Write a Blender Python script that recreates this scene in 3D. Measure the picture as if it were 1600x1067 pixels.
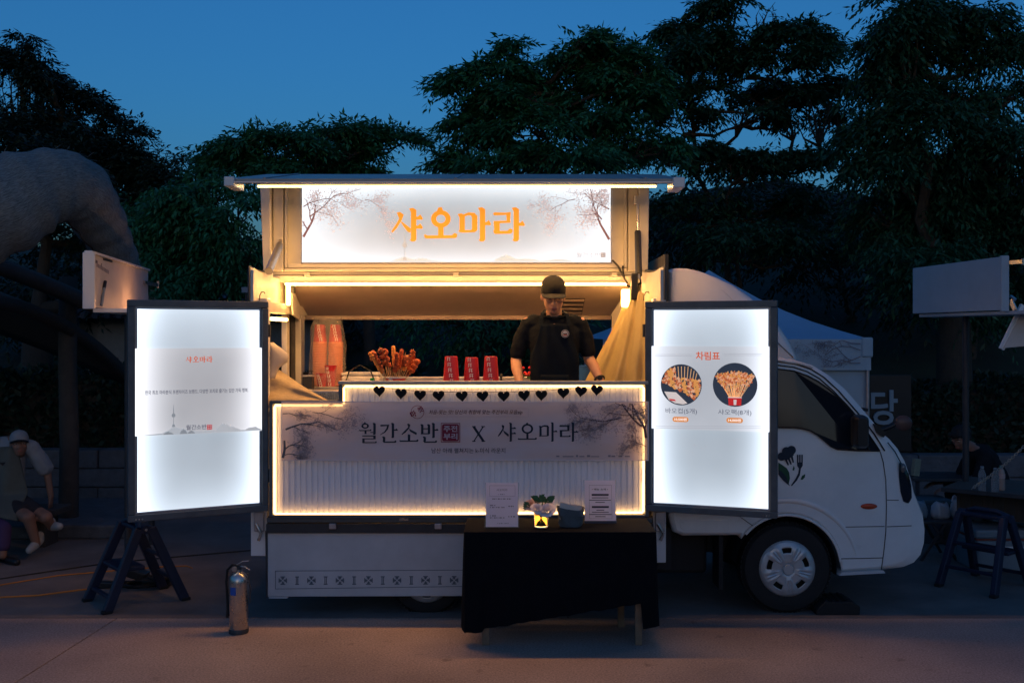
import bpy, bmesh, math, random
import numpy as np
from mathutils import Vector, Matrix

for o in list(bpy.data.objects):
    bpy.data.objects.remove(o, do_unlink=True)
SC = bpy.context.scene
COL = SC.collection
R = math.radians
EK = 0.354          # lamps are written for exposure 0; the picture is exposed a stop and a half brighter
PI = math.pi
rnd = random.Random(7)

# ---------------------------------------------------------------- camera, sky, sun, exposure
CAMZ, FPX, HOR = 2.02, 1556.0, 520.0
cam_data = bpy.data.cameras.new('camera')
cam_data.sensor_width = 36.0
cam_data.lens = FPX * 36.0 / 1600.0
cam_data.shift_y = -(533.5 - HOR) / 1600.0
cam_data.clip_end = 2000.0
cam_data.clip_start = 0.05
cam = bpy.data.objects.new('camera', cam_data)
cam.location = (0, 0, CAMZ)
cam.rotation_euler = (R(90), 0, 0)
COL.objects.link(cam)
SC.camera = cam

SUN_ELEV, SUN_ROT = 1.8, 180.0
world = bpy.data.worlds.new('World')
SC.world = world
world.use_nodes = True
wn, wl = world.node_tree.nodes, world.node_tree.links
wn.clear()
w_out = wn.new('ShaderNodeOutputWorld')
w_bg = wn.new('ShaderNodeBackground')
w_sky = wn.new('ShaderNodeTexSky')
w_sky.sky_type = 'NISHITA'
w_sky.sun_disc = False
w_sky.sun_elevation = R(SUN_ELEV)
w_sky.sun_rotation = R(SUN_ROT)
w_sky.air_density = 1.0
w_sky.dust_density = 2.0
w_sky.ozone_density = 5.0
w_tint = wn.new('ShaderNodeMix')
w_tint.data_type = 'RGBA'
w_tint.blend_type = 'MULTIPLY'
w_tint.inputs[0].default_value = 1.0
w_tint.inputs[7].default_value = (1.0, 1.02, 0.88, 1.0)
wl.new(w_sky.outputs[0], w_tint.inputs[6])
wl.new(w_tint.outputs[2], w_bg.inputs[0])
w_bg.inputs[1].default_value = 0.145
wl.new(w_bg.outputs[0], w_out.inputs[0])

sun_data = bpy.data.lights.new('sun', 'SUN')
sun_data.energy = 0.004
sun_data.angle = R(70)
sun_data.color = (1.0, 0.66, 0.50)
sun = bpy.data.objects.new('sun', sun_data)
sun.rotation_euler = (R(52), 0, R(8))
COL.objects.link(sun)

SC.view_settings.view_transform = 'Standard'
SC.view_settings.look = 'None'
SC.view_settings.exposure = 1.5
SC.view_settings.gamma = 1.0
SC.view_settings.use_curve_mapping = False
SC.render.engine = 'CYCLES'
SC.cycles.use_denoising = True
SC.cycles.max_bounces = 6
SC.cycles.transparent_max_bounces = 12
SC.cycles.sample_clamp_indirect = 4.0

# ---------------------------------------------------------------- helpers
def P(px, py, d):
    """the point that stands at distance d behind the pixel (px, py) of the photograph"""
    return ((px - 800.0) * d / FPX, d, CAMZ - (py - HOR) * d / FPX)

def XZ(pts, d):
    return [((px - 800.0) * d / FPX, CAMZ - (py - HOR) * d / FPX) for px, py in pts]

class MB:
    def __init__(s):
        s.v, s.f = [], []
        s.smooth = False
    def add(s, v, f):
        n = len(s.v)
        s.v.extend(tuple(p) for p in v)
        s.f.extend(tuple(i + n for i in q) for q in f)
        return s
    def box(s, x0, x1, y0, y1, z0, z1):
        return s.add([(x0, y0, z0), (x1, y0, z0), (x1, y1, z0), (x0, y1, z0), (x0, y0, z1), (x1, y0, z1), (x1, y1, z1), (x0, y1, z1)],
                     [(0, 3, 2, 1), (4, 5, 6, 7), (0, 1, 5, 4), (1, 2, 6, 5), (2, 3, 7, 6), (3, 0, 4, 7)])
    def obox(s, c, size, rot=None):
        hx, hy, hz = size[0] / 2, size[1] / 2, size[2] / 2
        m = rot if rot is not None else Matrix.Identity(3)
        vs = [Vector(c) + m @ Vector(q) for q in ((-hx, -hy, -hz), (hx, -hy, -hz), (hx, hy, -hz), (-hx, hy, -hz), (-hx, -hy, hz), (hx, -hy, hz), (hx, hy, hz), (-hx, hy, hz))]
        return s.add(vs, [(0, 3, 2, 1), (4, 5, 6, 7), (0, 1, 5, 4), (1, 2, 6, 5), (2, 3, 7, 6), (3, 0, 4, 7)])
    def bar(s, p, q, w, h=None, up=(0, 0, 1)):
        """a square bar from p to q"""
        h = w if h is None else h
        p, q = Vector(p), Vector(q)
        d = (q - p).normalized()
        a = d.cross(Vector(up))
        if a.length < 1e-4:
            a = d.cross(Vector((0, 1, 0)))
        a.normalize()
        b = a.cross(d).normalized()
        vs = [e + a * (i * w / 2) + b * (j * h / 2) for e in (p, q) for i, j in ((-1, -1), (1, -1), (1, 1), (-1, 1))]
        return s.add(vs, [(0, 1, 2, 3), (7, 6, 5, 4), (0, 4, 5, 1), (1, 5, 6, 2), (2, 6, 7, 3), (3, 7, 4, 0)])
    def prism(s, pts, y0, y1):
        """outline in XZ, thick from y0 to y1"""
        n = len(pts)
        vs = [(x, y0, z) for x, z in pts] + [(x, y1, z) for x, z in pts]
        return s.add(vs, [tuple(range(n)), tuple(range(2 * n - 1, n - 1, -1))] + [((i + 1) % n, i, n + i, n + (i + 1) % n) for i in range(n)])
    def flat(s, pts, y):
        return s.add([(x, y, z) for x, z in pts], [tuple(range(len(pts)))])
    def tube(s, path, r, n=8, closed=False, caps=True):
        path = [Vector(p) for p in path]
        m = len(path)
        rr = r if isinstance(r, (list, tuple)) else [r] * m
        rings, a = [], None
        for i, p in enumerate(path):
            if closed:
                d = path[(i + 1) % m] - path[i - 1]
            else:
                d = path[min(i + 1, m - 1)] - path[max(i - 1, 0)]
            if d.length < 1e-9:
                d = Vector((0, 0, 1))
            d.normalize()
            if a is None:
                a = d.cross(Vector((0, 0, 1)))
                if a.length < 1e-3:
                    a = d.cross(Vector((0, 1, 0)))
            a = a - d * a.dot(d)
            if a.length < 1e-6:
                a = d.orthogonal()
            a.normalize()
            b = d.cross(a)
            rings.append([p + (a * math.cos(2 * PI * k / n) + b * math.sin(2 * PI * k / n)) * rr[i] for k in range(n)])
        return s.rings(rings, closed, caps)
    def rings(s, rings, closed=False, caps=True):
        n, m = len(rings[0]), len(rings)
        f = []
        for i in range(m if closed else m - 1):
            j = (i + 1) % m
            for k in range(n):
                f.append((i * n + k, i * n + (k + 1) % n, j * n + (k + 1) % n, j * n + k))
        if caps and not closed:
            f.append(tuple(range(n - 1, -1, -1)))
            f.append(tuple((m - 1) * n + k for k in range(n)))
        return s.add([p for r_ in rings for p in r_], f)
    def lathe(s, prof, c=(0, 0, 0), n=20, axis='z', caps=True):
        """prof: (radius, height) pairs round the axis"""
        rings = []
        for r, h in prof:
            ring = []
            for k in range(n):
                t = 2 * PI * k / n
                a, b = r * math.cos(t), r * math.sin(t)
                if axis == 'z':
                    ring.append((c[0] + a, c[1] + b, c[2] + h))
                elif axis == 'y':
                    ring.append((c[0] + a, c[1] + h, c[2] + b))
                else:
                    ring.append((c[0] + h, c[1] + a, c[2] + b))
            rings.append(ring)
        return s.rings(rings, False, caps)
    def ell(s, c, r, n=14, m=9, rot=None):
        rings = []
        for i in range(m + 1):
            t = -PI / 2 + PI * (i + 0.02) / (m + 0.04)
            ring = []
            for k in range(n):
                q = 2 * PI * k / n
                v = Vector((r[0] * math.cos(t) * math.cos(q), r[1] * math.cos(t) * math.sin(q), r[2] * math.sin(t)))
                ring.append(Vector(c) + (rot @ v if rot is not None else v))
            rings.append(ring)
        return s.rings(rings)
    def cap(s, p, r0, q, r1, n=12):
        """a limb: rounded ends, tapering"""
        p, q = Vector(p), Vector(q)
        d = (q - p).normalized()
        path, rr = [], []
        for t in (-0.98, -0.7, -0.35, 0):
            path.append(p + d * (t * r0)); rr.append(r0 * math.sqrt(max(0.0, 1 - t * t)))
        for t in (0, 0.35, 0.7, 0.98):
            path.append(q + d * (t * r1)); rr.append(r1 * math.sqrt(max(0.0, 1 - t * t)))
        return s.tube(path, rr, n)
    def grid(s, fn, nu, nv):
        vs = [fn(i / nu, j / nv) for j in range(nv + 1) for i in range(nu + 1)]
        return s.add(vs, [(j * (nu + 1) + i, j * (nu + 1) + i + 1, (j + 1) * (nu + 1) + i + 1, (j + 1) * (nu + 1) + i) for j in range(nv) for i in range(nu)])
    def mesh(s, name):
        m = bpy.data.meshes.new(name)
        m.from_pydata(s.v, [], s.f)
        m.update()
        return m

def tag(o, label=None, cat=None, group=None, kind=None):
    if label: o['label'] = label
    if cat: o['category'] = cat
    if group: o['group'] = group
    if kind: o['kind'] = kind
    return o

def smooth_mesh(me, deg=40):
    me.polygons.foreach_set('use_smooth', [True] * len(me.polygons))
    try:
        me.set_sharp_from_angle(angle=R(deg))
    except Exception:
        pass

def obj(name, mb, mat, parent=None, bevel=0, smooth=0, solid=0, subsurf=0, label=None, kind=None, fix=True):
    me = mb.mesh(name) if isinstance(mb, MB) else mb
    if fix and isinstance(mb, MB) and len(me.polygons) < 60000:
        bm = bmesh.new(); bm.from_mesh(me)
        bmesh.ops.recalc_face_normals(bm, faces=bm.faces[:])
        bm.to_mesh(me); bm.free()
    if mat is not None:
        me.materials.append(mat)
    if smooth:
        smooth_mesh(me, smooth)
    o = bpy.data.objects.new(name, me)
    COL.objects.link(o)
    if parent is not None:
        o.parent = parent
    if solid:
        m = o.modifiers.new('thick', 'SOLIDIFY'); m.thickness = solid; m.offset = 0
    if bevel:
        m = o.modifiers.new('edge', 'BEVEL'); m.width = bevel; m.segments = 2; m.limit_method = 'ANGLE'; m.angle_limit = R(35)
        m.harden_normals = False
        if not smooth:
            pass
    if subsurf:
        m = o.modifiers.new('sub', 'SUBSURF'); m.levels = subsurf; m.render_levels = subsurf
    if label: o['label'] = label
    if kind or name in ('picture', 'hill_print'): o['kind'] = kind or 'stuff'
    return o

def thing(name, label, cat, loc=(0, 0, 0), rotz=0.0, group=None):
    o = bpy.data.objects.new(name, None)
    o.empty_display_size = 0.1
    COL.objects.link(o)
    o.location = loc
    o.rotation_euler = (0, 0, rotz)
    return tag(o, label, cat, group)

def dup(root, loc, rotz=0.0, label=None, scale=None):
    def cp(o, par):
        c = o.copy(); COL.objects.link(c)
        if par is not None:
            c.parent = par
        return c
    r = cp(root, None)
    r.location = loc; r.rotation_euler = (root.rotation_euler[0], root.rotation_euler[1], rotz)
    if scale: r.scale = scale
    if label: r['label'] = label
    for ch in list(root.children):
        c = cp(ch, r)
        for g in list(ch.children):
            cp(g, c)
    return r

# ---------------------------------------------------------------- materials
def mat(name, col, rough=0.6, metal=0.0, spec=0.5, noise=0.0, nscale=8.0, bump=0.0, bscale=60.0, coat=0.0,
        trans=0.0, alpha=1.0, emit=None, estr=0.0, translucent=0.0, tcol=None, ior=1.45, sheen=0.0, detail=5.0, island=0.0):
    m = bpy.data.materials.new(name)
    m.use_nodes = True
    nt = m.node_tree; n, l = nt.nodes, nt.links
    b = n['Principled BSDF']; out = n['Material Output']
    b.inputs['Base Color'].default_value = (*col, 1)
    b.inputs['Roughness'].default_value = rough
    b.inputs['Metallic'].default_value = metal
    b.inputs['Specular IOR Level'].default_value = spec
    b.inputs['IOR'].default_value = ior
    b.inputs['Transmission Weight'].default_value = trans
    b.inputs['Alpha'].default_value = alpha
    b.inputs['Coat Weight'].default_value = coat
    b.inputs['Sheen Weight'].default_value = sheen
    if emit is not None:
        b.inputs['Emission Color'].default_value = (*emit, 1)
        b.inputs['Emission Strength'].default_value = estr * EK
    tc = None
    if noise or bump:
        tc = n.new('ShaderNodeTexCoord')
    if noise or island:
        rgb = n.new('ShaderNodeHueSaturation'); rgb.inputs['Color'].default_value = (*col, 1)
        rgb.inputs['Fac'].default_value = 1
        if noise:
            t = n.new('ShaderNodeTexNoise'); t.inputs['Scale'].default_value = nscale; t.inputs['Detail'].default_value = detail
            t.inputs['Roughness'].default_value = 0.65
            l.new(tc.outputs['Object'], t.inputs['Vector'])
            mr = n.new('ShaderNodeMapRange')
            mr.inputs[1].default_value = 0.3; mr.inputs[2].default_value = 0.7
            mr.inputs[3].default_value = 1 - noise; mr.inputs[4].default_value = 1 + noise
            l.new(t.outputs['Fac'], mr.inputs[0])
            src = mr.outputs[0]
            mr2 = n.new('ShaderNodeMapRange')
            mr2.inputs[1].default_value = 0.3; mr2.inputs[2].default_value = 0.7
            mr2.inputs[3].default_value = max(0.05, rough - 0.12 * min(1, noise * 4)); mr2.inputs[4].default_value = min(1, rough + 0.12 * min(1, noise * 4))
            l.new(t.outputs['Fac'], mr2.inputs[0])
            l.new(mr2.outputs[0], b.inputs['Roughness'])
        if island:
            g = n.new('ShaderNodeNewGeometry')
            mi = n.new('ShaderNodeMapRange'); mi.inputs[3].default_value = 1 - island; mi.inputs[4].default_value = 1 + island
            l.new(g.outputs['Random Per Island'], mi.inputs[0])
            if noise:
                mm = n.new('ShaderNodeMath'); mm.operation = 'MULTIPLY'
                l.new(src, mm.inputs[0]); l.new(mi.outputs[0], mm.inputs[1]); src = mm.outputs[0]
            else:
                src = mi.outputs[0]
        l.new(src, rgb.inputs['Value'])
        l.new(rgb.outputs['Color'], b.inputs['Base Color'])
    if bump:
        t2 = n.new('ShaderNodeTexNoise'); t2.inputs['Scale'].default_value = bscale; t2.inputs['Detail'].default_value = 4
        l.new(tc.outputs['Object'], t2.inputs['Vector'])
        bp = n.new('ShaderNodeBump'); bp.inputs['Strength'].default_value = bump; bp.inputs['Distance'].default_value = 0.02
        l.new(t2.outputs['Fac'], bp.inputs['Height'])
        l.new(bp.outputs[0], b.inputs['Normal'])
    if translucent:
        tr = n.new('ShaderNodeBsdfTranslucent'); tr.inputs['Color'].default_value = (*(tcol or col), 1)
        mx = n.new('ShaderNodeMixShader'); mx.inputs[0].default_value = translucent
        l.new(b.outputs[0], mx.inputs[1]); l.new(tr.outputs[0], mx.inputs[2])
        l.new(mx.outputs[0], out.inputs['Surface'])
    return m

def mat_emit(name, col, s):
    m = bpy.data.materials.new(name)
    m.use_nodes = True
    nt = m.node_tree
    nt.nodes.clear()
    o = nt.nodes.new('ShaderNodeOutputMaterial'); e = nt.nodes.new('ShaderNodeEmission')
    e.inputs[0].default_value = (*col, 1); e.inputs[1].default_value = s * EK
    nt.links.new(e.outputs[0], o.inputs[0])
    return m

def sheer(m, amount):
    """lets part of the light straight through a thin printed sheet"""
    nt = m.node_tree; n, l = nt.nodes, nt.links
    out = n['Material Output']; src = out.inputs['Surface'].links[0].from_socket
    t = n.new('ShaderNodeBsdfTransparent'); mx = n.new('ShaderNodeMixShader'); mx.inputs[0].default_value = amount
    l.new(src, mx.inputs[1]); l.new(t.outputs[0], mx.inputs[2]); l.new(mx.outputs[0], out.inputs['Surface'])
    return m

M = {}
M['white_paint'] = mat('white_paint', (0.74, 0.73, 0.72), 0.30, noise=0.08, nscale=2.2, coat=0.3)
M['cream_paint'] = mat('cream_paint', (0.72, 0.69, 0.62), 0.45, noise=0.07, nscale=5, bump=0.05, bscale=30)
M['skirt_paint'] = mat('skirt_paint', (0.50, 0.52, 0.54), 0.5, noise=0.08, nscale=4)
M['liner'] = mat('liner', (0.50, 0.40, 0.35), 0.55, noise=0.08, nscale=6, bump=0.1, bscale=90)
M['grey_frame'] = mat('grey_frame', (0.10, 0.12, 0.14), 0.4, metal=0.35, noise=0.15, nscale=12)
M['alu'] = mat('alu', (0.45, 0.44, 0.47), 0.38, metal=0.75, noise=0.1, nscale=20)
M['steel'] = mat('steel', (0.52, 0.50, 0.48), 0.28, metal=0.95, noise=0.08, nscale=18)
M['brushed'] = mat('brushed', (0.40, 0.39, 0.38), 0.4, metal=0.85, noise=0.1, nscale=30)
M['dark_metal'] = mat('dark_metal', (0.045, 0.048, 0.055), 0.5, metal=0.3, noise=0.2, nscale=14)
M['chassis'] = mat('chassis', (0.018, 0.018, 0.02), 0.75, noise=0.3, nscale=10)
M['rubber'] = mat('rubber', (0.012, 0.012, 0.013), 0.75, noise=0.25, nscale=20, bump=0.2, bscale=80)
M['black_plastic'] = mat('black_plastic', (0.014, 0.015, 0.017), 0.4, noise=0.15, nscale=20)
M['glass_dark'] = mat('glass_dark', (0.010, 0.014, 0.022), 0.10, spec=0.5, noise=0.02, nscale=2)
M['hub'] = mat('hub', (0.46, 0.48, 0.50), 0.38, metal=0.4, noise=0.06, nscale=14)
M['orange_lens'] = mat('orange_lens', (0.42, 0.06, 0.02), 0.2, noise=0.1, nscale=40)
M['clear_lens'] = mat('clear_lens', (0.10, 0.11, 0.12), 0.05, spec=0.9)
M['navy_plastic'] = mat('navy_plastic', (0.013, 0.018, 0.045), 0.45, noise=0.15, nscale=12)
M['awning_top'] = mat('awning_top', (0.30, 0.29, 0.27), 0.38, metal=0.15, noise=0.2, nscale=5)
M['black_cloth'] = mat('black_cloth', (0.006, 0.007, 0.010), 0.95, spec=0.1, noise=0.2, nscale=10, bump=0.15, bscale=200)
M['wood_leg'] = mat('wood_leg', (0.20, 0.14, 0.09), 0.65, noise=0.2, nscale=14)
M['paper'] = mat('paper', (0.90, 0.87, 0.92), 0.8, noise=0.02, nscale=6, translucent=0.5, tcol=(0.9, 0.85, 0.95))
M['ink_dark'] = mat('ink_dark', (0.022, 0.035, 0.055), 0.8)
M['ink_red'] = mat('ink_red', (0.26, 0.02, 0.045), 0.8)
M['ink_brown'] = mat('ink_brown', (0.12, 0.045, 0.045), 0.8)
M['ink_grey'] = mat('ink_grey', (0.22, 0.20, 0.23), 0.8)
M['black_felt'] = mat('black_felt', (0.008, 0.008, 0.009), 0.95, bump=0.3, bscale=300, noise=0.2)
M['red_cup'] = mat('red_cup', (0.50, 0.025, 0.035), 0.4, noise=0.06, nscale=20)
M['cup_white'] = mat('cup_white', (0.78, 0.74, 0.70), 0.5)
M['cup_side'] = mat('cup_side', (0.70, 0.21, 0.085), 0.55, noise=0.1, nscale=40)
M['film'] = mat('film', (0.85, 0.80, 0.75), 0.15, alpha=0.15, noise=0.08, nscale=12, bump=0.6, bscale=25)
M['plastic_sheet'] = mat('plastic_sheet', (0.62, 0.52, 0.26), 0.55, noise=0.12, nscale=7, translucent=0.35, tcol=(0.75, 0.55, 0.22), bump=0.25, bscale=14)
M['tarp'] = mat('tarp', (0.42, 0.32, 0.19), 0.6, noise=0.2, nscale=9, bump=0.2, bscale=40)
M['skewer_wood'] = mat('skewer_wood', (0.55, 0.36, 0.18), 0.6)
M['fried_dark'] = mat('fried_dark', (0.25, 0.05, 0.02), 0.45, noise=0.5, nscale=70, bump=0.8, bscale=120)
M['fried'] = mat('fried', (0.50, 0.085, 0.02), 0.5, noise=0.45, nscale=60, bump=0.7, bscale=120)
M['fried_gold'] = mat('fried_gold', (0.66, 0.24, 0.05), 0.5, noise=0.5, nscale=60, bump=0.7, bscale=120)
M['clear_plastic'] = mat('clear_plastic', (0.85, 0.88, 0.9), 0.08, trans=0.9, ior=1.2)
M['glass'] = mat('glass', (0.95, 0.95, 0.9), 0.02, trans=1.0, ior=1.3)
M['green_cap'] = mat('green_cap', (0.03, 0.42, 0.08), 0.4)
M['skin'] = mat('skin', (0.58, 0.31, 0.20), 0.5, noise=0.07, nscale=30, bump=0.06, bscale=200)
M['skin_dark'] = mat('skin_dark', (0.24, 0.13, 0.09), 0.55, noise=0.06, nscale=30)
M['lip'] = mat('lip', (0.32, 0.11, 0.085), 0.5)
M['hair'] = mat('hair', (0.012, 0.010, 0.010), 0.6, noise=0.3, nscale=80, bump=0.5, bscale=180)
M['black_tee'] = mat('black_tee', (0.013, 0.016, 0.020), 0.9, spec=0.1, noise=0.2, nscale=14, bump=0.2, bscale=160)
M['apron'] = mat('apron', (0.008, 0.013, 0.020), 0.9, spec=0.1, noise=0.25, nscale=10, bump=0.25, bscale=220)
M['cap_black'] = mat('cap_black', (0.010, 0.011, 0.013), 0.85, noise=0.2, nscale=30, bump=0.2, bscale=250)
M['cap_peak'] = mat('cap_peak', (0.020, 0.022, 0.025), 0.8, noise=0.2, nscale=30, bump=0.2, bscale=250)
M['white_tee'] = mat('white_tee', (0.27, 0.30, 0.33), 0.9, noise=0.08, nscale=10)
M['sage_apron'] = mat('sage_apron', (0.09, 0.11, 0.10), 0.9, noise=0.12, nscale=10)
M['dark_shorts'] = mat('dark_shorts', (0.02, 0.02, 0.025), 0.9)
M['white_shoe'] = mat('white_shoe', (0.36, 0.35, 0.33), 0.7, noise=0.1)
M['purple_cloth'] = mat('purple_cloth', (0.05, 0.03, 0.10), 0.8)
M['rose_pink'] = mat('rose_pink', (0.82, 0.76, 0.80), 0.7, noise=0.08, nscale=40, translucent=0.15)
M['rose_peach'] = mat('rose_peach', (0.66, 0.45, 0.38), 0.7, noise=0.08, nscale=40, translucent=0.15)
M['leaf_fresh'] = mat('leaf_fresh', (0.045, 0.13, 0.05), 0.5, island=0.3)
M['amber_water'] = mat('amber_water', (0.72, 0.46, 0.12), 0.05, trans=0.95, ior=1.3)
M['felt_grey'] = mat('felt_grey', (0.10, 0.11, 0.12), 0.9, noise=0.15, nscale=12, bump=0.3, bscale=120)
M['tissue'] = mat('tissue', (0.62, 0.56, 0.50), 0.9)
M['blue_label'] = mat('blue_label', (0.02, 0.10, 0.42), 0.5)
M['orange_cable'] = mat('orange_cable', (0.55, 0.20, 0.03), 0.5)
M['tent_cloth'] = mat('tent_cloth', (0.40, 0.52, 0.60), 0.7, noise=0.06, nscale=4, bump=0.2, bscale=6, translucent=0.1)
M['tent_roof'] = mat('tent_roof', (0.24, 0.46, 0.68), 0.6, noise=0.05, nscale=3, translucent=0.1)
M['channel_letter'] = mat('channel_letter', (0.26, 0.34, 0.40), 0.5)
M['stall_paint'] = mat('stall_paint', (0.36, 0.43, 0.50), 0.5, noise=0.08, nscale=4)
M['ply'] = mat('ply', (0.52, 0.48, 0.45), 0.6, noise=0.12, nscale=5)
M['stone'] = mat('stone', (0.10, 0.11, 0.125), 0.85, noise=0.3, nscale=7, bump=0.5, bscale=25)
M['old_wood'] = mat('old_wood', (0.055, 0.05, 0.046), 0.8, noise=0.3, nscale=9, bump=0.3, bscale=40)
M['roof_tile'] = mat('roof_tile', (0.07, 0.085, 0.12), 0.55, noise=0.2, nscale=6)
M['plaster'] = mat('plaster', (0.30, 0.28, 0.26), 0.9, noise=0.1)
M['bark'] = mat('bark', (0.045, 0.038, 0.03), 0.9, noise=0.3, nscale=12, bump=0.5, bscale=30)
M['leaf_deep'] = mat('leaf_deep', (0.014, 0.040, 0.026), 0.6, island=0.35, translucent=0.1)
M['leaf_mid'] = mat('leaf_mid', (0.032, 0.175, 0.075), 0.5, island=0.4, translucent=0.28, tcol=(0.04, 0.20, 0.07))
M['leaf_dim'] = mat('leaf_dim', (0.020, 0.090, 0.045), 0.5, island=0.4, translucent=0.22, tcol=(0.03, 0.13, 0.05))
M['bag_white'] = mat('bag_white', (0.62, 0.63, 0.65), 0.4, translucent=0.25, bump=0.4, bscale=20)
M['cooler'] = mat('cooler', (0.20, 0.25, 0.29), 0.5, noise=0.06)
M['galv_chain'] = mat('galv_chain', (0.55, 0.52, 0.46), 0.3, metal=0.9)
M['board_brown'] = mat('board_brown', (0.07, 0.055, 0.045), 0.7, noise=0.2)
M['soil'] = mat('soil', (0.06, 0.055, 0.045), 0.95, noise=0.3, nscale=1.5, bump=0.4, bscale=8)
M['joint'] = mat('joint', (0.05, 0.05, 0.05), 0.95)
# lamps
WARM = (1.0, 0.47, 0.13)
M['led_top'] = mat_emit('led_top', WARM, 300.0)
M['led_cover'] = mat_emit('led_cover', (1.0, 0.74, 0.30), 5.0)
M['led_inner'] = mat_emit('led_inner', WARM, 110.0)
M['led_border'] = mat_emit('led_border', (1.0, 0.53, 0.18), 7.5)
M['stall_bulb'] = mat_emit('stall_bulb', (1.0, 0.42, 0.16), 80.0)
M['lamp_side'] = mat_emit('lamp_side', (1.0, 0.50, 0.12), 20.0)

def concrete():
    m = mat('concrete', (0.235, 0.215, 0.205), 0.85)
    nt = m.node_tree; n, l = nt.nodes, nt.links
    b = n['Principled BSDF']
    g = n.new('ShaderNodeNewGeometry')
    big = n.new('ShaderNodeTexNoise'); big.inputs['Scale'].default_value = 0.55; big.inputs['Detail'].default_value = 6
    fine = n.new('ShaderNodeTexNoise'); fine.inputs['Scale'].default_value = 75; fine.inputs['Detail'].default_value = 6; fine.inputs['Roughness'].default_value = 0.8
    spot = n.new('ShaderNodeTexNoise'); spot.inputs['Scale'].default_value = 9; spot.inputs['Detail'].default_value = 3
    for t in (big, fine, spot):
        l.new(g.outputs['Position'], t.inputs['Vector'])
    r1 = n.new('ShaderNodeValToRGB')
    r1.color_ramp.elements[0].position = 0.38; r1.color_ramp.elements[0].color = (0.235, 0.178, 0.155, 1)
    r1.color_ramp.elements[1].position = 0.63; r1.color_ramp.elements[1].color = (0.385, 0.292, 0.252, 1)
    l.new(big.outputs['Fac'], r1.inputs[0])
    r2 = n.new('ShaderNodeMapRange'); r2.inputs[1].default_value = 0.3; r2.inputs[2].default_value = 0.7; r2.inputs[3].default_value = 0.40; r2.inputs[4].default_value = 1.6
    l.new(fine.outputs['Fac'], r2.inputs[0])
    r3 = n.new('ShaderNodeMapRange'); r3.inputs[1].default_value = 0.22; r3.inputs[2].default_value = 0.36; r3.inputs[3].default_value = 0.6; r3.inputs[4].default_value = 1.0
    l.new(spot.outputs['Fac'], r3.inputs[0])
    mu = n.new('ShaderNodeMath'); mu.operation = 'MULTIPLY'
    l.new(r2.outputs[0], mu.inputs[0]); l.new(r3.outputs[0], mu.inputs[1])
    mx = n.new('ShaderNodeMix'); mx.data_type = 'RGBA'; mx.blend_type = 'MULTIPLY'; mx.inputs[0].default_value = 1
    l.new(r1.outputs[0], mx.inputs[6]); l.new(mu.outputs[0], mx.inputs[7])
    l.new(mx.outputs[2], b.inputs['Base Color'])
    bp = n.new('ShaderNodeBump'); bp.inputs['Strength'].default_value = 0.35; bp.inputs['Distance'].default_value = 0.004
    l.new(fine.outputs['Fac'], bp.inputs['Height']); l.new(bp.outputs[0], b.inputs['Normal'])
    return m
M['concrete'] = concrete()
M['shaded_concrete'] = mat('shaded_concrete', (0.165, 0.145, 0.135), 0.9, noise=0.3, nscale=2.0, bump=0.4, bscale=120)  # back row of slabs: concrete with the shade put into its colour

def lightbox(name, x0, x1, z0, z1, mid, edge, tint, exp=3.0, vert=0.35):
    """a back-lit acrylic sheet: LED rows at its rim, so the rim glows more than the middle (object coordinates)"""
    m = bpy.data.materials.new(name); m.use_nodes = True
    nt = m.node_tree; nt.nodes.clear(); n, l = nt.nodes, nt.links
    out = n.new('ShaderNodeOutputMaterial'); e = n.new('ShaderNodeEmission')
    tc = n.new('ShaderNodeTexCoord'); sp = n.new('ShaderNodeSeparateXYZ'); l.new(tc.outputs['Object'], sp.inputs[0])
    def axis(sock, a, b_, k):
        mr = n.new('ShaderNodeMapRange'); mr.inputs[1].default_value = a; mr.inputs[2].default_value = b_; mr.inputs[3].default_value = -1; mr.inputs[4].default_value = 1
        l.new(sock, mr.inputs[0])
        ab = n.new('ShaderNodeMath'); ab.operation = 'ABSOLUTE'; l.new(mr.outputs[0], ab.inputs[0])
        pw = n.new('ShaderNodeMath'); pw.operation = 'POWER'; l.new(ab.outputs[0], pw.inputs[0]); pw.inputs[1].default_value = exp
        mu = n.new('ShaderNodeMath'); mu.operation = 'MULTIPLY'; l.new(pw.outputs[0], mu.inputs[0]); mu.inputs[1].default_value = k
        return mu.outputs[0]
    a = axis(sp.outputs[0], x0, x1, edge)
    b = axis(sp.outputs[2], z0, z1, edge * vert)
    ad = n.new('ShaderNodeMath'); ad.operation = 'ADD'; l.new(a, ad.inputs[0]); l.new(b, ad.inputs[1])
    no = n.new('ShaderNodeTexNoise'); no.inputs['Scale'].default_value = 2.2; l.new(tc.outputs['Object'], no.inputs['Vector'])
    nm = n.new('ShaderNodeMapRange'); nm.inputs[3].default_value = mid * 0.8; nm.inputs[4].default_value = mid * 1.2; l.new(no.outputs['Fac'], nm.inputs[0])
    ad2 = n.new('ShaderNodeMath'); ad2.operation = 'ADD'; l.new(ad.outputs[0], ad2.inputs[0]); l.new(nm.outputs[0], ad2.inputs[1])
    e.inputs[0].default_value = (*tint, 1)
    sc_ = n.new('ShaderNodeMath'); sc_.operation = 'MULTIPLY'; sc_.inputs[1].default_value = EK
    l.new(ad2.outputs[0], sc_.inputs[0]); l.new(sc_.outputs[0], e.inputs[1])
    d = n.new('ShaderNodeBsdfDiffuse'); d.inputs[0].default_value = (0.16, 0.16, 0.16, 1)
    s = n.new('ShaderNodeAddShader'); l.new(e.outputs[0], s.inputs[0]); l.new(d.outputs[0], s.inputs[1])
    l.new(s.outputs[0], out.inputs[0])
    return m

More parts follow.
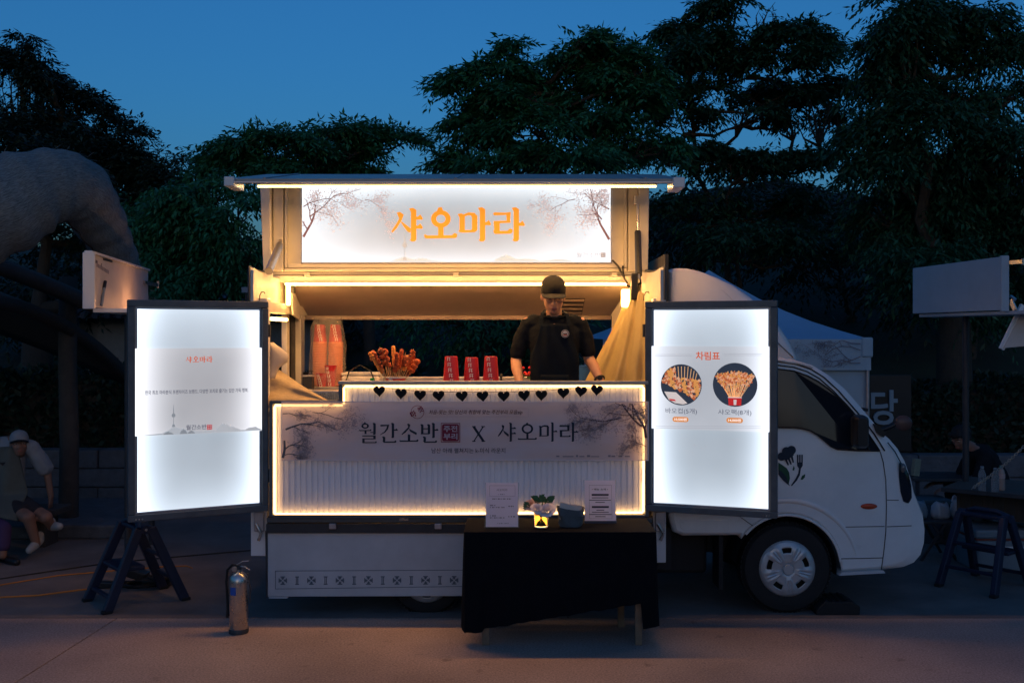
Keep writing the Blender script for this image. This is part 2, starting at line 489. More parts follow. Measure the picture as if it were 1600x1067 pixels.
# ---------------------------------------------------------------- lettering
_txt = {}
def text_geo(body, offset=0.0):
    key = (body, offset)
    if key not in _txt:
        c = bpy.data.curves.new('lettering', 'FONT'); c.body = body; c.size = 1.0; c.offset = offset
        c.resolution_u = 3
        c.align_x = 'CENTER'; c.align_y = 'CENTER'
        o = bpy.data.objects.new('lettering_tmp', c); COL.objects.link(o)
        bpy.context.view_layer.update()
        dg = bpy.context.evaluated_depsgraph_get()
        me = bpy.data.meshes.new_from_object(o.evaluated_get(dg))
        v = [(p.co.x, p.co.y) for p in me.vertices]
        f = [tuple(p.vertices) for p in me.polygons]
        bpy.data.objects.remove(o, do_unlink=True); bpy.data.curves.remove(c); bpy.data.meshes.remove(me)
        if v:
            xs = [a for a, b in v]; ys = [b for a, b in v]
            cx, cy = (min(xs) + max(xs)) / 2, (min(ys) + max(ys)) / 2
            w, h = max(xs) - min(xs), max(ys) - min(ys)
        else:
            cx = cy = 0; w = h = 1
        _txt[key] = ([(a - cx, b - cy) for a, b in v], f, w, h)
    return _txt[key]

def put_text(mb, body, cx, cz, y, h=None, w=None, shear=0.0, rot=0.0, bold=0.0):
    """flat lettering in the XZ plane, centred; h and / or w in metres"""
    v, f, tw, th = text_geo(body, bold)
    sz = h / th if h else w / tw
    sx = w / tw if w else sz
    c, s = math.cos(rot), math.sin(rot)
    out = []
    for a, b in v:
        a, b = a * sx + shear * b * sz, b * sz
        out.append((cx + a * c - b * s, y, cz + a * s + b * c))
    mb.add(out, f)

def _V(x, y0, y1, w):
    return [(x - w * 0.85, y1), (x - w * 0.1, y1 + w * 0.12), (x + w / 2, y1 - w * 0.25), (x + w / 2, y0 + w * 0.3), (x + w * 0.25, y0), (x - w * 0.3, y0 - w * 0.08), (x - w * 0.75, y0 + w * 0.18), (x - w / 2, y0 + w * 0.4), (x - w / 2, y1 - w * 0.6)]
def _H(x0, x1, y, t):
    return [(x0 - t * 0.5, y + t * 0.55), (x0 - t * 0.1, y + t * 0.8), (x0 + t * 0.6, y + t * 0.4), (x1 - t * 1.6, y + t * 0.45), (x1 - t * 0.6, y + t * 1.25), (x1 + t * 0.3, y + t * 0.9), (x1 + t * 0.3, y), (x1 - t * 0.3, y - t * 0.5), (x0 + t * 0.2, y - t * 0.65), (x0 - t * 0.3, y - t * 0.3)]
def _B(x0, y0, x1, y1, w0, w1):
    dx, dy = x1 - x0, y1 - y0
    L = math.hypot(dx, dy); nx, ny = -dy / L, dx / L
    return [(x0 + nx * w0 / 2, y0 + ny * w0 / 2), (x0 - nx * w0 / 2, y0 - ny * w0 / 2), (x1 - nx * w1 / 2, y1 - ny * w1 / 2), (x1 + dx / L * w1 * 0.3, y1 + dy / L * w1 * 0.3), (x1 + nx * w1 / 2, y1 + ny * w1 / 2)]
def _O(cx, cy, a, b, w, t, n=22):
    out = []
    for k in range(n):
        q0, q1 = 2 * PI * k / n, 2 * PI * (k + 1) / n
        out.append([(cx + a * math.cos(q0), cy + b * math.sin(q0)), (cx + a * math.cos(q1), cy + b * math.sin(q1)),
                    (cx + (a - w) * math.cos(q1), cy + (b - t) * math.sin(q1)), (cx + (a - w) * math.cos(q0), cy + (b - t) * math.sin(q0))])
    out.append([(cx - w * 0.8, cy + b - t * 0.3), (cx + w * 0.5, cy + b - t * 0.3), (cx + w * 0.2, cy + b + t * 0.7), (cx - w * 0.5, cy + b + t * 0.6)])
    return out
def _tick(x, y, L, t):
    return [(x, y - t * 0.45), (x + L, y - t * 0.5), (x + L * 1.02, y + t * 0.1), (x + L * 0.75, y + t * 1.3), (x + L * 0.5, y + t * 0.6), (x, y + t * 0.45)]
def _S(x0, x1, y0, y1, w):
    xm = x0 + (x1 - x0) * 0.50
    return [[(xm - w * 0.7, y1), (xm - w * 0.1, y1 + w * 0.15), (xm + w * 0.6, y1 - w * 0.35), (xm + w * 0.25, y1 - (y1 - y0) * 0.38), (xm - (xm - x0) * 0.45, y0 + (y1 - y0) * 0.2), (x0 + w * 0.1, y0 - w * 0.1), (x0 - w * 0.15, y0 + w * 0.1), (xm - (xm - x0) * 0.5, y0 + (y1 - y0) * 0.42), (xm - w * 0.25, y1 - (y1 - y0) * 0.3)],
            [(xm - w * 0.1, y1 - (y1 - y0) * 0.42), (xm + w * 0.45, y1 - (y1 - y0) * 0.50), (x1 + w * 0.35, y0 + (y1 - y0) * 0.18), (x1 + w * 0.25, y0 - w * 0.1), (x1 - w * 0.25, y0 + w * 0.05), (xm + w * 0.6, y1 - (y1 - y0) * 0.72)]]
def glyph(ch, w, t):
    """brush-serif syllables in a unit square"""
    g = []
    if ch == '샤':
        g += _S(0.04, 0.56, 0.28, 0.84, w); g += [_V(0.70, 0.02, 0.96, w), _tick(0.70, 0.68, 0.27, t), _tick(0.70, 0.42, 0.27, t)]
    elif ch == '오':
        g += _O(0.5, 0.66, 0.30, 0.25, w * 0.95, t * 1.5); g += [[(0.5 - w / 2, 0.17), (0.5 + w / 2, 0.17), (0.5 + w / 2, 0.43), (0.5 - w / 2, 0.43)], _H(0.03, 0.97, 0.15, t)]
    elif ch == '마':
        g += [_V(0.12, 0.28, 0.80, w), _V(0.50, 0.30, 0.80, w), _H(0.10, 0.52, 0.31, t * 0.8)]
        g += [[(0.10, 0.70), (0.3, 0.765), (0.52, 0.75), (0.52, 0.83), (0.32, 0.85), (0.10, 0.77)]]
        g += [_V(0.74, 0.02, 0.98, w), _tick(0.74, 0.52, 0.25, t)]
    elif ch == '라':
        g += [[(0.06, 0.76), (0.55, 0.78), (0.57, 0.86), (0.40, 0.84), (0.08, 0.85), (0.03, 0.82)], [(0.45, 0.56), (0.55, 0.56), (0.57, 0.84), (0.43, 0.84)],
              [(0.05, 0.53), (0.57, 0.55), (0.55, 0.61), (0.05, 0.60)], [(0.07, 0.28), (0.07 + w, 0.28), (0.07 + w, 0.58), (0.05, 0.58)], _H(0.08, 0.60, 0.28, t)]
        g += [_V(0.74, 0.02, 0.98, w), _tick(0.74, 0.50, 0.25, t)]
    elif ch == '소':
        g += _S(0.12, 0.86, 0.42, 0.94, w); g += [[(0.5 - w / 2, 0.12), (0.5 + w / 2, 0.12), (0.5 + w / 2, 0.42), (0.5 - w / 2, 0.44)], _H(0.03, 0.97, 0.11, t)]
    elif ch == '월':
        g += _O(0.33, 0.84, 0.20, 0.13, w * 0.8, t); g += [_H(0.04, 0.64, 0.62, t * 0.8), [(0.30, 0.45), (0.30 + w * 0.8, 0.45), (0.30 + w * 0.8, 0.62), (0.30, 0.62)]]
        g += [_V(0.82, 0.42, 0.98, w), [(0.60, 0.505), (0.82, 0.505), (0.82, 0.545), (0.60, 0.545)]]
        g += [[(0.18, 0.33), (0.88, 0.33), (0.88, 0.38), (0.18, 0.38)], [(0.88 - w, 0.20), (0.88, 0.20), (0.88, 0.38), (0.88 - w, 0.38)], [(0.18, 0.19), (0.88, 0.19), (0.88, 0.235), (0.18, 0.235)], [(0.18, 0.03), (0.18 + w, 0.03), (0.18 + w, 0.235), (0.18, 0.235)], _H(0.2, 0.92, 0.035, t * 0.8)]
    elif ch == '간':
        g += [[(0.08, 0.82), (0.50, 0.84), (0.54, 0.91), (0.40, 0.90), (0.10, 0.90), (0.05, 0.87)], [(0.42, 0.86), (0.52, 0.86), (0.46, 0.68), (0.32, 0.52), (0.06, 0.40), (0.05, 0.42), (0.26, 0.56), (0.38, 0.72)]]
        g += [_V(0.72, 0.26, 0.98, w), _tick(0.72, 0.64, 0.25, t), _V(0.26, 0.08, 0.32, w), _H(0.24, 0.88, 0.06, t)]
    elif ch == '반':
        g += [_V(0.13, 0.44, 0.92, w), _V(0.48, 0.44, 0.92, w), [(0.10, 0.68), (0.50, 0.68), (0.50, 0.73), (0.10, 0.73)], [(0.09, 0.44), (0.52, 0.44), (0.52, 0.49), (0.09, 0.49)]]
        g += [_V(0.72, 0.26, 0.98, w), _tick(0.72, 0.64, 0.25, t), _V(0.26, 0.08, 0.32, w), _H(0.24, 0.88, 0.06, t)]
    elif ch == 'X':
        g += [_B(0.14, 0.92, 0.84, 0.08, w * 1.05, w * 1.05), _B(0.82, 0.92, 0.16, 0.08, w * 0.5, w * 0.5)]
        g += [[(0.03, 0.90), (0.30, 0.90), (0.30, 0.95), (0.03, 0.95)], [(0.68, 0.90), (0.95, 0.90), (0.95, 0.95), (0.68, 0.95)], [(0.03, 0.05), (0.28, 0.05), (0.28, 0.10), (0.03, 0.10)], [(0.70, 0.05), (0.97, 0.05), (0.97, 0.10), (0.70, 0.10)]]
    return g
def put_glyphs(mb, word, x0, x1, z0, z1, y, w=0.12, t=0.06, gap=0.06):
    n = len(word); cw = (x1 - x0) / (n + gap * (n - 1)); k = 0
    for i, ch in enumerate(word):
        a = x0 + i * cw * (1 + gap)
        for poly in glyph(ch, w, t):
            mb.flat([(a + u * cw, z0 + v * (z1 - z0)) for u, v in poly], y - 0.00004 * k)
            k += 1
def ring(mb, cx, cz, r, w, y, n=28, k0=0, k1=None):
    for k in range(k0, n if k1 is None else k1):
        a, b = 2 * PI * k / n, 2 * PI * (k + 1) / n
        mb.flat([(cx + r * math.cos(a), cz + r * math.sin(a)), (cx + r * math.cos(b), cz + r * math.sin(b)), (cx + (r - w) * math.cos(b), cz + (r - w) * math.sin(b)), (cx + (r - w) * math.cos(a), cz + (r - w) * math.sin(a))], y)
def rrect(x0, x1, z0, z1, r, n=5):
    out = []
    for cx, cz, a0 in ((x1 - r, z0 + r, -90), (x1 - r, z1 - r, 0), (x0 + r, z1 - r, 90), (x0 + r, z0 + r, 180)):
        for k in range(n + 1):
            a = R(a0 + 90 * k / n); out.append((cx + r * math.cos(a), cz + r * math.sin(a)))
    return out
def outline(mb, x0, x1, z0, z1, w, y):
    for a, b, c, d in ((x0, x1, z0, z0 + w), (x0, x1, z1 - w, z1), (x0, x0 + w, z0 + w, z1 - w), (x1 - w, x1, z0 + w, z1 - w)):
        mb.flat([(a, c), (b, c), (b, d), (a, d)], y)
def seal(mb_red, mb_pale, cx, cz, s, y, text2):
    """a square stamp: rim, field, two rows of syllables"""
    h = s / 2
    for k, pts in enumerate((rrect(cx - h, cx + h, cz - h, cz + h, s * 0.14),)):
        pass
    outline(mb_red, cx - h, cx + h, cz - h, cz + h, s * 0.03, y)
    mb_red.flat(rrect(cx - h * 0.88, cx + h * 0.88, cz - h * 0.88, cz + h * 0.88, s * 0.1), y)
    put_text(mb_pale, text2[0], cx, cz + h * 0.40, y - 0.0006, h=s * 0.33, w=s * 0.72, bold=0.02)
    put_text(mb_pale, text2[1], cx, cz - h * 0.40, y - 0.0006, h=s * 0.33, w=s * 0.72, bold=0.02)

def branches(mb, x, z, ang, L, w, y, rg, depth=0, bloom=None, lim=None, bend=0.5):
    """ink drawing of a blossoming bough: thin crooked ribbons and dots"""
    n = 4
    for i in range(n):
        ang += rg.uniform(-bend, bend)
        nx, nz = x + math.cos(ang) * L / n, z + math.sin(ang) * L / n
        if lim and not (lim[0] < nx < lim[1] and lim[2] < nz < lim[3]):
            if depth:
                return
            ang += PI * 0.6 * rg.choice((-1, 1))
            nx, nz = x + math.cos(ang) * L / n, z + math.sin(ang) * L / n
            if not (lim[0] < nx < lim[1] and lim[2] < nz < lim[3]):
                return
        px, pz = -math.sin(ang) * w / 2, math.cos(ang) * w / 2
        mb.flat([(x - px, z - pz), (nx - px * 0.8, nz - pz * 0.8), (nx + px * 0.8, nz + pz * 0.8), (x + px, z + pz)], y - 0.00002 * (depth + i))
        x, z = nx, nz
        w *= 0.9
        if depth < 4 and rg.random() < 0.75:
            branches(mb, x, z, ang + rg.choice((-1, 1)) * rg.uniform(0.4, 1.1), L * rg.uniform(0.42, 0.70), w * 0.62, y, rg, depth + 1, bloom, lim, bend)
        if depth >= 1 and bloom is not None:
            for _ in range(2 if depth < 3 else 3):
                a, b = x + rg.gauss(0, 0.024), z + rg.gauss(0, 0.020)
                s = rg.uniform(0.002, 0.0062)
                if lim and not (lim[0] < a - s and a + s < lim[1] and lim[2] < b - s and b + s < lim[3]):
                    continue
                bloom.flat([(a - s, b), (a, b - s * 0.8), (a + s, b), (a, b + s)], y - 0.0002)

def clip_line(pts):
    return pts
# ================================================================ THE SETTING
# ---- ground: dark sub-base, and the large concrete slabs with their joints
g = MB().add([(-90, -40, -0.03), (90, -40, -0.03), (90, 150, -0.03), (-90, 150, -0.03)], [(0, 1, 2, 3)])
ground = tag(obj('ground', g, M['soil'], fix=False), kind='structure')
XS = [-14.8, -8.8, -2.8, 4.6, 10.4, 16.4]
YS = [-4.94, 1.06, 7.06, 11.3]
for i in range(5):
    for j in range(3):
        # the second joint runs a touch askew, as in the photograph
        sk = lambda x, y: x + (0.055 * (y - 7.06) if abs(x + 2.8) < 0.01 and y < 7.0 else 0.0)
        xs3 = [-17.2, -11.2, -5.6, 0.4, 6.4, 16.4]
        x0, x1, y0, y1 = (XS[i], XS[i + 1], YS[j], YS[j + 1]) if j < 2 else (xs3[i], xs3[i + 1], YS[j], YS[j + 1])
        gp = 0.006
        pts = [(sk(x0, y0) + gp, y0 + gp), (sk(x1, y0) - gp, y0 + gp), (sk(x1, y1) - gp, y1 - gp), (sk(x0, y1) + gp, y1 - gp)]
        mb = MB()
        mb.add([(a, b, -0.025) for a, b in pts] + [(a, b, 0.0) for a, b in pts], [(0, 3, 2, 1), (4, 5, 6, 7), (0, 1, 5, 4), (1, 2, 6, 5), (2, 3, 7, 6), (3, 0, 4, 7)])
        obj('paving_slab', mb, M['concrete'] if j < 2 else M['shaded_concrete'], ground)

# ---- wooded hillside far behind
def hill_h(x, y):
    t = max(0.0, (y - 17.0) / 20.0)
    return -0.02 + 6.5 * min(1.0, t) ** 0.8 + 0.5 * math.sin(x * 0.31) * min(1, t) + 0.4 * math.sin(x * 0.83 + y * 0.5) * min(1, t) + (1.5 * math.tanh((x - 4) / 9) * min(1, t))
mb = MB().grid(lambda u, v: (-60 + 120 * u, 16.9 + 60 * v, hill_h(-60 + 120 * u, 16.9 + 60 * v)), 60, 30)
tag(obj('hillside', mb, mat('hill_soil', (0.02, 0.03, 0.018), 0.95, noise=0.4, nscale=1.2, bump=0.6, bscale=3), smooth=180), kind='structure')

# ---- the dark wood across the square: it shows as the black lower edge of the reflection in the cab's window
def wood_pt(u, v):
    x = -75 + 150 * u
    h = 5.2 + 1.1 * math.sin(x * 0.21) + 0.8 * math.sin(x * 0.53 + 1) + 0.6 * math.sin(x * 1.3)
    return (x + 0.8 * math.sin(v * 9 + x), -34 + 1.5 * math.sin(x * 0.37) + 1.2 * math.sin(v * 7 + x * 0.8) + 3.0 * v * v, -0.03 + h * v)
tag(obj('far_wood', MB().grid(wood_pt, 150, 14), mat('wood_green', (0.03, 0.05, 0.03), 0.9, noise=0.5, nscale=1.2, bump=0.8, bscale=3), smooth=180), kind='stuff')

# ---- leaves, crowns, trees
def leaf_object(name, p, d, side, L, W, material, parent=None):
    n = len(p)
    L = L[:, None]; W = W[:, None]
    v = np.empty((n, 4, 3), np.float32)
    v[:, 0] = p
    v[:, 1] = p + d * L * 0.42 + side * W
    v[:, 2] = p + d * L
    v[:, 3] = p + d * L * 0.42 - side * W
    me = bpy.data.meshes.new(name)
    me.vertices.add(4 * n); me.vertices.foreach_set('co', v.ravel())
    me.loops.add(4 * n); me.loops.foreach_set('vertex_index', np.arange(4 * n, dtype=np.int32))
    me.polygons.add(n); me.polygons.foreach_set('loop_start', np.arange(0, 4 * n, 4, dtype=np.int32))
    try:
        me.polygons.foreach_set('loop_total', np.full(n, 4, dtype=np.int32))
    except Exception:
        pass
    me.update(calc_edges=True)
    me.materials.append(material)
    o = bpy.data.objects.new(name, me); COL.objects.link(o)
    if parent is not None: o.parent = parent
    return o

def unit(a):
    return a / np.maximum(np.linalg.norm(a, axis=1, keepdims=True), 1e-9)

def sprays(rg, tp, td, k, tl, leaf, droop):
    """k leaves in pairs along each drooping twig"""
    n = len(tp)
    td = unit(td)
    up = np.tile(np.array([[0, 0, 1.0]]), (n, 1))
    sd = unit(np.cross(td, up) + rg.normal(0, 0.15, (n, 3)))
    P_, D_, S_, L_ = [], [], [], []
    for i in range(k):
        t = (i + 0.5) / k
        s = 1 if i % 2 else -1
        pos = tp + td * (tl * t)[:, None] + np.array([[0, 0, -1.0]]) * (tl * t * t * droop * 0.8)[:, None] + rg.normal(0, 0.012, (n, 3))
        last = i == k - 1
        dr = td * (1.0 if last else 0.55) + sd * (0.0 if last else 0.75 * s) + np.array([[0, 0, -1.0]]) * (droop * (0.5 + 0.8 * rg.random((n, 1)))) + rg.normal(0, 0.22, (n, 3))
        dr = unit(dr)
        nrm = unit(up + rg.normal(0, 0.35, (n, 3)))
        P_.append(pos); D_.append(dr); S_.append(unit(np.cross(dr, nrm))); L_.append(leaf * (0.7 + 0.6 * rg.random(n)))
    P_ = np.concatenate(P_); D_ = np.concatenate(D_); S_ = np.concatenate(S_); L_ = np.concatenate(L_)
    return P_, D_, S_, L_

def blob_twigs(rg, c, r, n, pad=False):
    m = n * 3
    u = unit(rg.normal(0, 1, (m, 3)))
    rad = rg.random((m, 1)) ** 0.40
    q = u * rad
    if pad:
        q[:, 2] = np.abs(q[:, 2]) * 1.1 - 0.25
    w = c + q * r
    f = 5.2
    gap = np.sin(w[:, 0] * f + c[0]) * np.sin(w[:, 2] * f * 1.6 + c[2] * 3) + 0.6 * np.sin(w[:, 1] * f * 0.9 + w[:, 0] * 2.1)
    keep = np.argsort(gap + rg.normal(0, 0.30, m))[::-1][:n]
    w, q = w[keep], q[keep]
    d = q * np.array([1, 1, 0.5]) + rg.normal(0, 0.35, (len(w), 3)) * np.array([1, 1, 0.4])
    return w, d

def tree(name, label, group, d, trunk_px, blobs, leaf, k, tl, droop, material, seed, tr=0.16, pad=False, dens=1.0, bare=(), stems=None):
    """blobs: (px, py, rx_px, rz_px, twigs) of the crown's masses, at the tree's own distance"""
    rg = np.random.default_rng(seed); rr = random.Random(seed)
    s = FPX / d
    tx = (trunk_px - 800) / s
    t = thing(name, label, 'tree', (tx, d, 0), 0, group)
    T = np.array([tx, d, 0.0])
    Ps, Ds, Ss, Ls = [], [], [], []
    wood = MB()
    fork_z = 2.4
    wob = lambda a: (rr.uniform(-a, a), rr.uniform(-a, a), rr.uniform(-a, a))
    wood.tube([(0, 0, -0.1), (wob(0.05)[0], 0, 0.5), (wob(0.08)[0], wob(0.08)[0], 1.4), (0, 0, fork_z)], [tr * 1.35, tr * 1.05, tr * 0.95, tr * 0.85], 10)
    st = [Vector((0, 0, fork_z))]
    for (bx, by, rx, rz, nt) in blobs:
        c = np.array([(bx - 800) / s, d + rr.uniform(-0.9, 0.9) * min(2.0, rx / s), CAMZ - (by - HOR) / s])
        r = np.array([rx / s, rx / s * 0.85, rz / s * (0.62 if pad else 0.9)])
        w, dr = blob_twigs(rg, c, r, int(nt * dens), pad)
        p_, d_, s_, l_ = sprays(rg, w, dr, k, tl * (0.5 + 0.7 * rg.random(len(w))), leaf, droop)
        Ps.append(p_ - T); Ds.append(d_); Ss.append(s_); Ls.append(l_)
        lc = Vector(c - T) - Vector((0, 0, r[2] * 0.35))
        # a limb leaves the nearest limb below it, else the fork
        a = min((q for q in st if q.z < lc.z - 0.15 or q is st[0]), key=lambda q: (lc - q).length + (0.0 if q is not st[0] else 0.6))
        L = (lc - a).length
        pts = []
        for i in range(6):
            q = i / 5
            e = a.lerp(lc, q) + Vector((0, 0, -0.12 * L * math.sin(PI * q))) + Vector(wob(0.045 * L * math.sin(PI * q) + 0.01))
            pts.append(e)
        r0_ = tr * (0.52 if a is st[0] else 0.30)
        rad = [max(0.014, r0_ * (1 - 0.75 * (i / 5))) for i in range(6)]
        st.extend(pts[2:])
        wood.tube(pts, rad, 6, caps=False)
        for i in range(9):
            j = rr.randrange(len(w))
            e = Vector(w[j] - T)
            b0 = pts[rr.choice((3, 4, 5))]
            mid = b0.lerp(e, 0.5) + Vector((0, 0, -0.06)) + Vector(wob(0.08))
            wood.tube([b0, mid, e], [rad[4] * 0.6, 0.014, 0.006], 4, caps=False)
    for (bx, by, ln, cnt) in bare:
        a = Vector(((bx - 800) / s - tx, rr.uniform(-0.5, 0.5), CAMZ - (by - HOR) / s))
        for i in range(cnt):
            e = a + Vector((rr.uniform(-0.5, 0.5), rr.uniform(-0.4, 0.4), rr.uniform(0.35, 1.0))) * (ln / s)
            m1 = a.lerp(e, 0.5) + Vector(wob(0.08))
            wood.tube([a, m1, e], [0.03, 0.016, 0.006], 4, caps=False)
            for q in range(5):
                f0 = m1.lerp(e, rr.random())
                f1 = f0 + Vector((rr.uniform(-0.35, 0.35), rr.uniform(-0.3, 0.3), rr.uniform(0.1, 0.5))) * (ln / s * 0.6)
                wood.tube([f0, f1], [0.009, 0.004], 3, caps=False)
        # the bare limb grows from the trunk too
        near = min((q for q in st if q.z < a.z - 0.1 or q is st[0]), key=lambda q: (a - q).length)
        wood.tube([near, near.lerp(a, 0.5) + Vector(wob(0.1)), a], [0.05, 0.038, 0.028], 6, caps=False)
    p_ = np.concatenate(Ps); l_ = np.concatenate(Ls)
    leaf_object('crown', p_, np.concatenate(Ds), np.concatenate(Ss), l_, l_ * 0.165, material, t)
    obj('trunk', wood, M['bark'], t, smooth=60, fix=False)
    return t

TG = 'trees behind the food truck'
tree('broad_tree', 'tall dark dense tree rising over the thatched roof against the sky', TG, 16.5, 60,
     [(20, 110, 60, 50, 420), (-45, 190, 90, 100, 500), (90, 170, 60, 45, 420), (165, 225, 60, 45, 420), (215, 265, 55, 50, 360), (60, 260, 120, 90, 900), (150, 320, 110, 80, 800), (265, 270, 45, 42, 260), (300, 305, 36, 45, 220), (40, 62, 14, 22, 36), (80, 118, 22, 18, 60), (130, 190, 40, 30, 120), (230, 380, 90, 60, 400)],
     0.105, 11, 0.36, 0.55, M['leaf_deep'], 11, tr=0.26, dens=1.5)
tree('drooping_tree', 'low tree with hanging pale green leaf sprays between thatched roof and truck', TG, 13.2, 300,
     [(255, 318, 66, 24, 190), (205, 345, 40, 26, 110), (330, 322, 70, 26, 190), (385, 345, 50, 40, 150), (270, 372, 90, 36, 260), (350, 390, 70, 40, 220), (235, 410, 70, 36, 160), (395, 420, 40, 40, 100), (300, 440, 110, 36, 200), (350, 290, 50, 16, 70)],
     0.10, 11, 0.36, 0.9, M['leaf_mid'], 12, tr=0.09, dens=1.5)
tree('flat_topped_tree', 'flat topped tree in spreading tiers just above the left half of the awning', TG, 14.6, 575,
     [(430, 236, 96, 20, 330), (385, 258, 66, 18, 200), (345, 246, 26, 12, 50), (480, 262, 90, 22, 260), (500, 225, 44, 16, 110), (525, 206, 52, 14, 170), (612, 212, 44, 14, 150), (580, 204, 30, 12, 70), (545, 240, 50, 12, 100), (540, 262, 50, 12, 80), (430, 275, 100, 20, 220)],
     0.105, 11, 0.33, 0.55, M['leaf_mid'], 13, tr=0.10, pad=True, dens=1.5)
tree('layered_tree', 'tall layered tree with open tiers of drooping leaves above the lit sign', TG, 14.2, 885,
     [(735, 124, 52, 18, 150), (775, 112, 46, 18, 130), (806, 78, 18, 18, 50), (815, 98, 28, 16, 70), (750, 158, 58, 16, 150), (810, 150, 52, 20, 150), (745, 186, 40, 12, 80), (730, 212, 44, 12, 100), (770, 200, 40, 14, 80), (850, 118, 52, 22, 190), (905, 62, 34, 14, 90), (950, 70, 48, 20, 160), (930, 112, 70, 30, 330), (985, 120, 44, 34, 210), (900, 150, 70, 26, 240), (690, 240, 36, 10, 60), (720, 250, 50, 10, 90), (800, 238, 66, 18, 200), (880, 240, 80, 24, 240), (960, 235, 60, 30, 200), (1000, 85, 36, 20, 100), (840, 190, 40, 20, 90), (790, 165, 50, 24, 120), (830, 210, 60, 22, 130), (920, 190, 70, 24, 170), (890, 80, 40, 22, 100), (990, 160, 50, 40, 170), (1010, 230, 50, 30, 130), (850, 258, 120, 16, 190)],
     0.11, 11, 0.34, 0.62, M['leaf_mid'], 14, tr=0.13, pad=True, dens=1.35)
tree('open_tree', 'tall airy tree with bare twigs and several stems, right of the sign', TG, 16.5, 1160,
     [(1075, 40, 40, 22, 150), (1110, 14, 36, 22, 120), (1140, 8, 30, 20, 80), (1060, 92, 62, 34, 300), (1130, 78, 56, 36, 280), (1190, 100, 56, 34, 260), (1215, 60, 40, 22, 130), (1275, 62, 24, 22, 90), (1245, 100, 44, 30, 200), (1100, 140, 60, 26, 200), (1225, 145, 44, 22, 150), (1290, 132, 44, 24, 150), (1060, 180, 50, 26, 130), (1180, 175, 34, 16, 60), (1240, 178, 30, 10, 50), (1060, 235, 66, 26, 240), (1130, 262, 70, 22, 210), (1210, 250, 60, 14, 150), (1275, 256, 56, 14, 140), (1040, 130, 40, 40, 160), (1180, 130, 60, 26, 160), (1250, 60, 30, 24, 80), (1310, 180, 30, 26, 60), (1080, 320, 90, 44, 260), (1190, 310, 80, 40, 240), (1280, 310, 70, 40, 220), (1130, 380, 110, 50, 260), (1250, 380, 100, 50, 260)],
     0.115, 11, 0.36, 0.65, M['leaf_dim'], 15, tr=0.13, pad=True, dens=1.25, bare=((1150, 45, 60, 6), (1190, 70, 60, 5), (1270, 235, 80, 9), (1245, 215, 60, 6), (1090, 200, 60, 5), (1160, 205, 60, 6)))
tree('dense_tree', 'huge dark tree reaching out of the frame over the white hatch and rope', TG, 13.4, 1490,
     [(1392, 30, 50, 40, 280), (1370, 95, 30, 36, 160), (1430, 90, 60, 40, 320), (1455, 20, 60, 30, 260), (1530, 18, 80, 30, 300), (1570, 70, 60, 30, 220), (1390, 170, 46, 36, 240), (1350, 215, 36, 22, 120), (1430, 190, 56, 34, 260), (1500, 140, 50, 16, 110), (1575, 150, 50, 20, 130), (1470, 240, 90, 40, 420), (1560, 230, 80, 46, 420), (1385, 260, 60, 22, 160), (1580, 320, 70, 60, 360), (1480, 310, 90, 46, 400), (1410, 330, 60, 40, 220), (1500, 380, 100, 46, 320), (1590, 400, 70, 60, 260), (1420, 410, 80, 44, 240), (1530, 455, 90, 40, 240)],
     0.105, 11, 0.38, 0.85, M['leaf_dim'], 16, tr=0.24, pad=False, dens=1.35)
LG = 'low dark trees on the slope'
lows = [(21, 1120, [(1100, 330, 110, 55, 420), (1200, 310, 80, 50, 260), (1040, 380, 80, 60, 260)], 'low black-green tree directly behind the right end of the awning'),
        (22, 1330, [(1300, 340, 110, 60, 420), (1250, 400, 100, 60, 320), (1370, 330, 90, 60, 300)], 'low black-green tree in the gap right of the wind deflector'),
        (20, 1520, [(1480, 400, 120, 70, 420), (1580, 430, 100, 90, 320), (1420, 440, 90, 70, 280)], 'low black-green tree behind the raised white hatch beside the rope'),
        (22, 480, [(430, 420, 110, 80, 360), (350, 470, 90, 70, 260), (560, 500, 110, 70, 300)], 'low black-green tree seen through the left of the serving hatch'),
        (20, 760, [(700, 480, 120, 70, 300), (820, 500, 100, 60, 260), (780, 525, 60, 34, 120)], 'low tree seen through the serving hatch beside the vendor'),
        (20, 60, [(40, 470, 120, 80, 420), (150, 440, 110, 70, 320), (-60, 420, 80, 90, 260)], 'low black-green tree under the thatched roof behind the post')]
for i, (d, tx, bl, lab) in enumerate(lows):
    tree('low_tree', lab, LG, d, tx, bl, 0.16, 9, 0.55, 0.7, M['leaf_deep'] if i != 4 else M['leaf_mid'], 40 + i, tr=0.14, dens=1.0)

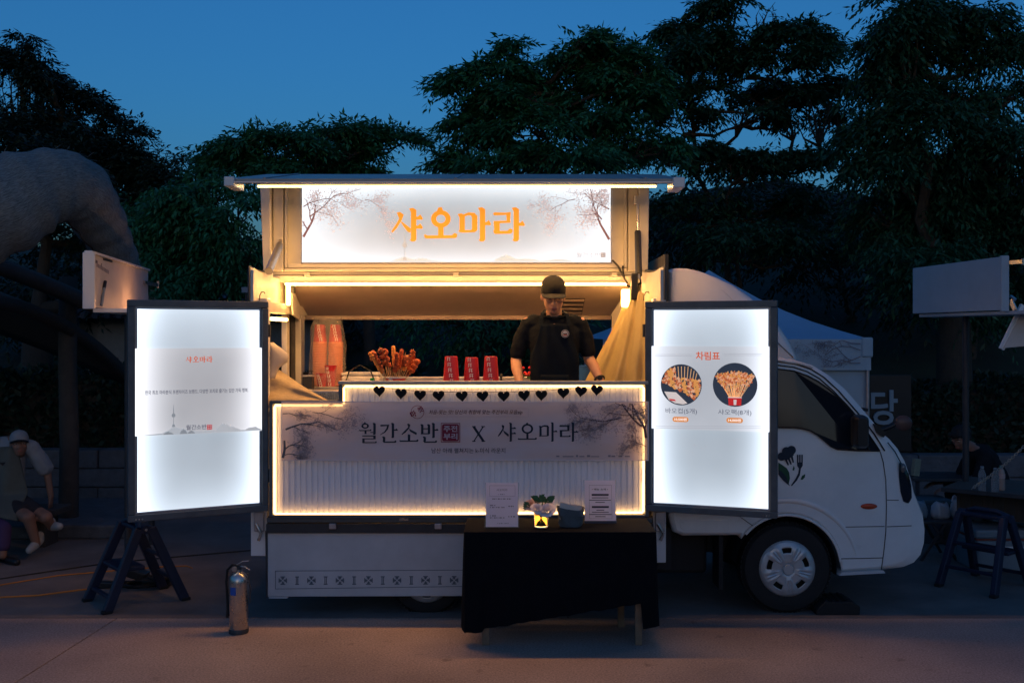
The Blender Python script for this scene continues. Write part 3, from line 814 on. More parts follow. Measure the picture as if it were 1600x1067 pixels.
# ---- clipped hedges
def hedge(name, label, x0, x1, y0, y1, z0, z1, n, seed, material):
    rg = np.random.default_rng(seed)
    t = thing(name, label, 'hedge', ((x0 + x1) / 2, (y0 + y1) / 2, 0))
    core = MB().box(x0 + 0.12 - (x0 + x1) / 2, x1 - 0.12 - (x0 + x1) / 2, y0 + 0.15 - (y0 + y1) / 2, y1 - 0.1 - (y0 + y1) / 2, 0.0, z1 - 0.12)
    obj('twigs', core, M['bark'], t)
    u = rg.random((n, 3))
    face = rg.random(n) < 0.6
    p = np.stack([x0 + (x1 - x0) * u[:, 0], np.where(face, y0 + 0.14 * u[:, 1], y0 + (y1 - y0) * u[:, 1]), np.where(face, z0 + (z1 - z0) * u[:, 2], z1 - 0.16 * u[:, 2])], 1)
    p[:, 2] += 0.06 * np.sin(p[:, 0] * 3.1) + 0.05 * np.sin(p[:, 0] * 7.7 + 1)
    p[:, 1] += 0.06 * np.sin(p[:, 0] * 4.3) * np.cos(p[:, 2] * 5)
    d = unit(np.stack([rg.normal(0, 0.7, n), -0.6 + rg.normal(0, 0.5, n), 0.5 + rg.normal(0, 0.6, n)], 1))
    s = unit(np.cross(d, rg.normal(0, 1, (n, 3))))
    L = 0.07 + 0.06 * rg.random(n)
    leaf_object('leaves', p - np.array([(x0 + x1) / 2, (y0 + y1) / 2, 0]), d, s, L, L * 0.28, material, t)
hedge('hedge', 'long clipped dark hedge above the stone wall behind the seated man', -11, -1.2, 12.6, 13.9, 0.3, 1.55, 16000, 3, M['leaf_deep'])
hedge('hedge', 'dark rounded hedge behind the crouching person and the three bottles', 4.9, 12, 13.0, 14.4, 0.2, 1.35, 12000, 4, M['leaf_deep'])

# ---- low block walls
def block_wall(name, label, x0, x1, y, h, courses, bw, seed):
    rr = random.Random(seed)
    t = thing(name, label, 'wall', ((x0 + x1) / 2, y, 0))
    ch = h / courses
    me_cache = {}
    obj('backing', MB().box(x0 - (x0 + x1) / 2, x1 - (x0 + x1) / 2, 0.03, 0.3, 0, h - 0.02), M['joint'], t)
    for c in range(courses):
        x = x0 - (0 if c % 2 else bw * 0.5)
        while x < x1 - 0.05:
            a, b = max(x, x0), min(x + bw, x1)
            if b - a > 0.08:
                mb = MB().box(a + 0.006 - (x0 + x1) / 2, b - 0.006 - (x0 + x1) / 2, rr.uniform(-0.012, 0.008), 0.26, c * ch + 0.006, (c + 1) * ch - 0.004)
                obj('stone_block', mb, M['stone'], t, bevel=0.012)
            x += bw
    return t
block_wall('stone_wall', 'low wall of stone blocks along the foot of the hedge, behind the seated man', -9.5, -1.0, 11.6, 0.66, 3, 0.85, 5)
block_wall('stone_wall', 'low wall of stone blocks behind the crouching person', 4.0, 10.5, 12.0, 0.55, 2, 0.9, 6)

# ---- thatched pavilion (roof eave like a thick rolled bundle, post, stone step)
def thatch_mat():
    m = mat('thatch', (0.17, 0.17, 0.165), 0.95)
    nt = m.node_tree; n, l = nt.nodes, nt.links; b = n['Principled BSDF']
    uv = n.new('ShaderNodeUVMap'); uv.uv_map = 'uv'
    mp = n.new('ShaderNodeMapping'); mp.inputs['Scale'].default_value = (16, 120, 1); l.new(uv.outputs[0], mp.inputs[0])
    t = n.new('ShaderNodeTexNoise'); t.inputs['Scale'].default_value = 1.6; t.inputs['Detail'].default_value = 7; t.inputs['Distortion'].default_value = 1.2
    l.new(mp.outputs[0], t.inputs['Vector'])
    r = n.new('ShaderNodeValToRGB'); r.color_ramp.elements[0].position = 0.32; r.color_ramp.elements[0].color = (0.075, 0.09, 0.095, 1); r.color_ramp.elements[1].position = 0.7; r.color_ramp.elements[1].color = (0.30, 0.34, 0.35, 1)
    l.new(t.outputs['Fac'], r.inputs[0]); l.new(r.outputs[0], b.inputs['Base Color'])
    bp = n.new('ShaderNodeBump'); bp.inputs['Strength'].default_value = 0.6; bp.inputs['Distance'].default_value = 0.02; l.new(t.outputs['Fac'], bp.inputs['Height']); l.new(bp.outputs[0], b.inputs['Normal'])
    return m
M['thatch'] = thatch_mat()
pav = thing('thatched_pavilion', 'open pavilion with thick rolled thatch eave on a round timber post', 'pavilion', (-4.5, 9.6, 0))
PO = Vector((-4.5, 9.6, 0))
def roll(path, radii, name, nseg=26, bump_rings=()):
    """thatch bundle as a tube with UVs along and round it"""
    pts = [Vector(p) for p in path]
    # resample with Catmull-Rom
    def cr(p0, p1, p2, p3, t):
        return 0.5 * ((2 * p1) + (p2 - p0) * t + (2 * p0 - 5 * p1 + 4 * p2 - p3) * t * t + (3 * p1 - p0 - 3 * p2 + p3) * t ** 3)
    ex = [pts[0] * 2 - pts[1]] + pts + [pts[-1] * 2 - pts[-2]]
    er = [radii[0]] + list(radii) + [radii[-1]]
    out, rad = [], []
    for i in range(len(pts) - 1):
        for k in range(10):
            t = k / 10
            out.append(cr(ex[i], ex[i + 1], ex[i + 2], ex[i + 3], t)); rad.append(er[i + 1] * (1 - t) + er[i + 2] * t)
    out.append(pts[-1]); rad.append(radii[-1])
    m = len(out)
    lay = [rad[i] * (1 + 0.035 * math.sin(i * 1.25) + 0.05 * ((i % 9) / 9.0 - 0.5)) for i in range(m)]
    mb = MB(); mb.tube(out, lay, nseg)
    me = mb.mesh(name)
    uvl = me.uv_layers.new(name='uv')
    for poly in me.polygons:
        for li in poly.loop_indices:
            vi = me.loops[li].vertex_index
            a, k = divmod(vi, nseg)
            uvl.data[li].uv = (a / m * 3.0 + 0.02 * math.sin(k), (abs(k - nseg / 2)) / nseg * 2)
    me.materials.append(M['thatch']); smooth_mesh(me, 180)
    o = bpy.data.objects.new(name, me); COL.objects.link(o); o.parent = pav
    return o, out, lay
def rel(px, py, d):
    return Vector(P(px, py, d)) - PO
eave, epath, erad = roll([rel(-190, 420, 8.0), rel(-90, 352, 8.15), rel(0, 322, 8.3), rel(70, 292, 8.5), rel(118, 296, 8.75), rel(152, 340, 9.1), rel(180, 395, 9.5), rel(203, 445, 9.9), rel(215, 480, 10.2)],
                         [0.46, 0.44, 0.42, 0.32, 0.29, 0.235, 0.19, 0.15, 0.12], 'thatch_eave')
# dark sewn seams that bind the bundle, running along it
for q0_, q1_ in ((2.3, 3.3), (3.1, 3.9), (1.5, 2.6), (4.0, 4.5)):
    path_ = []
    m_ = len(epath)
    for i in range(1, m_):
        d_ = (epath[min(i + 1, m_ - 1)] - epath[i - 1]).normalized()
        a_ = d_.cross(Vector((0, 0, 1))).normalized(); b_ = a_.cross(d_)
        t_ = q0_ + (q1_ - q0_) * i / m_
        path_.append(epath[i] + (a_ * math.cos(t_) + b_ * math.sin(t_)) * erad[i] * 1.0)
    obj('seam_rope', MB().tube(path_, 0.011, 6), M['old_wood'], pav, smooth=60)
# tufts of straw standing off the eave
rg = np.random.default_rng(8)
ns = 1300
idx = rg.integers(0, len(epath) - 1, ns); th = rg.random(ns) * 2 * PI
pc = np.array([tuple(p) for p in epath]); tn = unit(np.gradient(pc, axis=0))
aa = unit(np.cross(tn, np.array([[0, 0, 1.0]]))); bb = np.cross(tn, aa)
nrm = aa[idx] * np.cos(th)[:, None] + bb[idx] * np.sin(th)[:, None]
pos = pc[idx] + tn[idx] * rg.normal(0, 0.04, (ns, 1)) + nrm * (np.array(erad)[idx] * 0.985)[:, None]
tang = np.cross(nrm, tn[idx])
dr = unit(tang * rg.choice([-1, 1], (ns, 1)) * 0.5 + tn[idx] * (0.9 + 0 * rg.random((ns, 1))) + nrm * (0.02 + 0.06 * rg.random((ns, 1))) + rg.normal(0, 0.25, (ns, 3)))
sd = unit(np.cross(dr, nrm)); L = 0.07 + 0.10 * rg.random(ns)
straw = leaf_object('straw', pos, dr, sd, L, np.full(ns, 0.0025), mat('straw', (0.20, 0.20, 0.19), 0.9, island=0.5), pav)
straw['kind'] = 'stuff'
# the roof's underside and body, running off to the left and back
mb = MB().grid(lambda u, v: tuple(Vector((-9.6 + 5.1 * u, 8.3 + 3.6 * v, 3.25 - 0.9 * v * v - 0.95 * u * u + 0.5 * v * (1 - u))) - PO), 14, 10)
roofm = obj('thatch_roof', mb, M['old_wood'], pav, smooth=180, solid=0.12)
obj('eave_beam', MB().tube([rel(-30, 405, 9.6), rel(60, 440, 9.9), rel(150, 478, 10.3)], 0.085, 10), M['old_wood'], pav, smooth=60)
pt = rel(107, 520, 10.3)
obj('post', MB().tube([(pt.x, pt.y, 0.12), (pt.x + 0.01, pt.y, 0.9), (pt.x - 0.01, pt.y, 1.7), (pt.x, pt.y, 2.6)], [0.10, 0.096, 0.092, 0.09], 14), M['old_wood'], pav, smooth=60)
obj('post', MB().tube([(pt.x - 3.6, pt.y, 0.12), (pt.x - 3.6, pt.y, 2.6)], 0.095, 14), M['old_wood'], pav, smooth=60)
# stone edge of the pavilion's platform, stone by stone
xx = -9.0
rr = random.Random(4)
while xx < -3.9:
    w = rr.uniform(0.5, 0.8)
    obj('kerb_stone', MB().box(xx - PO.x, xx + w - 0.015 - PO.x, 9.75 - PO.y + rr.uniform(-0.02, 0.02), 10.2 - PO.y, 0, 0.13 + rr.uniform(-0.01, 0.01)), M['stone'], pav, bevel=0.02)
    xx += w
obj('platform', MB().box(-9.0 - PO.x, -3.95 - PO.x, 10.2 - PO.y, 11.5 - PO.y, 0, 0.115), M['stone'], pav)
# bench plank the man sits on
bench = thing('bench', 'low dark plank bench under the seated man', 'bench', (-4.9, 9.5, 0))
obj('seat', MB().box(-1.4, 0.62, -0.16, 0.2, 0.30, 0.36), M['old_wood'], bench, bevel=0.01)
for x in (-1.2, 0.45):
    obj('leg', MB().box(x - 0.05, x + 0.05, -0.12, 0.16, 0.0, 0.30), M['old_wood'], bench, bevel=0.006)

# ---- tiled roof of a house far behind
house = thing('tiled_house', 'low house with dark blue tiled roof glimpsed between left door and trees', 'house', (-5.9, 18.5, 0))
obj('wall', MB().box(-2.4, 2.2, 0.6, 3.0, 0, 2.35), M['plaster'], house)
obj('roof', MB().add([(-3.0, -0.1, 2.3), (2.7, -0.1, 2.3), (2.4, 1.7, 3.15), (-2.6, 1.7, 3.15), (-3.0, 3.5, 2.3), (2.7, 3.5, 2.3)], [(0, 1, 2, 3), (3, 2, 5, 4), (0, 3, 4), (1, 5, 2), (0, 4, 5, 1)]), M['roof_tile'], house)
for i in range(26):
    u = (i + 0.5) / 26
    a = (-3.0 + 5.7 * u, -0.14, 2.33); b = (-2.6 + 5.0 * u, 1.68, 3.18)
    obj('tile_row', MB().tube([a, ((a[0] + b[0]) / 2, (a[1] + b[1]) / 2, (a[2] + b[2]) / 2 - 0.05), b], 0.062, 6), M['roof_tile'], house, smooth=60)
obj('ridge', MB().tube([(-2.75, 1.7, 3.3), (0, 1.7, 3.2), (2.55, 1.7, 3.3)], 0.12, 8), M['roof_tile'], house, smooth=60)

# ---- small notice plate fixed to a trunk beyond the left corner of the truck
pl = thing('notice_plate', 'small pale plate on a thin stake in the dark beyond the truck corner', 'sign', P(384, 520, 12.2)[:2] + (0,))
z = P(384, 453, 12.2)[2]
obj('plate', MB().box(-0.05, 0.05, -0.012, 0, z - 0.035, z + 0.035), M['cooler'], pl, bevel=0.004)
obj('stake', MB().tube([(0, 0.01, 0), (0, 0.01, z)], 0.012, 6), M['dark_metal'], pl)

# ---- canopy tent behind the cab
tent = thing('canopy_tent', 'white canopy tent with printed valance behind the truck cab', 'tent', (2.45, 12.4, 0))
x0, x1, y0, y1, ze, zp = -1.45, 1.49, -1.45, 1.45, 1.95, 2.80
rf = MB()
def roofpt(a, b, t):
    sag = -0.06 * math.sin(PI * t)
    return (a[0] * (1 - t), a[1] * (1 - t), ze + (zp - ze) * t + sag)
cs = [(x0, y0), (x1, y0), (x1, y1), (x0, y1)]
for i in range(4):
    a, b = cs[i], cs[(i + 1) % 4]
    rf.grid(lambda u, v, a=a, b=b: ((a[0] * (1 - u) + b[0] * u) * (1 - v), (a[1] * (1 - u) + b[1] * u) * (1 - v), ze + (zp - ze) * v - 0.13 * math.sin(PI * v) * (0.75 + 0.25 * math.sin(PI * u))), 6, 6)
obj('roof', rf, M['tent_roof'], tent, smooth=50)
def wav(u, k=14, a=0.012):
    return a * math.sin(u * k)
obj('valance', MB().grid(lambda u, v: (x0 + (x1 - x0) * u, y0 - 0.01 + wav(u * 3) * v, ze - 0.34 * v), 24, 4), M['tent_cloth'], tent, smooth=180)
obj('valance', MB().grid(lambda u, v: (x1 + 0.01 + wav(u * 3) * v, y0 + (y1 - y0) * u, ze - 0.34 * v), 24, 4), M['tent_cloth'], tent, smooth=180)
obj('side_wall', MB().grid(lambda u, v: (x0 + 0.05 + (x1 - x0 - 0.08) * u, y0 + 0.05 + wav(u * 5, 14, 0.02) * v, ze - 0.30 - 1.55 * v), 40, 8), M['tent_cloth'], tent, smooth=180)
for a, b in cs:
    obj('leg', MB().tube([(a * 0.985, b * 0.985, 0), (a * 0.985, b * 0.985, ze)], 0.022, 8), M['alu'], tent, smooth=60)
obj('corner_cap', MB().box(x1 - 0.10, x1 + 0.025, y0 - 0.03, y0 + 0.08, ze - 0.2, ze + 0.02), M['tent_cloth'], tent, bevel=0.02)
pr = MB(); rg_ = random.Random(5)
for k in range(4):
    branches(pr, x1 - 0.12, ze - 0.05 - 0.07 * k, PI + 0.12 * (k - 1.5), 0.42, 0.012, y0 - 0.035, rg_, 1, pr, (x1 - 0.85, x1 - 0.1, ze - 0.32, ze - 0.01))
obj('branch_print', pr, M['ink_grey'], tent, fix=False)

# ---- standing letter sign
ls = thing('letter_sign', 'dark board with large raised pale letter 당 beside the tent', 'sign', P(1385, 520, 12.3)[:2] + (0,))
obj('board', MB().box(-0.5, 0.32, 0.02, 0.08, 0.55, 1.5), M['black_plastic'], ls, bevel=0.008)
for x in (-0.42, 0.24):
    obj('leg', MB().box(x - 0.02, x + 0.02, 0.08, 0.12, 0, 1.45), M['dark_metal'], ls)
tm = MB(); put_text(tm, '당', -0.03, 1.10, 0.0, h=0.43, w=0.33, bold=0.02)
obj('letter', tm, M['channel_letter'], ls, solid=0.03, fix=False)
# ================================================================ THE FOOD TRUCK
TD = 7.15                       # distance of the truck's near side
truck = thing('food_truck', 'white food truck with opened serving hatch, lit roof sign and light box doors', 'truck', (0, TD, 0))
TO = Vector((0, TD, 0))
def T(name, mb, m, parent=None, **k):
    """part of the truck, given in world coordinates"""
    mb.v = [(x, y - TD, z) for x, y, z in mb.v]
    return obj(name, mb, m, parent or truck, **k)

# ---- cab: side profile lofted across its width, leaning in above the belt line
cab_px = [(1046, 806), (1047, 560), (1100, 557), (1160, 556), (1210, 559), (1245, 564), (1275, 573), (1298, 588), (1322, 610), (1345, 637), (1363, 660), (1376, 677),
          (1388, 688), (1400, 703), (1410, 722), (1419, 748), (1424, 772), (1431, 790), (1437, 806), (1440, 830), (1439, 850), (1434, 868), (1424, 880), (1408, 887), (1380, 891), (1316, 894),
          (1313, 880)]
acx, acy, ar = 1230, 889, 83.5
for k in range(1, 15):
    a = R(6 + (147 - 6) * k / 14)
    cab_px.append((acx + ar * math.cos(a), acy - ar * math.sin(a)))
cab_px += [(1156, 837), (1068, 838), (1053, 832)]
cab = XZ(cab_px, TD)
W = 1.72
def lean(z):
    return 0.11 * max(0.0, (z - 1.34)) ** 1.2 / 0.52 ** 0.2 * 1.0
cxm = sum(x for x, z in cab) / len(cab); czm = 1.0
sl = [(0.0, 0.030), (0.012, 0.012), (0.035, 0.0), (0.10, 0.0), (0.45, 0.0), (0.86, 0.0), (W - 0.45, 0.0), (W - 0.1, 0.0), (W - 0.035, 0.0), (W - 0.012, 0.012), (W, 0.03)]
rings = []
# inward normals of the outline, for the rounded edges
def inset_poly(pts, d):
    out = []
    n = len(pts)
    area = sum(pts[i][0] * pts[(i + 1) % n][1] - pts[(i + 1) % n][0] * pts[i][1] for i in range(n))
    sg = 1 if area > 0 else -1
    for i in range(n):
        a, b, c = pts[i - 1], pts[i], pts[(i + 1) % n]
        e1 = Vector((b[0] - a[0], b[1] - a[1])); e2 = Vector((c[0] - b[0], c[1] - b[1]))
        n1 = Vector((-e1.y, e1.x)).normalized(); n2 = Vector((-e2.y, e2.x)).normalized()
        m = (n1 + n2)
        if m.length < 1e-5: m = n1
        m.normalize()
        out.append((b[0] + m.x * d * sg, b[1] + m.y * d * sg))
    return out
for t, ins in sl:
    q = inset_poly(cab, ins) if ins else cab
    ring_ = []
    bl = 1 - ((t - W / 2) / (W / 2)) ** 2
    bl = max(0, bl) ** 0.6
    for i, (x, z) in enumerate(q):
        fx = max(0.0, (cab[i][0] - 2.15) / 0.8)
        yy = t
        lz = lean(z)
        if t < W / 2: yy = t + lz
        else: yy = t - lz
        ring_.append((x + 0.16 * min(1, fx) * (bl - 0.0) - 0.05 * min(1, fx) * (1 if t < 0.02 or t > W - 0.02 else 0), TD + yy, z + (0.03 * bl if z > 1.6 else 0)))
    rings.append(ring_)
mb = MB().rings(rings)
cabo = T('cab', mb, M['white_paint'], smooth=32)

def side(pts_px, off, thick, name, m, parent=None, **k):
    """a plate lying on the cab's side"""
    pts = XZ(pts_px, TD)
    mb = MB(); n = len(pts)
    f = [(x, TD + lean(z) - off, z) for x, z in pts] + [(x, TD + lean(z) - off + thick, z) for x, z in pts]
    mb.add(f, [tuple(range(n)), tuple(range(2 * n - 1, n - 1, -1))] + [((i + 1) % n, i, n + i, n + (i + 1) % n) for i in range(n)])
    return T(name, mb, m, parent, **k)
def seam(pts_px, r, name='seam', m='joint', off=0.001, parent=None):
    pts = XZ(pts_px, TD)
    # resample so that it follows the lean
    fine = []
    for i in range(len(pts) - 1):
        for k in range(4):
            t = k / 4; fine.append((pts[i][0] * (1 - t) + pts[i + 1][0] * t, pts[i][1] * (1 - t) + pts[i + 1][1] * t))
    fine.append(pts[-1])
    return T(name, MB().tube([(x, TD + lean(z) - off, z) for x, z in fine], r, 6), M[m], parent or cabo, smooth=60)
# as children of the cab: the cab object sits at the truck's origin, so coordinates agree
win_px = [(1100, 576), (1160, 574), (1216, 576.5), (1243, 580), (1264, 587.5), (1280, 596), (1295, 607), (1314, 624), (1333, 645), (1352, 671), (1374, 704), (1340, 703.5), (1308, 701.5), (1298, 697), (1288, 688), (1277, 679), (1266, 672.5), (1254, 669), (1241, 667.5), (1216, 667), (1100, 667)]
side(win_px, 0.007, 0.02, 'side_window', M['glass_dark'], cabo)
seam([(1333, 645), (1340, 663), (1352, 690), (1358, 704)], 0.006, 'quarter_bar', 'black_plastic', 0.010)
# window rubber
seam(win_px[2:11], 0.006, 'window_seal', 'rubber', 0.008)
seam(win_px[10:20], 0.006, 'window_seal', 'rubber', 0.008)
# rain gutter with its two dark lines and the pale lip between
seam([(1160, 562), (1216, 564.5), (1247, 569), (1270, 577), (1290, 590), (1312, 611), (1340, 644), (1366, 678), (1382, 704)], 0.005, 'gutter_line', 'rubber', 0.004)
seam([(1160, 568), (1216, 570.5), (1243, 574), (1264, 581), (1283, 592), (1304, 611), (1328, 637), (1350, 664)], 0.0045, 'gutter_line', 'rubber', 0.004)
seam([(1190, 561), (1220, 563), (1250, 567.5), (1272, 573.5)], 0.011, 'roof_gutter', 'white_paint', 0.012)
# door seams and creases
seam([(1375, 705), (1380, 722), (1384, 750), (1385, 790), (1384, 830), (1381, 860), (1377, 890)], 0.0035)
seam([(1386, 781), (1404, 781)], 0.0028)
seam([(1320, 823), (1350, 822.5), (1382, 822)], 0.0028)
seam([(1386, 822.5), (1424, 821)], 0.0028)
seam([(1313, 872.5), (1345, 872), (1379, 871)], 0.0032)
seam([(1148, 801), (1162, 811), (1176, 821)], 0.003)
# flare over the wheel arch
fl = []
for k in range(19):
    a = R(10 + 128 * k / 18)
    fl.append((acx + (ar + 27) * math.cos(a), acy - (ar + 24) * math.sin(a)))
pts = XZ(fl, TD)
T('arch_flare', MB().tube([(x, TD + 0.012, z) for x, z in pts], [0.014 + 0.012 * math.sin(PI * i / 18) for i in range(19)], 8), M['white_paint'], cabo, smooth=60)
arch = XZ([(acx + (ar + 1) * math.cos(R(a)), acy - (ar + 1) * math.sin(R(a))) for a in range(8, 146, 6)], TD)
T('arch_lip', MB().tube([(x, TD + 0.004, z) for x, z in arch], 0.010, 8), M['white_paint'], cabo, smooth=60)
arch2 = XZ([(acx + (ar - 4) * math.cos(R(a)), acy - (ar - 4) * math.sin(R(a))) for a in range(-8, 180, 7)], TD)
mb = MB(); n = len(arch2)
mb.add([(x, TD + 0.03, z) for x, z in arch2] + [(x, TD + 0.75, z) for x, z in arch2], [(i, i + 1, n + i + 1, n + i) for i in range(n - 1)])
T('arch_liner', mb, M['rubber'], cabo, smooth=60)
# sill step
side([(1314, 893), (1379, 890), (1382, 894), (1310, 898)], 0.02, 0.2, 'step', M['skirt_paint'], cabo)
# rear lower valance: a pressed tray below the door
side([(1062, 812), (1140, 812), (1140, 829), (1070, 829), (1063, 824)], 0.004, 0.02, 'lower_panel', M['white_paint'], cabo, bevel=0.003)
# marker lamp
x, z = XZ([(1357.5, 790.5)], TD)[0]
mb = MB(); mb.ell((x, TD - 0.004, z), (0.060, 0.016, 0.021), 16, 8)
T('marker_lamp', mb, M['orange_lens'], cabo, smooth=60)
# headlamp on the nose's corner
hl = XZ([(1406, 722), (1412, 727), (1419, 742), (1423, 760), (1424, 778), (1420, 787), (1412, 784), (1407, 768), (1405, 745)], TD)
mb = MB(); n = len(hl)
f = []
for t, e in ((-0.004, -0.010), (0.02, 0.012), (0.10, 0.05), (0.26, 0.09)):
    q = inset_poly(hl, 0.008 if t < 0 else 0)
    f.append([(x + e, TD + t, z) for x, z in q])
mb.rings(f)
hlo = T('headlamp', mb, M['glass_dark'], cabo, smooth=40)
mb = MB(); x, z = XZ([(1411, 731)], TD)[0]
mb.ell((x, TD + 0.0, z), (0.022, 0.02, 0.035), 10, 6)
T('turn_lens', mb, M['clear_lens'], cabo, smooth=60)
# grille line, bumper corner and wiper cowl
side([(1366, 662), (1372, 664), (1384, 678), (1380, 683), (1370, 676)], 0.01, 0.25, 'cowl', M['black_plastic'], cabo)
seam([(1387, 691), (1398, 705), (1407, 722)], 0.004, 'hood_seam', 'joint', 0.001)
# wing mirror on an arm
md = 6.95
mr = XZ(rrect(1336, 1361, 649, 702, 9), md)
mb = MB()
rg_m = []
for t, ins in ((0, 0.022), (0.03, 0.004), (0.09, 0.0), (0.12, 0.012)):
    q = inset_poly(mr, ins)
    rg_m.append([(x, md + t, z) for x, z in q])
mb.rings(rg_m)
mir = T('mirror', mb, M['black_plastic'], cabo, smooth=40)
T('mirror_arm', MB().tube([P(1352, 690, md + 0.06), P(1356, 694, TD + 0.02)], 0.016, 8), M['black_plastic'], cabo, smooth=60)
# round front mirror on the far front corner
T('mirror_arm', MB().tube([(2.70, TD + 1.45, 1.40), (2.92, TD + 1.45, 1.38), (3.05, TD + 1.38, 1.36)], 0.014, 8), M['black_plastic'], cabo, smooth=60)
mb = MB(); mb.ell((3.19, TD + 0.6, 1.365), (0.075, 0.05, 0.06), 16, 10)
# that mirror sits lower and nearer: carried by its own arm from the cowl
mb = MB(); fx_, fz_ = XZ([(1411, 661)], 7.9)[0]
mb.ell((fx_, 7.9, fz_), (0.075, 0.035, 0.062), 16, 10)
T('front_mirror', mb, mat('mirror_back', (0.10, 0.05, 0.04), 0.4), cabo, smooth=60)
T('mirror_arm', MB().tube([P(1376, 672, 7.9), P(1388, 668, 7.9), P(1398, 663, 7.9)], 0.018, 8), M['black_plastic'], cabo, smooth=60)
# windscreen
ws = XZ([(1279, 577), (1300, 591), (1324, 614), (1346, 641), (1362, 661)], TD)
mb = MB()
mb.grid(lambda u, v: (ws[int(round(v * 4))][0] + 0.004 + 0.16 * min(1, max(0, (ws[int(round(v * 4))][0] - 2.15) / 0.8)) * max(0, 1 - (2 * (0.08 + 0.84 * u) - 1) ** 2) ** 0.6, TD + 0.14 + lean(ws[int(round(v * 4))][1]) + (W - 0.28 - 2 * lean(ws[int(round(v * 4))][1])) * u, ws[int(round(v * 4))][1] + 0.012), 10, 4)
T('windscreen', mb, M['glass_dark'], cabo, smooth=60)

# emblem on the door: chef's hat with fork handle, leaf and fork
em = MB(); eg = MB()
def E(pts): return XZ(pts, TD)
def eplate(mb, pts, k=0):
    pts = E(pts)
    mb.add([(x, TD - 0.0035 - 0.0002 * k, z) for x, z in pts], [tuple(range(len(pts)))])
def circ(cx, cy, r, n=16): return [(cx + r * math.cos(2 * PI * k / n), cy + r * math.sin(2 * PI * k / n)) for k in range(n)]
for k, (cx, cy, r) in enumerate(((1221, 713, 6.5), (1228.5, 705, 7), (1236.5, 703, 7))):
    eplate(em, circ(cx, cy, r), k)
eplate(em, [(1222, 708), (1240, 703), (1240, 711), (1229, 719), (1223, 717)], 4)
for a, b in (((1227, 716), (1231.5, 726)), ((1231.5, 714), (1236, 725)), ((1236.5, 711), (1239.5, 722))):
    eplate(em, [(a[0] - 2.1, a[1]), (a[0] + 1.6, a[1] - 0.8), (b[0] + 1, b[1]), (b[0] - 1, b[1] + 0.6)], 5)
# fork
for x in (1246, 1249.5, 1253):
    eplate(em, [(x - 1, 710), (x + 1, 710), (x + 1, 723), (x - 1, 723)], 6)
eplate(em, [(1245, 722), (1254, 722), (1254, 727), (1251.5, 731), (1248.5, 732), (1245.5, 728)], 7)
eplate(em, [(1248.3, 730), (1251.3, 730), (1249.5, 742), (1245, 750), (1237, 759), (1235.5, 758), (1243, 747), (1247, 739)], 8)
# leaves
eplate(eg, [(1216, 722), (1222, 726), (1229, 731), (1233, 738), (1234, 747), (1232, 757), (1224, 751), (1218, 744), (1216, 736)], 1)
eplate(em, [(1216, 733), (1222, 737), (1228, 744), (1232, 755), (1234, 759), (1230, 756), (1224, 751), (1218, 744), (1216, 741)], 3)
eplate(eg, [(1238, 734), (1240, 727), (1241.5, 731), (1240.5, 735)], 2)
eplate(eg, [(1250.5, 749), (1253, 743), (1258, 740), (1257.5, 745), (1254, 749)], 2)
T('emblem', em, M['ink_dark'], cabo, fix=False)
T('emblem', eg, mat('emblem_green', (0.012, 0.085, 0.04), 0.6), cabo, fix=False)

# ---- wind deflector on the cab roof
fd = 7.32
fp = XZ([(1046, 563), (1046, 421), (1060, 417.5), (1078, 418), (1100, 423), (1125, 433), (1150, 445), (1176, 463), (1200, 484), (1220, 507), (1238, 535), (1249, 558), (1247, 566)], fd)
mb = MB(); rr_ = []
for t, ins in ((0.0, 0.05), (0.015, 0.022), (0.05, 0.0), (0.7, -0.02), (1.3, 0.0), (1.335, 0.022), (1.35, 0.05)):
    q = inset_poly(fp, ins) if ins else fp
    rr_.append([(x, fd + t + 0.10 * max(0, (z - 1.75)), z) for x, z in q])
mb.rings(rr_)
T('wind_deflector', mb, M['white_paint'], smooth=40)
mb = MB().box(1.13, 1.155, fd + 0.03, fd + 1.3, 1.8, 2.60)
T('deflector_back', mb, M['black_plastic'])

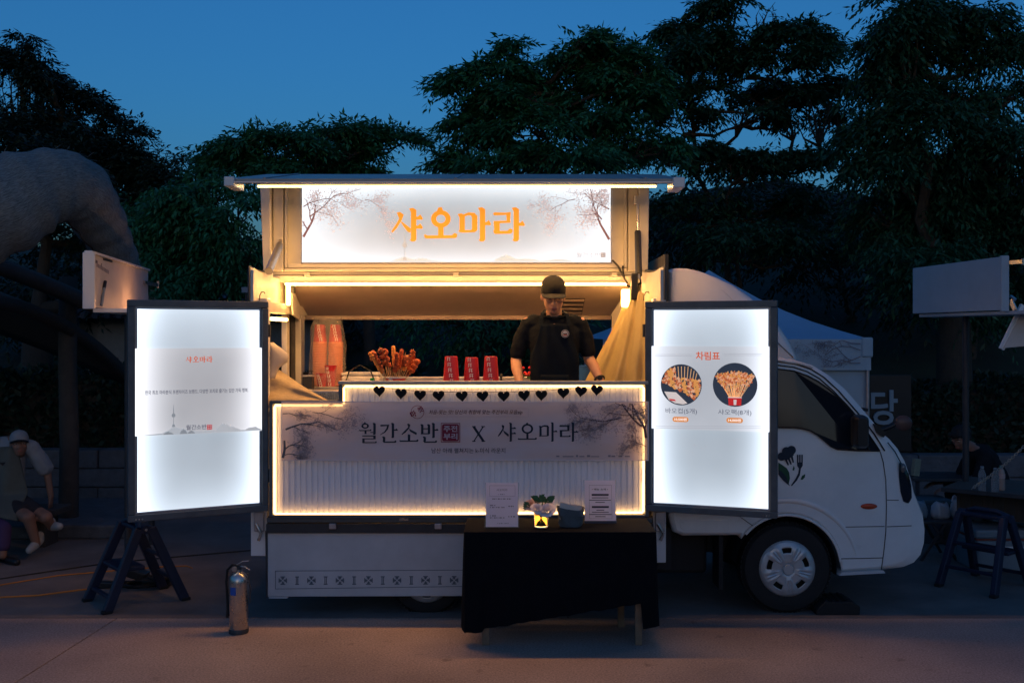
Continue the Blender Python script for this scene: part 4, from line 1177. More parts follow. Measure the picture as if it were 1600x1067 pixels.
# ---- wheels
def wheel(px, py, d, R_t, width, rim_r, rot):
    c = P(px, py, d)
    c = (c[0], c[1], c[2])
    w = thing('wheel', None, None); w.parent = truck
    w.location = (c[0], c[1] - TD, c[2])
    w.rotation_euler = (0, rot, 0)
    prof = []
    hw = width / 2
    for r_, y in ((rim_r * 0.98, 0.02), (rim_r * 1.02, 0.004), (R_t * 0.80, -0.004), (R_t * 0.93, 0.004), (R_t * 0.985, 0.03), (R_t, 0.055), (R_t, width - 0.055), (R_t * 0.985, width - 0.03), (R_t * 0.93, width), (rim_r, width - 0.01)):
        prof.append((r_, y))
    mb = MB().lathe(prof, (0, 0, 0), 48, 'y')
    # tread blocks
    for k in range(56):
        a = 2 * PI * k / 56
        for yy in (0.05, width * 0.5, width - 0.05):
            m3 = Matrix.Rotation(-a, 3, 'Y')
            mb.obox((math.cos(a) * (R_t + 0.001), yy, math.sin(a) * (R_t + 0.001)), (0.008, width * 0.2, R_t * 0.075), m3)
    obj('tyre', mb, M['rubber'], w, smooth=40)
    # wheel trim: dish with five raised spokes and five dark openings between them
    mb = MB(); dish = [(0.02, -0.028), (rim_r * 0.28, -0.030), (rim_r * 0.34, -0.024)]
    hub = MB()
    hub.lathe([(0.0005, -0.034), (rim_r * 0.17, -0.034), (rim_r * 0.19, -0.030), (rim_r * 0.2, -0.024)], (0, 0, 0), 24, 'y')
    N = 80
    def hgt(r, a):
        q = r / rim_r
        s = math.cos(5 * a)
        base = -0.026 + 0.02 * max(0, q - 0.75) / 0.25
        spoke = 0.006 * (1 if s > 0.35 else (0 if s < 0.1 else (s - 0.1) / 0.25)) * (1 if 0.35 < q < 0.93 else 0)
        groove = 0.005 if (0.86 < s < 0.955 and 0.40 < q < 0.9) else 0
        return base - spoke + groove
    rs = [0.18, 0.3, 0.38, 0.46, 0.54, 0.60, 0.66, 0.72, 0.78, 0.84, 0.9, 0.95, 1.0]
    vs, fs = [], []
    for q in rs:
        for k in range(N):
            a = 2 * PI * k / N
            vs.append((q * rim_r * math.cos(a), hgt(q * rim_r, a), q * rim_r * math.sin(a)))
    for i in range(len(rs) - 1):
        for k in range(N):
            a = 2 * PI * (k + 0.5) / N
            if 0.58 < (rs[i] + rs[i + 1]) / 2 < 0.80 and math.cos(5 * a) < -0.55 + 0.5 * (0.8 - (rs[i] + rs[i + 1]) / 2):
                continue
            fs.append((i * N + k, i * N + (k + 1) % N, (i + 1) * N + (k + 1) % N, (i + 1) * N + k))
    hub.add(vs, fs)
    hub.lathe([(rim_r, -0.006), (rim_r * 1.015, 0.004), (rim_r * 1.0, 0.03)], (0, 0, 0), 48, 'y', caps=False)
    obj('hubcap', hub, M['hub'], w, smooth=30, fix=False, solid=0.004)
    mb = MB().lathe([(0.001, 0.03), (rim_r * 0.97, 0.03)], (0, 0, 0), 32, 'y')
    obj('rim', mb, M['chassis'], w)
    return w
wheel(1230, 888, 7.17, 0.325, 0.20, 0.198, R(14))
wheel(667, 903, 7.20, 0.27, 0.30, 0.172, R(54))
# far wheels stand in the dark under the truck
for (px, d, r_) in ((1230, 8.72, 0.325), (667, 8.6, 0.27)):
    x = (px - 800) * 7.17 / FPX
    T('far_wheel', MB().lathe([(0.1, 0), (r_ * 0.95, 0), (r_, 0.04), (r_, 0.15), (r_ * 0.95, 0.18), (0.1, 0.18)], (x, d - 0.1, r_), 28, 'y'), M['rubber'], smooth=40)

# ---- chassis and floor
T('chassis', MB().box(-1.70, 2.35, 7.55, 8.55, 0.36, 0.60), M['chassis'])
T('chassis', MB().box(0.95, 1.16, 7.25, 7.9, 0.30, 0.60), M['chassis'])
T('underrun_tank', MB().lathe([(0.02, 0), (0.14, 0.0), (0.16, 0.03), (0.16, 0.27), (0.14, 0.30), (0.02, 0.30)], (1.25, 7.7, 0.27), 20, 'z'), M['chassis'], smooth=40)
T('fuel_tank', MB().box(1.02, 1.46, 7.45, 8.1, 0.22, 0.58), M['chassis'], bevel=0.03)
T('axle', MB().tube([(-0.61, 7.4, 0.29), (-0.61, 8.5, 0.29)], 0.07, 10), M['chassis'], smooth=60)
T('battery_box', MB().box(-1.6, -1.0, 7.4, 7.9, 0.2, 0.58), M['chassis'], bevel=0.02)
T('mud_flap', MB().box(1.50, 1.53, 7.22, 7.45, 0.16, 0.58), M['rubber'])
T('floor', MB().box(-1.86, 1.10, 7.16, 8.84, 0.61, 0.70), M['dark_metal'])
T('side_rail', MB().box(-1.755, 1.01, 7.10, 7.155, 0.592, 0.66), M['dark_metal'], bevel=0.006)
T('side_rail', MB().box(-1.745, 1.00, 7.085, 7.10, 0.672, 0.705), M['grey_frame'], bevel=0.004)
for x in (-1.30, -0.55, 0.4):
    T('rail_clip', MB().box(x, x + 0.05, 7.07, 7.0995, 0.628, 0.668), M['alu'], bevel=0.004)
T('latch', MB().box(-0.80, -0.735, 7.066, 7.084, 0.690, 0.706), M['steel'], bevel=0.003)

# ---- corner posts and end walls
for xa, xb, zb in ((-1.875, -1.757, 0.42), (1.012, 1.105, 0.372)):
    T('corner_post', MB().box(xa, xb, 7.145, 7.235, zb, 2.27), M['white_paint'], bevel=0.006)
for x, s in ((-1.81, 1), (1.06, -1)):
    T('hinge_bracket', MB().box(x - 0.035, x + 0.035, 7.118, 7.144, 0.60, 0.74), M['alu'], bevel=0.005)
    T('hinge_bracket', MB().tube([(x - 0.02, 7.11, 0.66), (x + 0.02, 7.105, 0.59), (x + 0.0, 7.11, 0.54)], 0.012, 8), M['steel'], smooth=60)
# horned ends of the roof side rails
def end_cheek(x0, x1, name='end_cheek'):
    """upper end of the body's end wall, in front of the roof's middle line"""
    prof = [(7.0, 2.245), (7.0, 2.462), (7.02, 2.478), (7.10, 2.470), (7.22, 2.462), (7.45, 2.468), (7.70, 2.492), (7.74, 2.48), (7.70, 2.27)]
    n = len(prof)
    mb = MB()
    q = [(x0[0] + (x0[1] - x0[0]) * (y - 7.0) / 0.7, y, z) for y, z in prof] + [(x1[0] + (x1[1] - x1[0]) * (y - 7.0) / 0.7, y, z) for y, z in prof]
    mb.add(q, [tuple(range(n)), tuple(range(2 * n - 1, n - 1, -1))] + [((i + 1) % n, i, n + i, n + (i + 1) % n) for i in range(n)])
    T(name, mb, M['cream_paint'])
    o = 1 if x1[0] > x0[0] else -1
    T('roof_rail', MB().tube([(x1[0] + 0.006 * o, 6.995, 2.25)] + [(x1[0] + (x1[1] - x1[0]) * (y - 7) / 0.7 + 0.006 * o, y, z + 0.008) for y, z in prof[1:8]], 0.010, 8), M['dark_metal'], smooth=60)
end_cheek((-1.817, -1.855), (-1.842, -1.880))
end_cheek((1.044, 1.006), (1.069, 1.031))
for px in (408.5, 1009):
    T('wire_hook', MB().tube([P(px - 3, 470, 7.09), P(px - 2.6, 462, 7.09), P(px, 456.5, 7.085), P(px + 4, 456, 7.085), P(px + 5.5, 459, 7.085)], 0.004, 6), M['dark_metal'], smooth=60)
# left end wall: frame round an open window
T('end_wall', MB().box(-1.885, -1.835, 7.24, 8.80, 0.70, 1.38), M['cream_paint'])
T('wall_header', MB().box(-1.885, -1.79, 7.24, 8.72, 2.17, 2.25), M['cream_paint'], bevel=0.006)
T('wall_header', MB().box(-1.885, -1.85, 7.24, 8.72, 2.25, 2.45), M['cream_paint'])
T('wall_post', MB().box(-1.885, -1.79, 8.45, 8.60, 1.38, 2.17), M['cream_paint'], bevel=0.006)
T('wall_post', MB().box(-1.885, -1.84, 8.14, 8.24, 1.38, 2.17), M['cream_paint'], bevel=0.006)
T('wall_post', MB().box(-1.86, -1.835, 8.26, 8.44, 1.38, 2.17), M['black_plastic'])
T('handle', MB().bar((-1.785, 8.52, 1.66), (-1.74, 8.52, 1.66), 0.02, 0.05), M['black_plastic'])
# right end wall
T('end_wall', MB().box(1.06, 1.10, 7.24, 8.80, 0.70, 2.42), M['cream_paint'])
# rear wall below and above the back opening
T('rear_wall', MB().box(-1.835, 1.06, 8.78, 8.83, 0.70, 1.60), M['cream_paint'])
T('rear_rail', MB().box(-1.835, 1.06, 8.74, 8.779, 1.585, 1.635), M['alu'], bevel=0.006)
# rear lining: slopes from the roof's middle line down to the back opening
a, b = 7.99, 8.76
mb = MB().add([(-1.80, a, 2.405), (0.945, a, 2.405), (0.86, b, 2.165), (-1.86, b, 2.165), (-1.80, a, 2.44), (0.945, a, 2.44), (0.86, b + 0.02, 2.20), (-1.86, b + 0.02, 2.20)],
              [(0, 1, 2, 3), (7, 6, 5, 4), (0, 4, 5, 1), (1, 5, 6, 2), (2, 6, 7, 3), (3, 7, 4, 0)])
T('rear_lining', mb, M['liner'])
T('lining_edge', MB().box(-1.87, 0.87, b - 0.02, b + 0.03, 2.135, 2.170), M['liner'], bevel=0.005)
# louvred vent in the lining
def lin(u, v, o):   # u along X px-like metres, v 0..1 down the slope
    y = a + (b - a) * v; z = 2.405 + (2.165 - 2.405) * v
    return (u, y - o * 0.3, z - o)
mb = MB()
for i in range(4):
    v0 = 0.43 + 0.135 * i
    p0, p1 = lin(0.43, v0, 0.004), lin(0.605, v0, 0.004)
    q0, q1 = lin(0.43, v0 + 0.055, 0.007), lin(0.605, v0 + 0.055, 0.007)
    mb.add([p0, p1, q1, q0], [(0, 1, 2, 3)])
T('vent', mb, M['liner'], solid=0.004, fix=False)
mb = MB(); mb.add([lin(0.425, 0.40, 0.003), lin(0.61, 0.40, 0.003), lin(0.61, 0.94, 0.003), lin(0.425, 0.94, 0.003)], [(0, 1, 2, 3)])
T('vent', mb, M['black_plastic'], fix=False)
# roof: rear half
T('roof', MB().box(-1.89, 1.10, 8.03, 8.90, 2.47, 2.51), M['white_paint'], bevel=0.01)
T('roof', MB().box(-1.89, 1.10, 8.86, 8.90, 2.17, 2.469), M['white_paint'])
# middle beam with the hinges
T('hinge_beam', MB().box(-1.91, 1.02, 7.93, 8.00, 2.42, 2.475), M['cream_paint'], bevel=0.005)
T('hinge_beam', MB().box(-1.93, 1.04, 7.945, 8.00, 2.482, 2.52), M['cream_paint'], bevel=0.004)
T('hinge_gap', MB().box(-1.90, 1.01, 7.955, 8.0, 2.4755, 2.4815), M['black_plastic'])
for px in (480, 712, 960):
    x = (px - 800) * 7.93 / FPX
    T('hinge', MB().box(x - 0.045, x + 0.045, 7.918, 7.93, 2.455, 2.468).box(x - 0.022, x + 0.022, 7.915, 7.944, 2.469, 2.50), M['cream_paint'], bevel=0.003)

# ---- raised wing: inner side with frame, and the sign in it
wd = 7.95
def wx(px): return (px - 800) * wd / FPX
def wz(py): return CAMZ - (py - HOR) * wd / FPX
wing = thing('raised_wing', None, None); wing.parent = truck; wing.location = (0, 0, 0)
def Wg(name, mb, m, **k): return T(name, mb, m, wing, **k)
Wg('wing_panel', MB().box(wx(414), wx(1010), wd + 0.02, wd + 0.05, wz(421), wz(286)), M['cream_paint'])
Wg('cheek', MB().prism([(wx(411), wz(288)), (wx(426), wz(288)), (wx(428), wz(424)), (wx(416), wz(424))], wd - 0.10, wd + 0.02), M['cream_paint'], bevel=0.006)
Wg('cheek', MB().prism([(wx(996), wz(288)), (wx(1012), wz(288)), (wx(1010), wz(424)), (wx(998), wz(424))], wd - 0.10, wd + 0.02), M['cream_paint'], bevel=0.006)
Wg('stile', MB().box(wx(428.5), wx(444), wd - 0.035, wd + 0.02, wz(424), wz(288)), M['cream_paint'], bevel=0.005)
Wg('stile', MB().box(wx(981), wx(995.5), wd - 0.035, wd + 0.02, wz(424), wz(288)), M['cream_paint'], bevel=0.005)
Wg('stile', MB().box(wx(446), wx(450), wd - 0.03, wd + 0.02, wz(418.5), wz(288)), M['cream_paint'], bevel=0.003)
Wg('stile', MB().box(wx(975), wx(979), wd - 0.03, wd + 0.02, wz(418.5), wz(288)), M['cream_paint'], bevel=0.003)
Wg('rail', MB().box(wx(451), wx(974), wd - 0.025, wd + 0.02, wz(419), wz(413)), M['cream_paint'], bevel=0.004)
Wg('rail', MB().box(wx(446), wx(979), wd - 0.04, wd + 0.018, wz(424), wz(420)), M['cream_paint'], bevel=0.004)
# awning: the folded-out side of the wing, sloping towards the viewer
ax0, ax1 = -1.91, 1.145
yr, yf, zr, zf = 7.76, 6.64, 3.255, 3.046
def aw(y): return zr + (zf - zr) * (y - yr) / (yf - yr)
mb = MB().add([(ax0, yf, zf), (ax1, yf, zf), (ax1, yr, zr), (ax0, yr, zr), (ax0, yf, zf - 0.016), (ax1, yf, zf - 0.016), (ax1, yr + 0.2, zr - 0.05), (ax0, yr + 0.2, zr - 0.05)],
              [(0, 1, 2, 3), (7, 6, 5, 4), (0, 4, 5, 1), (1, 5, 6, 2), (2, 6, 7, 3), (3, 7, 4, 0)])
Wg('awning', mb, M['awning_top'])
mb = MB()
for i in range(2):
    mb = MB().box(ax0 + 0.02, ax1 - 0.02, yf - 0.012 + 0.02 * i, yf + 0.006 + 0.02 * i, zf - 0.031, zf - 0.017)
    Wg('awning_rail', mb, M['dark_metal'] if i else M['alu'], bevel=0.003)
mb = MB().box(ax0 - 0.004, ax0 + 0.065, yf - 0.03, yf + 0.22, zf - 0.052, zf + 0.012)
Wg('end_cap', mb, M['white_paint'], bevel=0.006)
mb = MB().box(ax1 - 0.075, ax1 + 0.004, yf - 0.03, yf + 0.22, zf - 0.062, zf + 0.008)
Wg('end_cap', mb, M['white_paint'], bevel=0.006)
# ribs on the top and under the awning
for x in (ax0 + 0.25, -0.38, ax1 - 0.25):
    Wg('awning_seam', MB().bar((x, yf + 0.03, aw(yf + 0.03) + 0.004), (x, yr - 0.02, aw(yr - 0.02) + 0.004), 0.02, 0.006), M['alu'])
Wg('awning_back', MB().box(ax0 + 0.05, ax1 - 0.05, yr + 0.19, wd + 0.06, 3.17, 3.21), M['cream_paint'])
for px in (1000, 1010, 1018): pass
# LED strip under the awning: a row of chips turned down, with a faintly glowing lens along its front
sy, sz = 7.15, 3.072
lb = MB(); lf = MB()
nb = 170
for i in range(nb):
    x = -1.824 + 2.858 * (i + 0.5) / nb
    lf.box(x - 0.006, x + 0.006, sy - 0.016, sy - 0.0105, sz - 0.012, sz + 0.004)
lb.add([(-1.824, sy - 0.009, sz - 0.004), (1.034, sy - 0.009, sz - 0.004), (1.034, sy + 0.009, sz - 0.004), (-1.824, sy + 0.009, sz - 0.004)], [(0, 3, 2, 1)])
led = Wg('led_strip', lb, M['led_top'], fix=False)
Wg('led_lens', lf, M['led_cover'], fix=False)
Wg('led_housing', MB().box(-1.83, 1.04, sy - 0.010, sy + 0.012, sz - 0.003, sz + 0.012), M['cup_white'])
# second strip under the middle beam
lb = MB(); sy2, sz2 = 7.915, 2.405
lb.box(-1.80, 0.91, sy2 - 0.004, sy2 + 0.003, sz2 - 0.006, sz2 + 0.002)
T('led_strip', lb, M['led_inner'], fix=False)
T('led_housing', MB().box(-1.81, 0.92, sy2 + 0.004, sy2 + 0.014, sz2 + 0.000, sz2 + 0.014), M['cup_white'])
# gas struts
T('gas_strut', MB().tube([P(437, 384, 7.82), P(420, 424, 7.35)], 0.030, 12), M['brushed'], smooth=60)
T('gas_strut', MB().tube([P(437, 384, 7.82), P(438, 376, 7.88)], 0.014, 8), M['steel'], smooth=60)
T('gas_strut', MB().tube([P(996.5, 363, 7.84), P(998, 430, 7.5)], 0.026, 12), M['dark_metal'], smooth=60)
T('gas_strut', MB().tube([P(996, 318, 7.86), P(996.5, 364, 7.84)], 0.010, 8), M['steel'], smooth=60)
T('strut_mount', MB().obox(P(996, 313, 7.88), (0.05, 0.06, 0.07)), M['cream_paint'], bevel=0.008)
T('strut_mount', MB().obox(P(437, 378, 7.90), (0.035, 0.05, 0.05)), M['cream_paint'], bevel=0.006)
T('cable', MB().tube([P(957, 407, 7.9), P(966, 416, 7.86), P(972, 428, 7.86), P(980, 443, 7.8), P(982, 448, 7.8)], 0.008, 6), M['black_plastic'], smooth=60)
T('cable', MB().tube([P(973, 416, 7.88), P(974, 428, 7.85), P(978, 440, 7.8), P(983, 449, 7.8)], 0.007, 6), M['black_plastic'], smooth=60)
T('junction_box', MB().obox(P(991, 448, 7.5), (0.05, 0.07, 0.20)), M['black_plastic'], bevel=0.008)
T('junction_box', MB().obox(P(994, 432, 7.5), (0.055, 0.05, 0.035)), M['brushed'], bevel=0.004)
# small vertical lamps in both front corners of the roof space
T('corner_lamp', MB().box((971 - 800) * 7.9 / FPX, (984 - 800) * 7.9 / FPX, 7.88, 7.93, P(0, 480, 7.9)[2], P(0, 452, 7.9)[2]), M['lamp_side'], bevel=0.012)
T('corner_lamp', MB().box((447.5 - 800) * 7.8 / FPX, (452 - 800) * 7.8 / FPX, 7.78, 7.85, P(0, 477, 7.8)[2], P(0, 446, 7.8)[2]), M['lamp_side'], bevel=0.006)
T('lamp_bracket', MB().obox(P(458, 452, 7.9), (0.035, 0.04, 0.06)), M['black_plastic'], bevel=0.006)
T('light_bar', MB().tube([(-1.80, 7.45, 2.125), (-1.80, 7.95, 2.125)], 0.014, 8), M['lamp_side'], smooth=60)
# sloped inner cheeks beside the corner lamps
T('inner_cheek', MB().add([P(455, 446, 7.98), P(474, 492, 8.74), P(474, 505, 8.74), P(457, 492, 7.98)], [(0, 1, 2, 3)]), M['cream_paint'], solid=0.012, fix=False)
T('inner_cheek', MB().add([P(984, 450, 7.98), P(957, 490, 8.4), P(957, 520, 8.4), P(975, 500, 7.98)], [(0, 1, 2, 3)]), M['cream_paint'], solid=0.012, fix=False)

# ---- counter front: step-shaped frame, ribbed white sheet, neon border
cd = 7.05
def cx_(px): return (px - 800) * cd / FPX
def cz_(py): return CAMZ - (py - HOR) * cd / FPX
counter = thing('counter_front', None, None); counter.parent = truck; counter.location = (0, 0, 0)
def Cn(name, mb, m, **k): return T(name, mb, m, counter, **k)
# ribbed sheet
xa, xb = cx_(427), cx_(1008); xs_ = cx_(537)
pitch = 0.0405
prof = []
x = xa; i = 0
while x < xb:
    prof += [(x, 0.0), (x + pitch * 0.60, 0.0), (x + pitch * 0.68, 0.010), (x + pitch * 0.92, 0.010)]
    x += pitch
prof.append((xb, 0.0))
mb = MB()
zlo = cz_(803)
pv = []
for (x, dy) in prof:
    zt = cz_(599) if x > xs_ else cz_(631)
    pv.append((x, dy, zt))
for i in range(len(pv) - 1):
    (x0_, d0, t0), (x1_, d1, t1) = pv[i], pv[i + 1]
    t = min(t0, t1)
    mb.add([(x0_, cd + 0.01 + d0, zlo), (x1_, cd + 0.01 + d1, zlo), (x1_, cd + 0.01 + d1, t), (x0_, cd + 0.01 + d0, t)], [(0, 1, 2, 3)])
Cn('ribbed_sheet', mb, mat('ribbed_white', (0.80, 0.81, 0.86), 0.5, noise=0.05, nscale=4), fix=False)
Cn('backing', MB().box(xa, xb, cd + 0.03, cd + 0.05, zlo, cz_(633)).box(xs_, xb, cd + 0.03, cd + 0.05, cz_(632.5), cz_(600)), M['cream_paint'])
fr = [('frame_bar', (422, 427.5, 806, 625.5)), ('frame_bar', (1007.5, 1013, 806, 595)), ('frame_bar', (427.6, 1007.4, 808, 803))]
for nm, (p0, p1, q0, q1) in fr:
    Cn(nm, MB().box(cx_(p0), cx_(p1), cd - 0.03, cd + 0.05, cz_(q0), cz_(q1)), M['grey_frame'], bevel=0.004)
Cn('frame_bar', MB().box(cx_(530), cx_(1012), cd - 0.045, cd + 0.06, cz_(600.5), cz_(595)), M['brushed'], bevel=0.006)
Cn('frame_bar', MB().box(cx_(530), cx_(536.5), cd - 0.03, cd + 0.05, cz_(631), cz_(601)), M['grey_frame'], bevel=0.004)
Cn('frame_bar', MB().box(cx_(427.6), cx_(529.8), cd - 0.03, cd + 0.05, cz_(630.5), cz_(625.5)), M['grey_frame'], bevel=0.004)
path = [(429.5, 801.5), (429.5, 636), (431, 633), (533, 633), (536, 632), (538, 629), (538, 606), (540, 603.5), (1003, 603.5), (1005.5, 606), (1005, 798), (1003, 800), (715, 801.5), (431, 802.5)]
pts = [(cx_(a_), cd - 0.012, cz_(b_)) for a_, b_ in path]
Cn('neon_border', MB().tube(pts, 0.0072, 8, closed=True), M['led_border'], smooth=60)
# worktop behind the counter
T('worktop', MB().box(-1.24, 1.03, 7.11, 7.42, 1.55, 1.585), M['brushed'], bevel=0.004)
T('worktop', MB().box(-1.78, -1.25, 7.11, 7.50, 1.42, 1.45), M['brushed'], bevel=0.004)
T('back_shelf', MB().box(-1.78, 1.03, 8.30, 8.735, 1.44, 1.47), M['brushed'], bevel=0.004)

# ---- lower skirt with its printed band
sd_ = 7.13
def sx(px): return (px - 800) * sd_ / FPX
def sz_(py): return CAMZ - (py - HOR) * sd_ / FPX
skirt = T('skirt_panel', MB().prism([(sx(418), sz_(932)), (sx(418), sz_(831)), (sx(729), sz_(831)), (sx(727), sz_(913)), (sx(735), sz_(918)), (sx(735), sz_(931))], sd_, sd_ + 0.03), M['skirt_paint'], bevel=0.005)
T('skirt_lip', MB().prism([(sx(416), sz_(933)), (sx(414.5), sz_(829)), (sx(417.7), sz_(829)), (sx(417.7), sz_(933))], sd_ - 0.004, sd_ + 0.05), M['dark_metal'], skirt)
T('skirt_foot', MB().box(sx(420), sx(449), sd_ - 0.002, sd_ + 0.04, sz_(934.5), sz_(932.2)), M['skirt_paint'], skirt)
bd = MB(); yb = sd_ - 0.0025
def bpoly(pts): bd.flat([(sx(a_), sz_(b_)) for a_, b_ in pts], yb)
for (p0, q0, p1, q1) in ((430, 892, 727, 890.5), (430, 920, 727, 916), ):
    bpoly([(p0, q0), (p1, q1), (p1, q1 - 0.9), (p0, q0 - 0.9)])
bpoly([(430, 892), (431, 892), (431, 920), (430, 920)])
for i in range(13):
    px = 442 + 22.3 * i; py = 906.5 - 0.05 * i
    if i % 2 == 0:
        for k in range(4):
            c_, s_ = math.cos(k * PI / 2), math.sin(k * PI / 2)
            for u0, u1, w0, w1 in ((1.4, 5.2, 0.9, 2.4), (5.2, 6.6, 4.2, 3.4)):
                q = [(u0, -w0), (u1, -w1), (u1, w1), (u0, w0)]
                bpoly([(px + u * c_ - v * s_, py + u * s_ + v * c_) for u, v in q])
            bpoly([(px + c_ * 1.5 - s_ * 2.2, py + s_ * 1.5 + c_ * 2.2), (px + c_ * 3 - s_ * 3.4, py + s_ * 3 + c_ * 3.4), (px + c_ * 2.2 - s_ * 4, py + s_ * 2.2 + c_ * 4)])
    else:
        bpoly([(px - 3, py - 6.5), (px + 3, py - 6.5), (px + 3, py - 5), (px - 3, py - 5)])
        bpoly([(px - 3, py + 5), (px + 3, py + 5), (px + 3, py + 6.5), (px - 3, py + 6.5)])
        bpoly([(px - 1.8, py - 4.9), (px - 0.5, py - 4.9), (px - 0.5, py + 4.9), (px - 1.8, py + 4.9)])
        bpoly([(px + 0.5, py - 4.9), (px + 1.8, py - 4.9), (px + 1.8, py + 4.9), (px + 0.5, py + 4.9)])
T('printed_band', bd, mat('band_print', (0.11, 0.14, 0.17), 0.7), skirt, fix=False)

# ---- the two light box doors
DH, DZ = 1.475, 0.765
def door(org, ang, width, handed):
    d = thing('light_box_door', None, None); d.parent = truck
    d.location = (org[0], org[1] - TD, DZ); d.rotation_euler = (0, 0, ang)
    fw = 0.046
    # outer frame: four bars, mitred in fact, butted here
    obj('frame_bar', MB().box(0, width, -0.03, 0.035, DH - fw, DH), M['grey_frame'], d, bevel=0.005)
    obj('frame_bar', MB().box(0, width, -0.03, 0.035, 0, fw), M['grey_frame'], d, bevel=0.005)
    obj('frame_bar', MB().box(0, fw, -0.03, 0.035, fw + 0.001, DH - fw - 0.001), M['grey_frame'], d, bevel=0.005)
    obj('frame_bar', MB().box(width - fw, width, -0.03, 0.035, fw + 0.001, DH - fw - 0.001), M['grey_frame'], d, bevel=0.005)
    iw = 0.014
    a_ = fw + 0.001
    for x0, x1, z0, z1 in ((a_, width - a_, DH - a_ - iw, DH - a_), (a_, width - a_, a_, a_ + iw), (a_, a_ + iw, a_ + iw + 0.001, DH - a_ - iw - 0.001), (width - a_ - iw, width - a_, a_ + iw + 0.001, DH - a_ - iw - 0.001)):
        obj('inner_trim', MB().box(x0, x1, -0.016, 0.01, z0, z1), M['alu'], d, bevel=0.002)
    m = lightbox('light_sheet', a_, width - a_, a_, DH - a_, 0.47, 1.25, (0.82, 0.94, 1.08), 3.8, 0.30)
    obj('light_sheet', MB().box(a_ + iw, width - a_ - iw, -0.006, 0.0, a_ + iw, DH - a_ - iw), m, d)
    obj('back_plate', MB().box(0.004, width - 0.004, 0.036, 0.045, 0.004, DH - 0.004), M['cream_paint'], d)
    for z in (0.2, DH - 0.25):
        x = width + 0.01 if handed == 'L' else -0.01
        obj('hinge', MB().tube([(x, 0.0, z), (x, 0.0, z + 0.09)], 0.014, 8), M['dark_metal'], d, smooth=60)
    for q in range(3):
        x = 0.05 + 0.02 * q if handed == 'L' else width - 0.05 - 0.02 * q
        obj('rivet', MB().lathe([(0.0005, -0.034), (0.004, -0.0335), (0.006, -0.03)], (x, 0, 0.016), 8, 'y'), M['steel'], d)
    return d
LO, LA, LW = (-2.553, 6.61), math.atan2(0.44, 0.822), math.hypot(0.822, 0.44)
RO, RA, RW = (0.947, 7.05), math.atan2(-0.30, 0.853), math.hypot(0.853, 0.30)
door_l = door(LO, LA, LW, 'L')
door_r = door(RO, RA, RW, 'R')
def on_door(org, ang, px, py, off=0.0):
    """where the ray through a pixel meets a door's face, in the door's own coordinates"""
    dx, dz = (px - 800) / FPX, -(py - HOR) / FPX
    nx, ny = math.sin(ang), -math.cos(ang)
    ox, oy = org[0] + nx * off, org[1] + ny * off
    t = (ox * nx + oy * ny) / (dx * nx + 1.0 * ny)
    X, Y, Z = dx * t, t, CAMZ + dz * t
    return ((X - ox) * math.cos(ang) + (Y - oy) * math.sin(ang), Z - DZ)
# ================================================================ SIGNS AND PRINTS
# ---- the back-lit sign in the raised wing
sgx0, sgx1, sgz0, sgz1 = wx(473), wx(953.5), wz(410), wz(293)
scx = (sgx0 + sgx1) / 2
sign = thing('lit_sign', 'back-lit white sign with big orange letters 샤오마라 in the raised wing', 'sign', (scx, wd - 0.02, sgz0))
sw, sh = sgx1 - sgx0, sgz1 - sgz0
def su(px): return wx(px) - scx
def sv(py): return wz(py) - sgz0
ms = lightbox('sign_sheet', -sw / 2, sw / 2, 0, sh, 0.50, 0.55, (0.90, 0.97, 1.04), 2.6, 0.9)
obj('light_sheet', MB().box(-sw / 2, sw / 2, 0.0, 0.03, 0, sh), ms, sign)
for a in ((-sw / 2 - 0.008, -sw / 2 - 0.0005, 0.0, sh), (sw / 2 + 0.0005, sw / 2 + 0.008, 0.0, sh), (-sw / 2 - 0.008, sw / 2 + 0.008, -0.014, -0.0005)):
    obj('trim', MB().box(a[0], a[1], -0.006, 0.03, a[2], a[3]), M['alu'], sign, bevel=0.002)
glow_orange = mat('print_orange_lit', (0.75, 0.28, 0.03), 0.8, emit=(1.0, 0.36, 0.035), estr=0.72)
glow_edge = mat('print_edge_lit', (0.5, 0.2, 0.05), 0.8, emit=(0.55, 0.22, 0.06), estr=0.6)
glow_ink = mat('print_ink_lit', (0.2, 0.1, 0.1), 0.8, emit=(0.24, 0.13, 0.13), estr=0.60)
glow_pale = mat('print_pale_lit', (0.4, 0.45, 0.5), 0.8, emit=(0.62, 0.72, 0.84), estr=0.42)
glow_bloom = mat('print_bloom_lit', (0.5, 0.4, 0.42), 0.8, emit=(0.62, 0.54, 0.53), estr=0.60)
glow_grey = mat('print_grey_lit', (0.3, 0.3, 0.33), 0.8, emit=(0.42, 0.42, 0.48), estr=0.6)
mbo = MB(); put_glyphs(mbo, '샤오마라', su(611), su(820), sv(378.5), sv(324.5), -0.0050, w=0.165, t=0.085, gap=0.03)
obj('lettering', mbo, glow_orange, sign, fix=False)
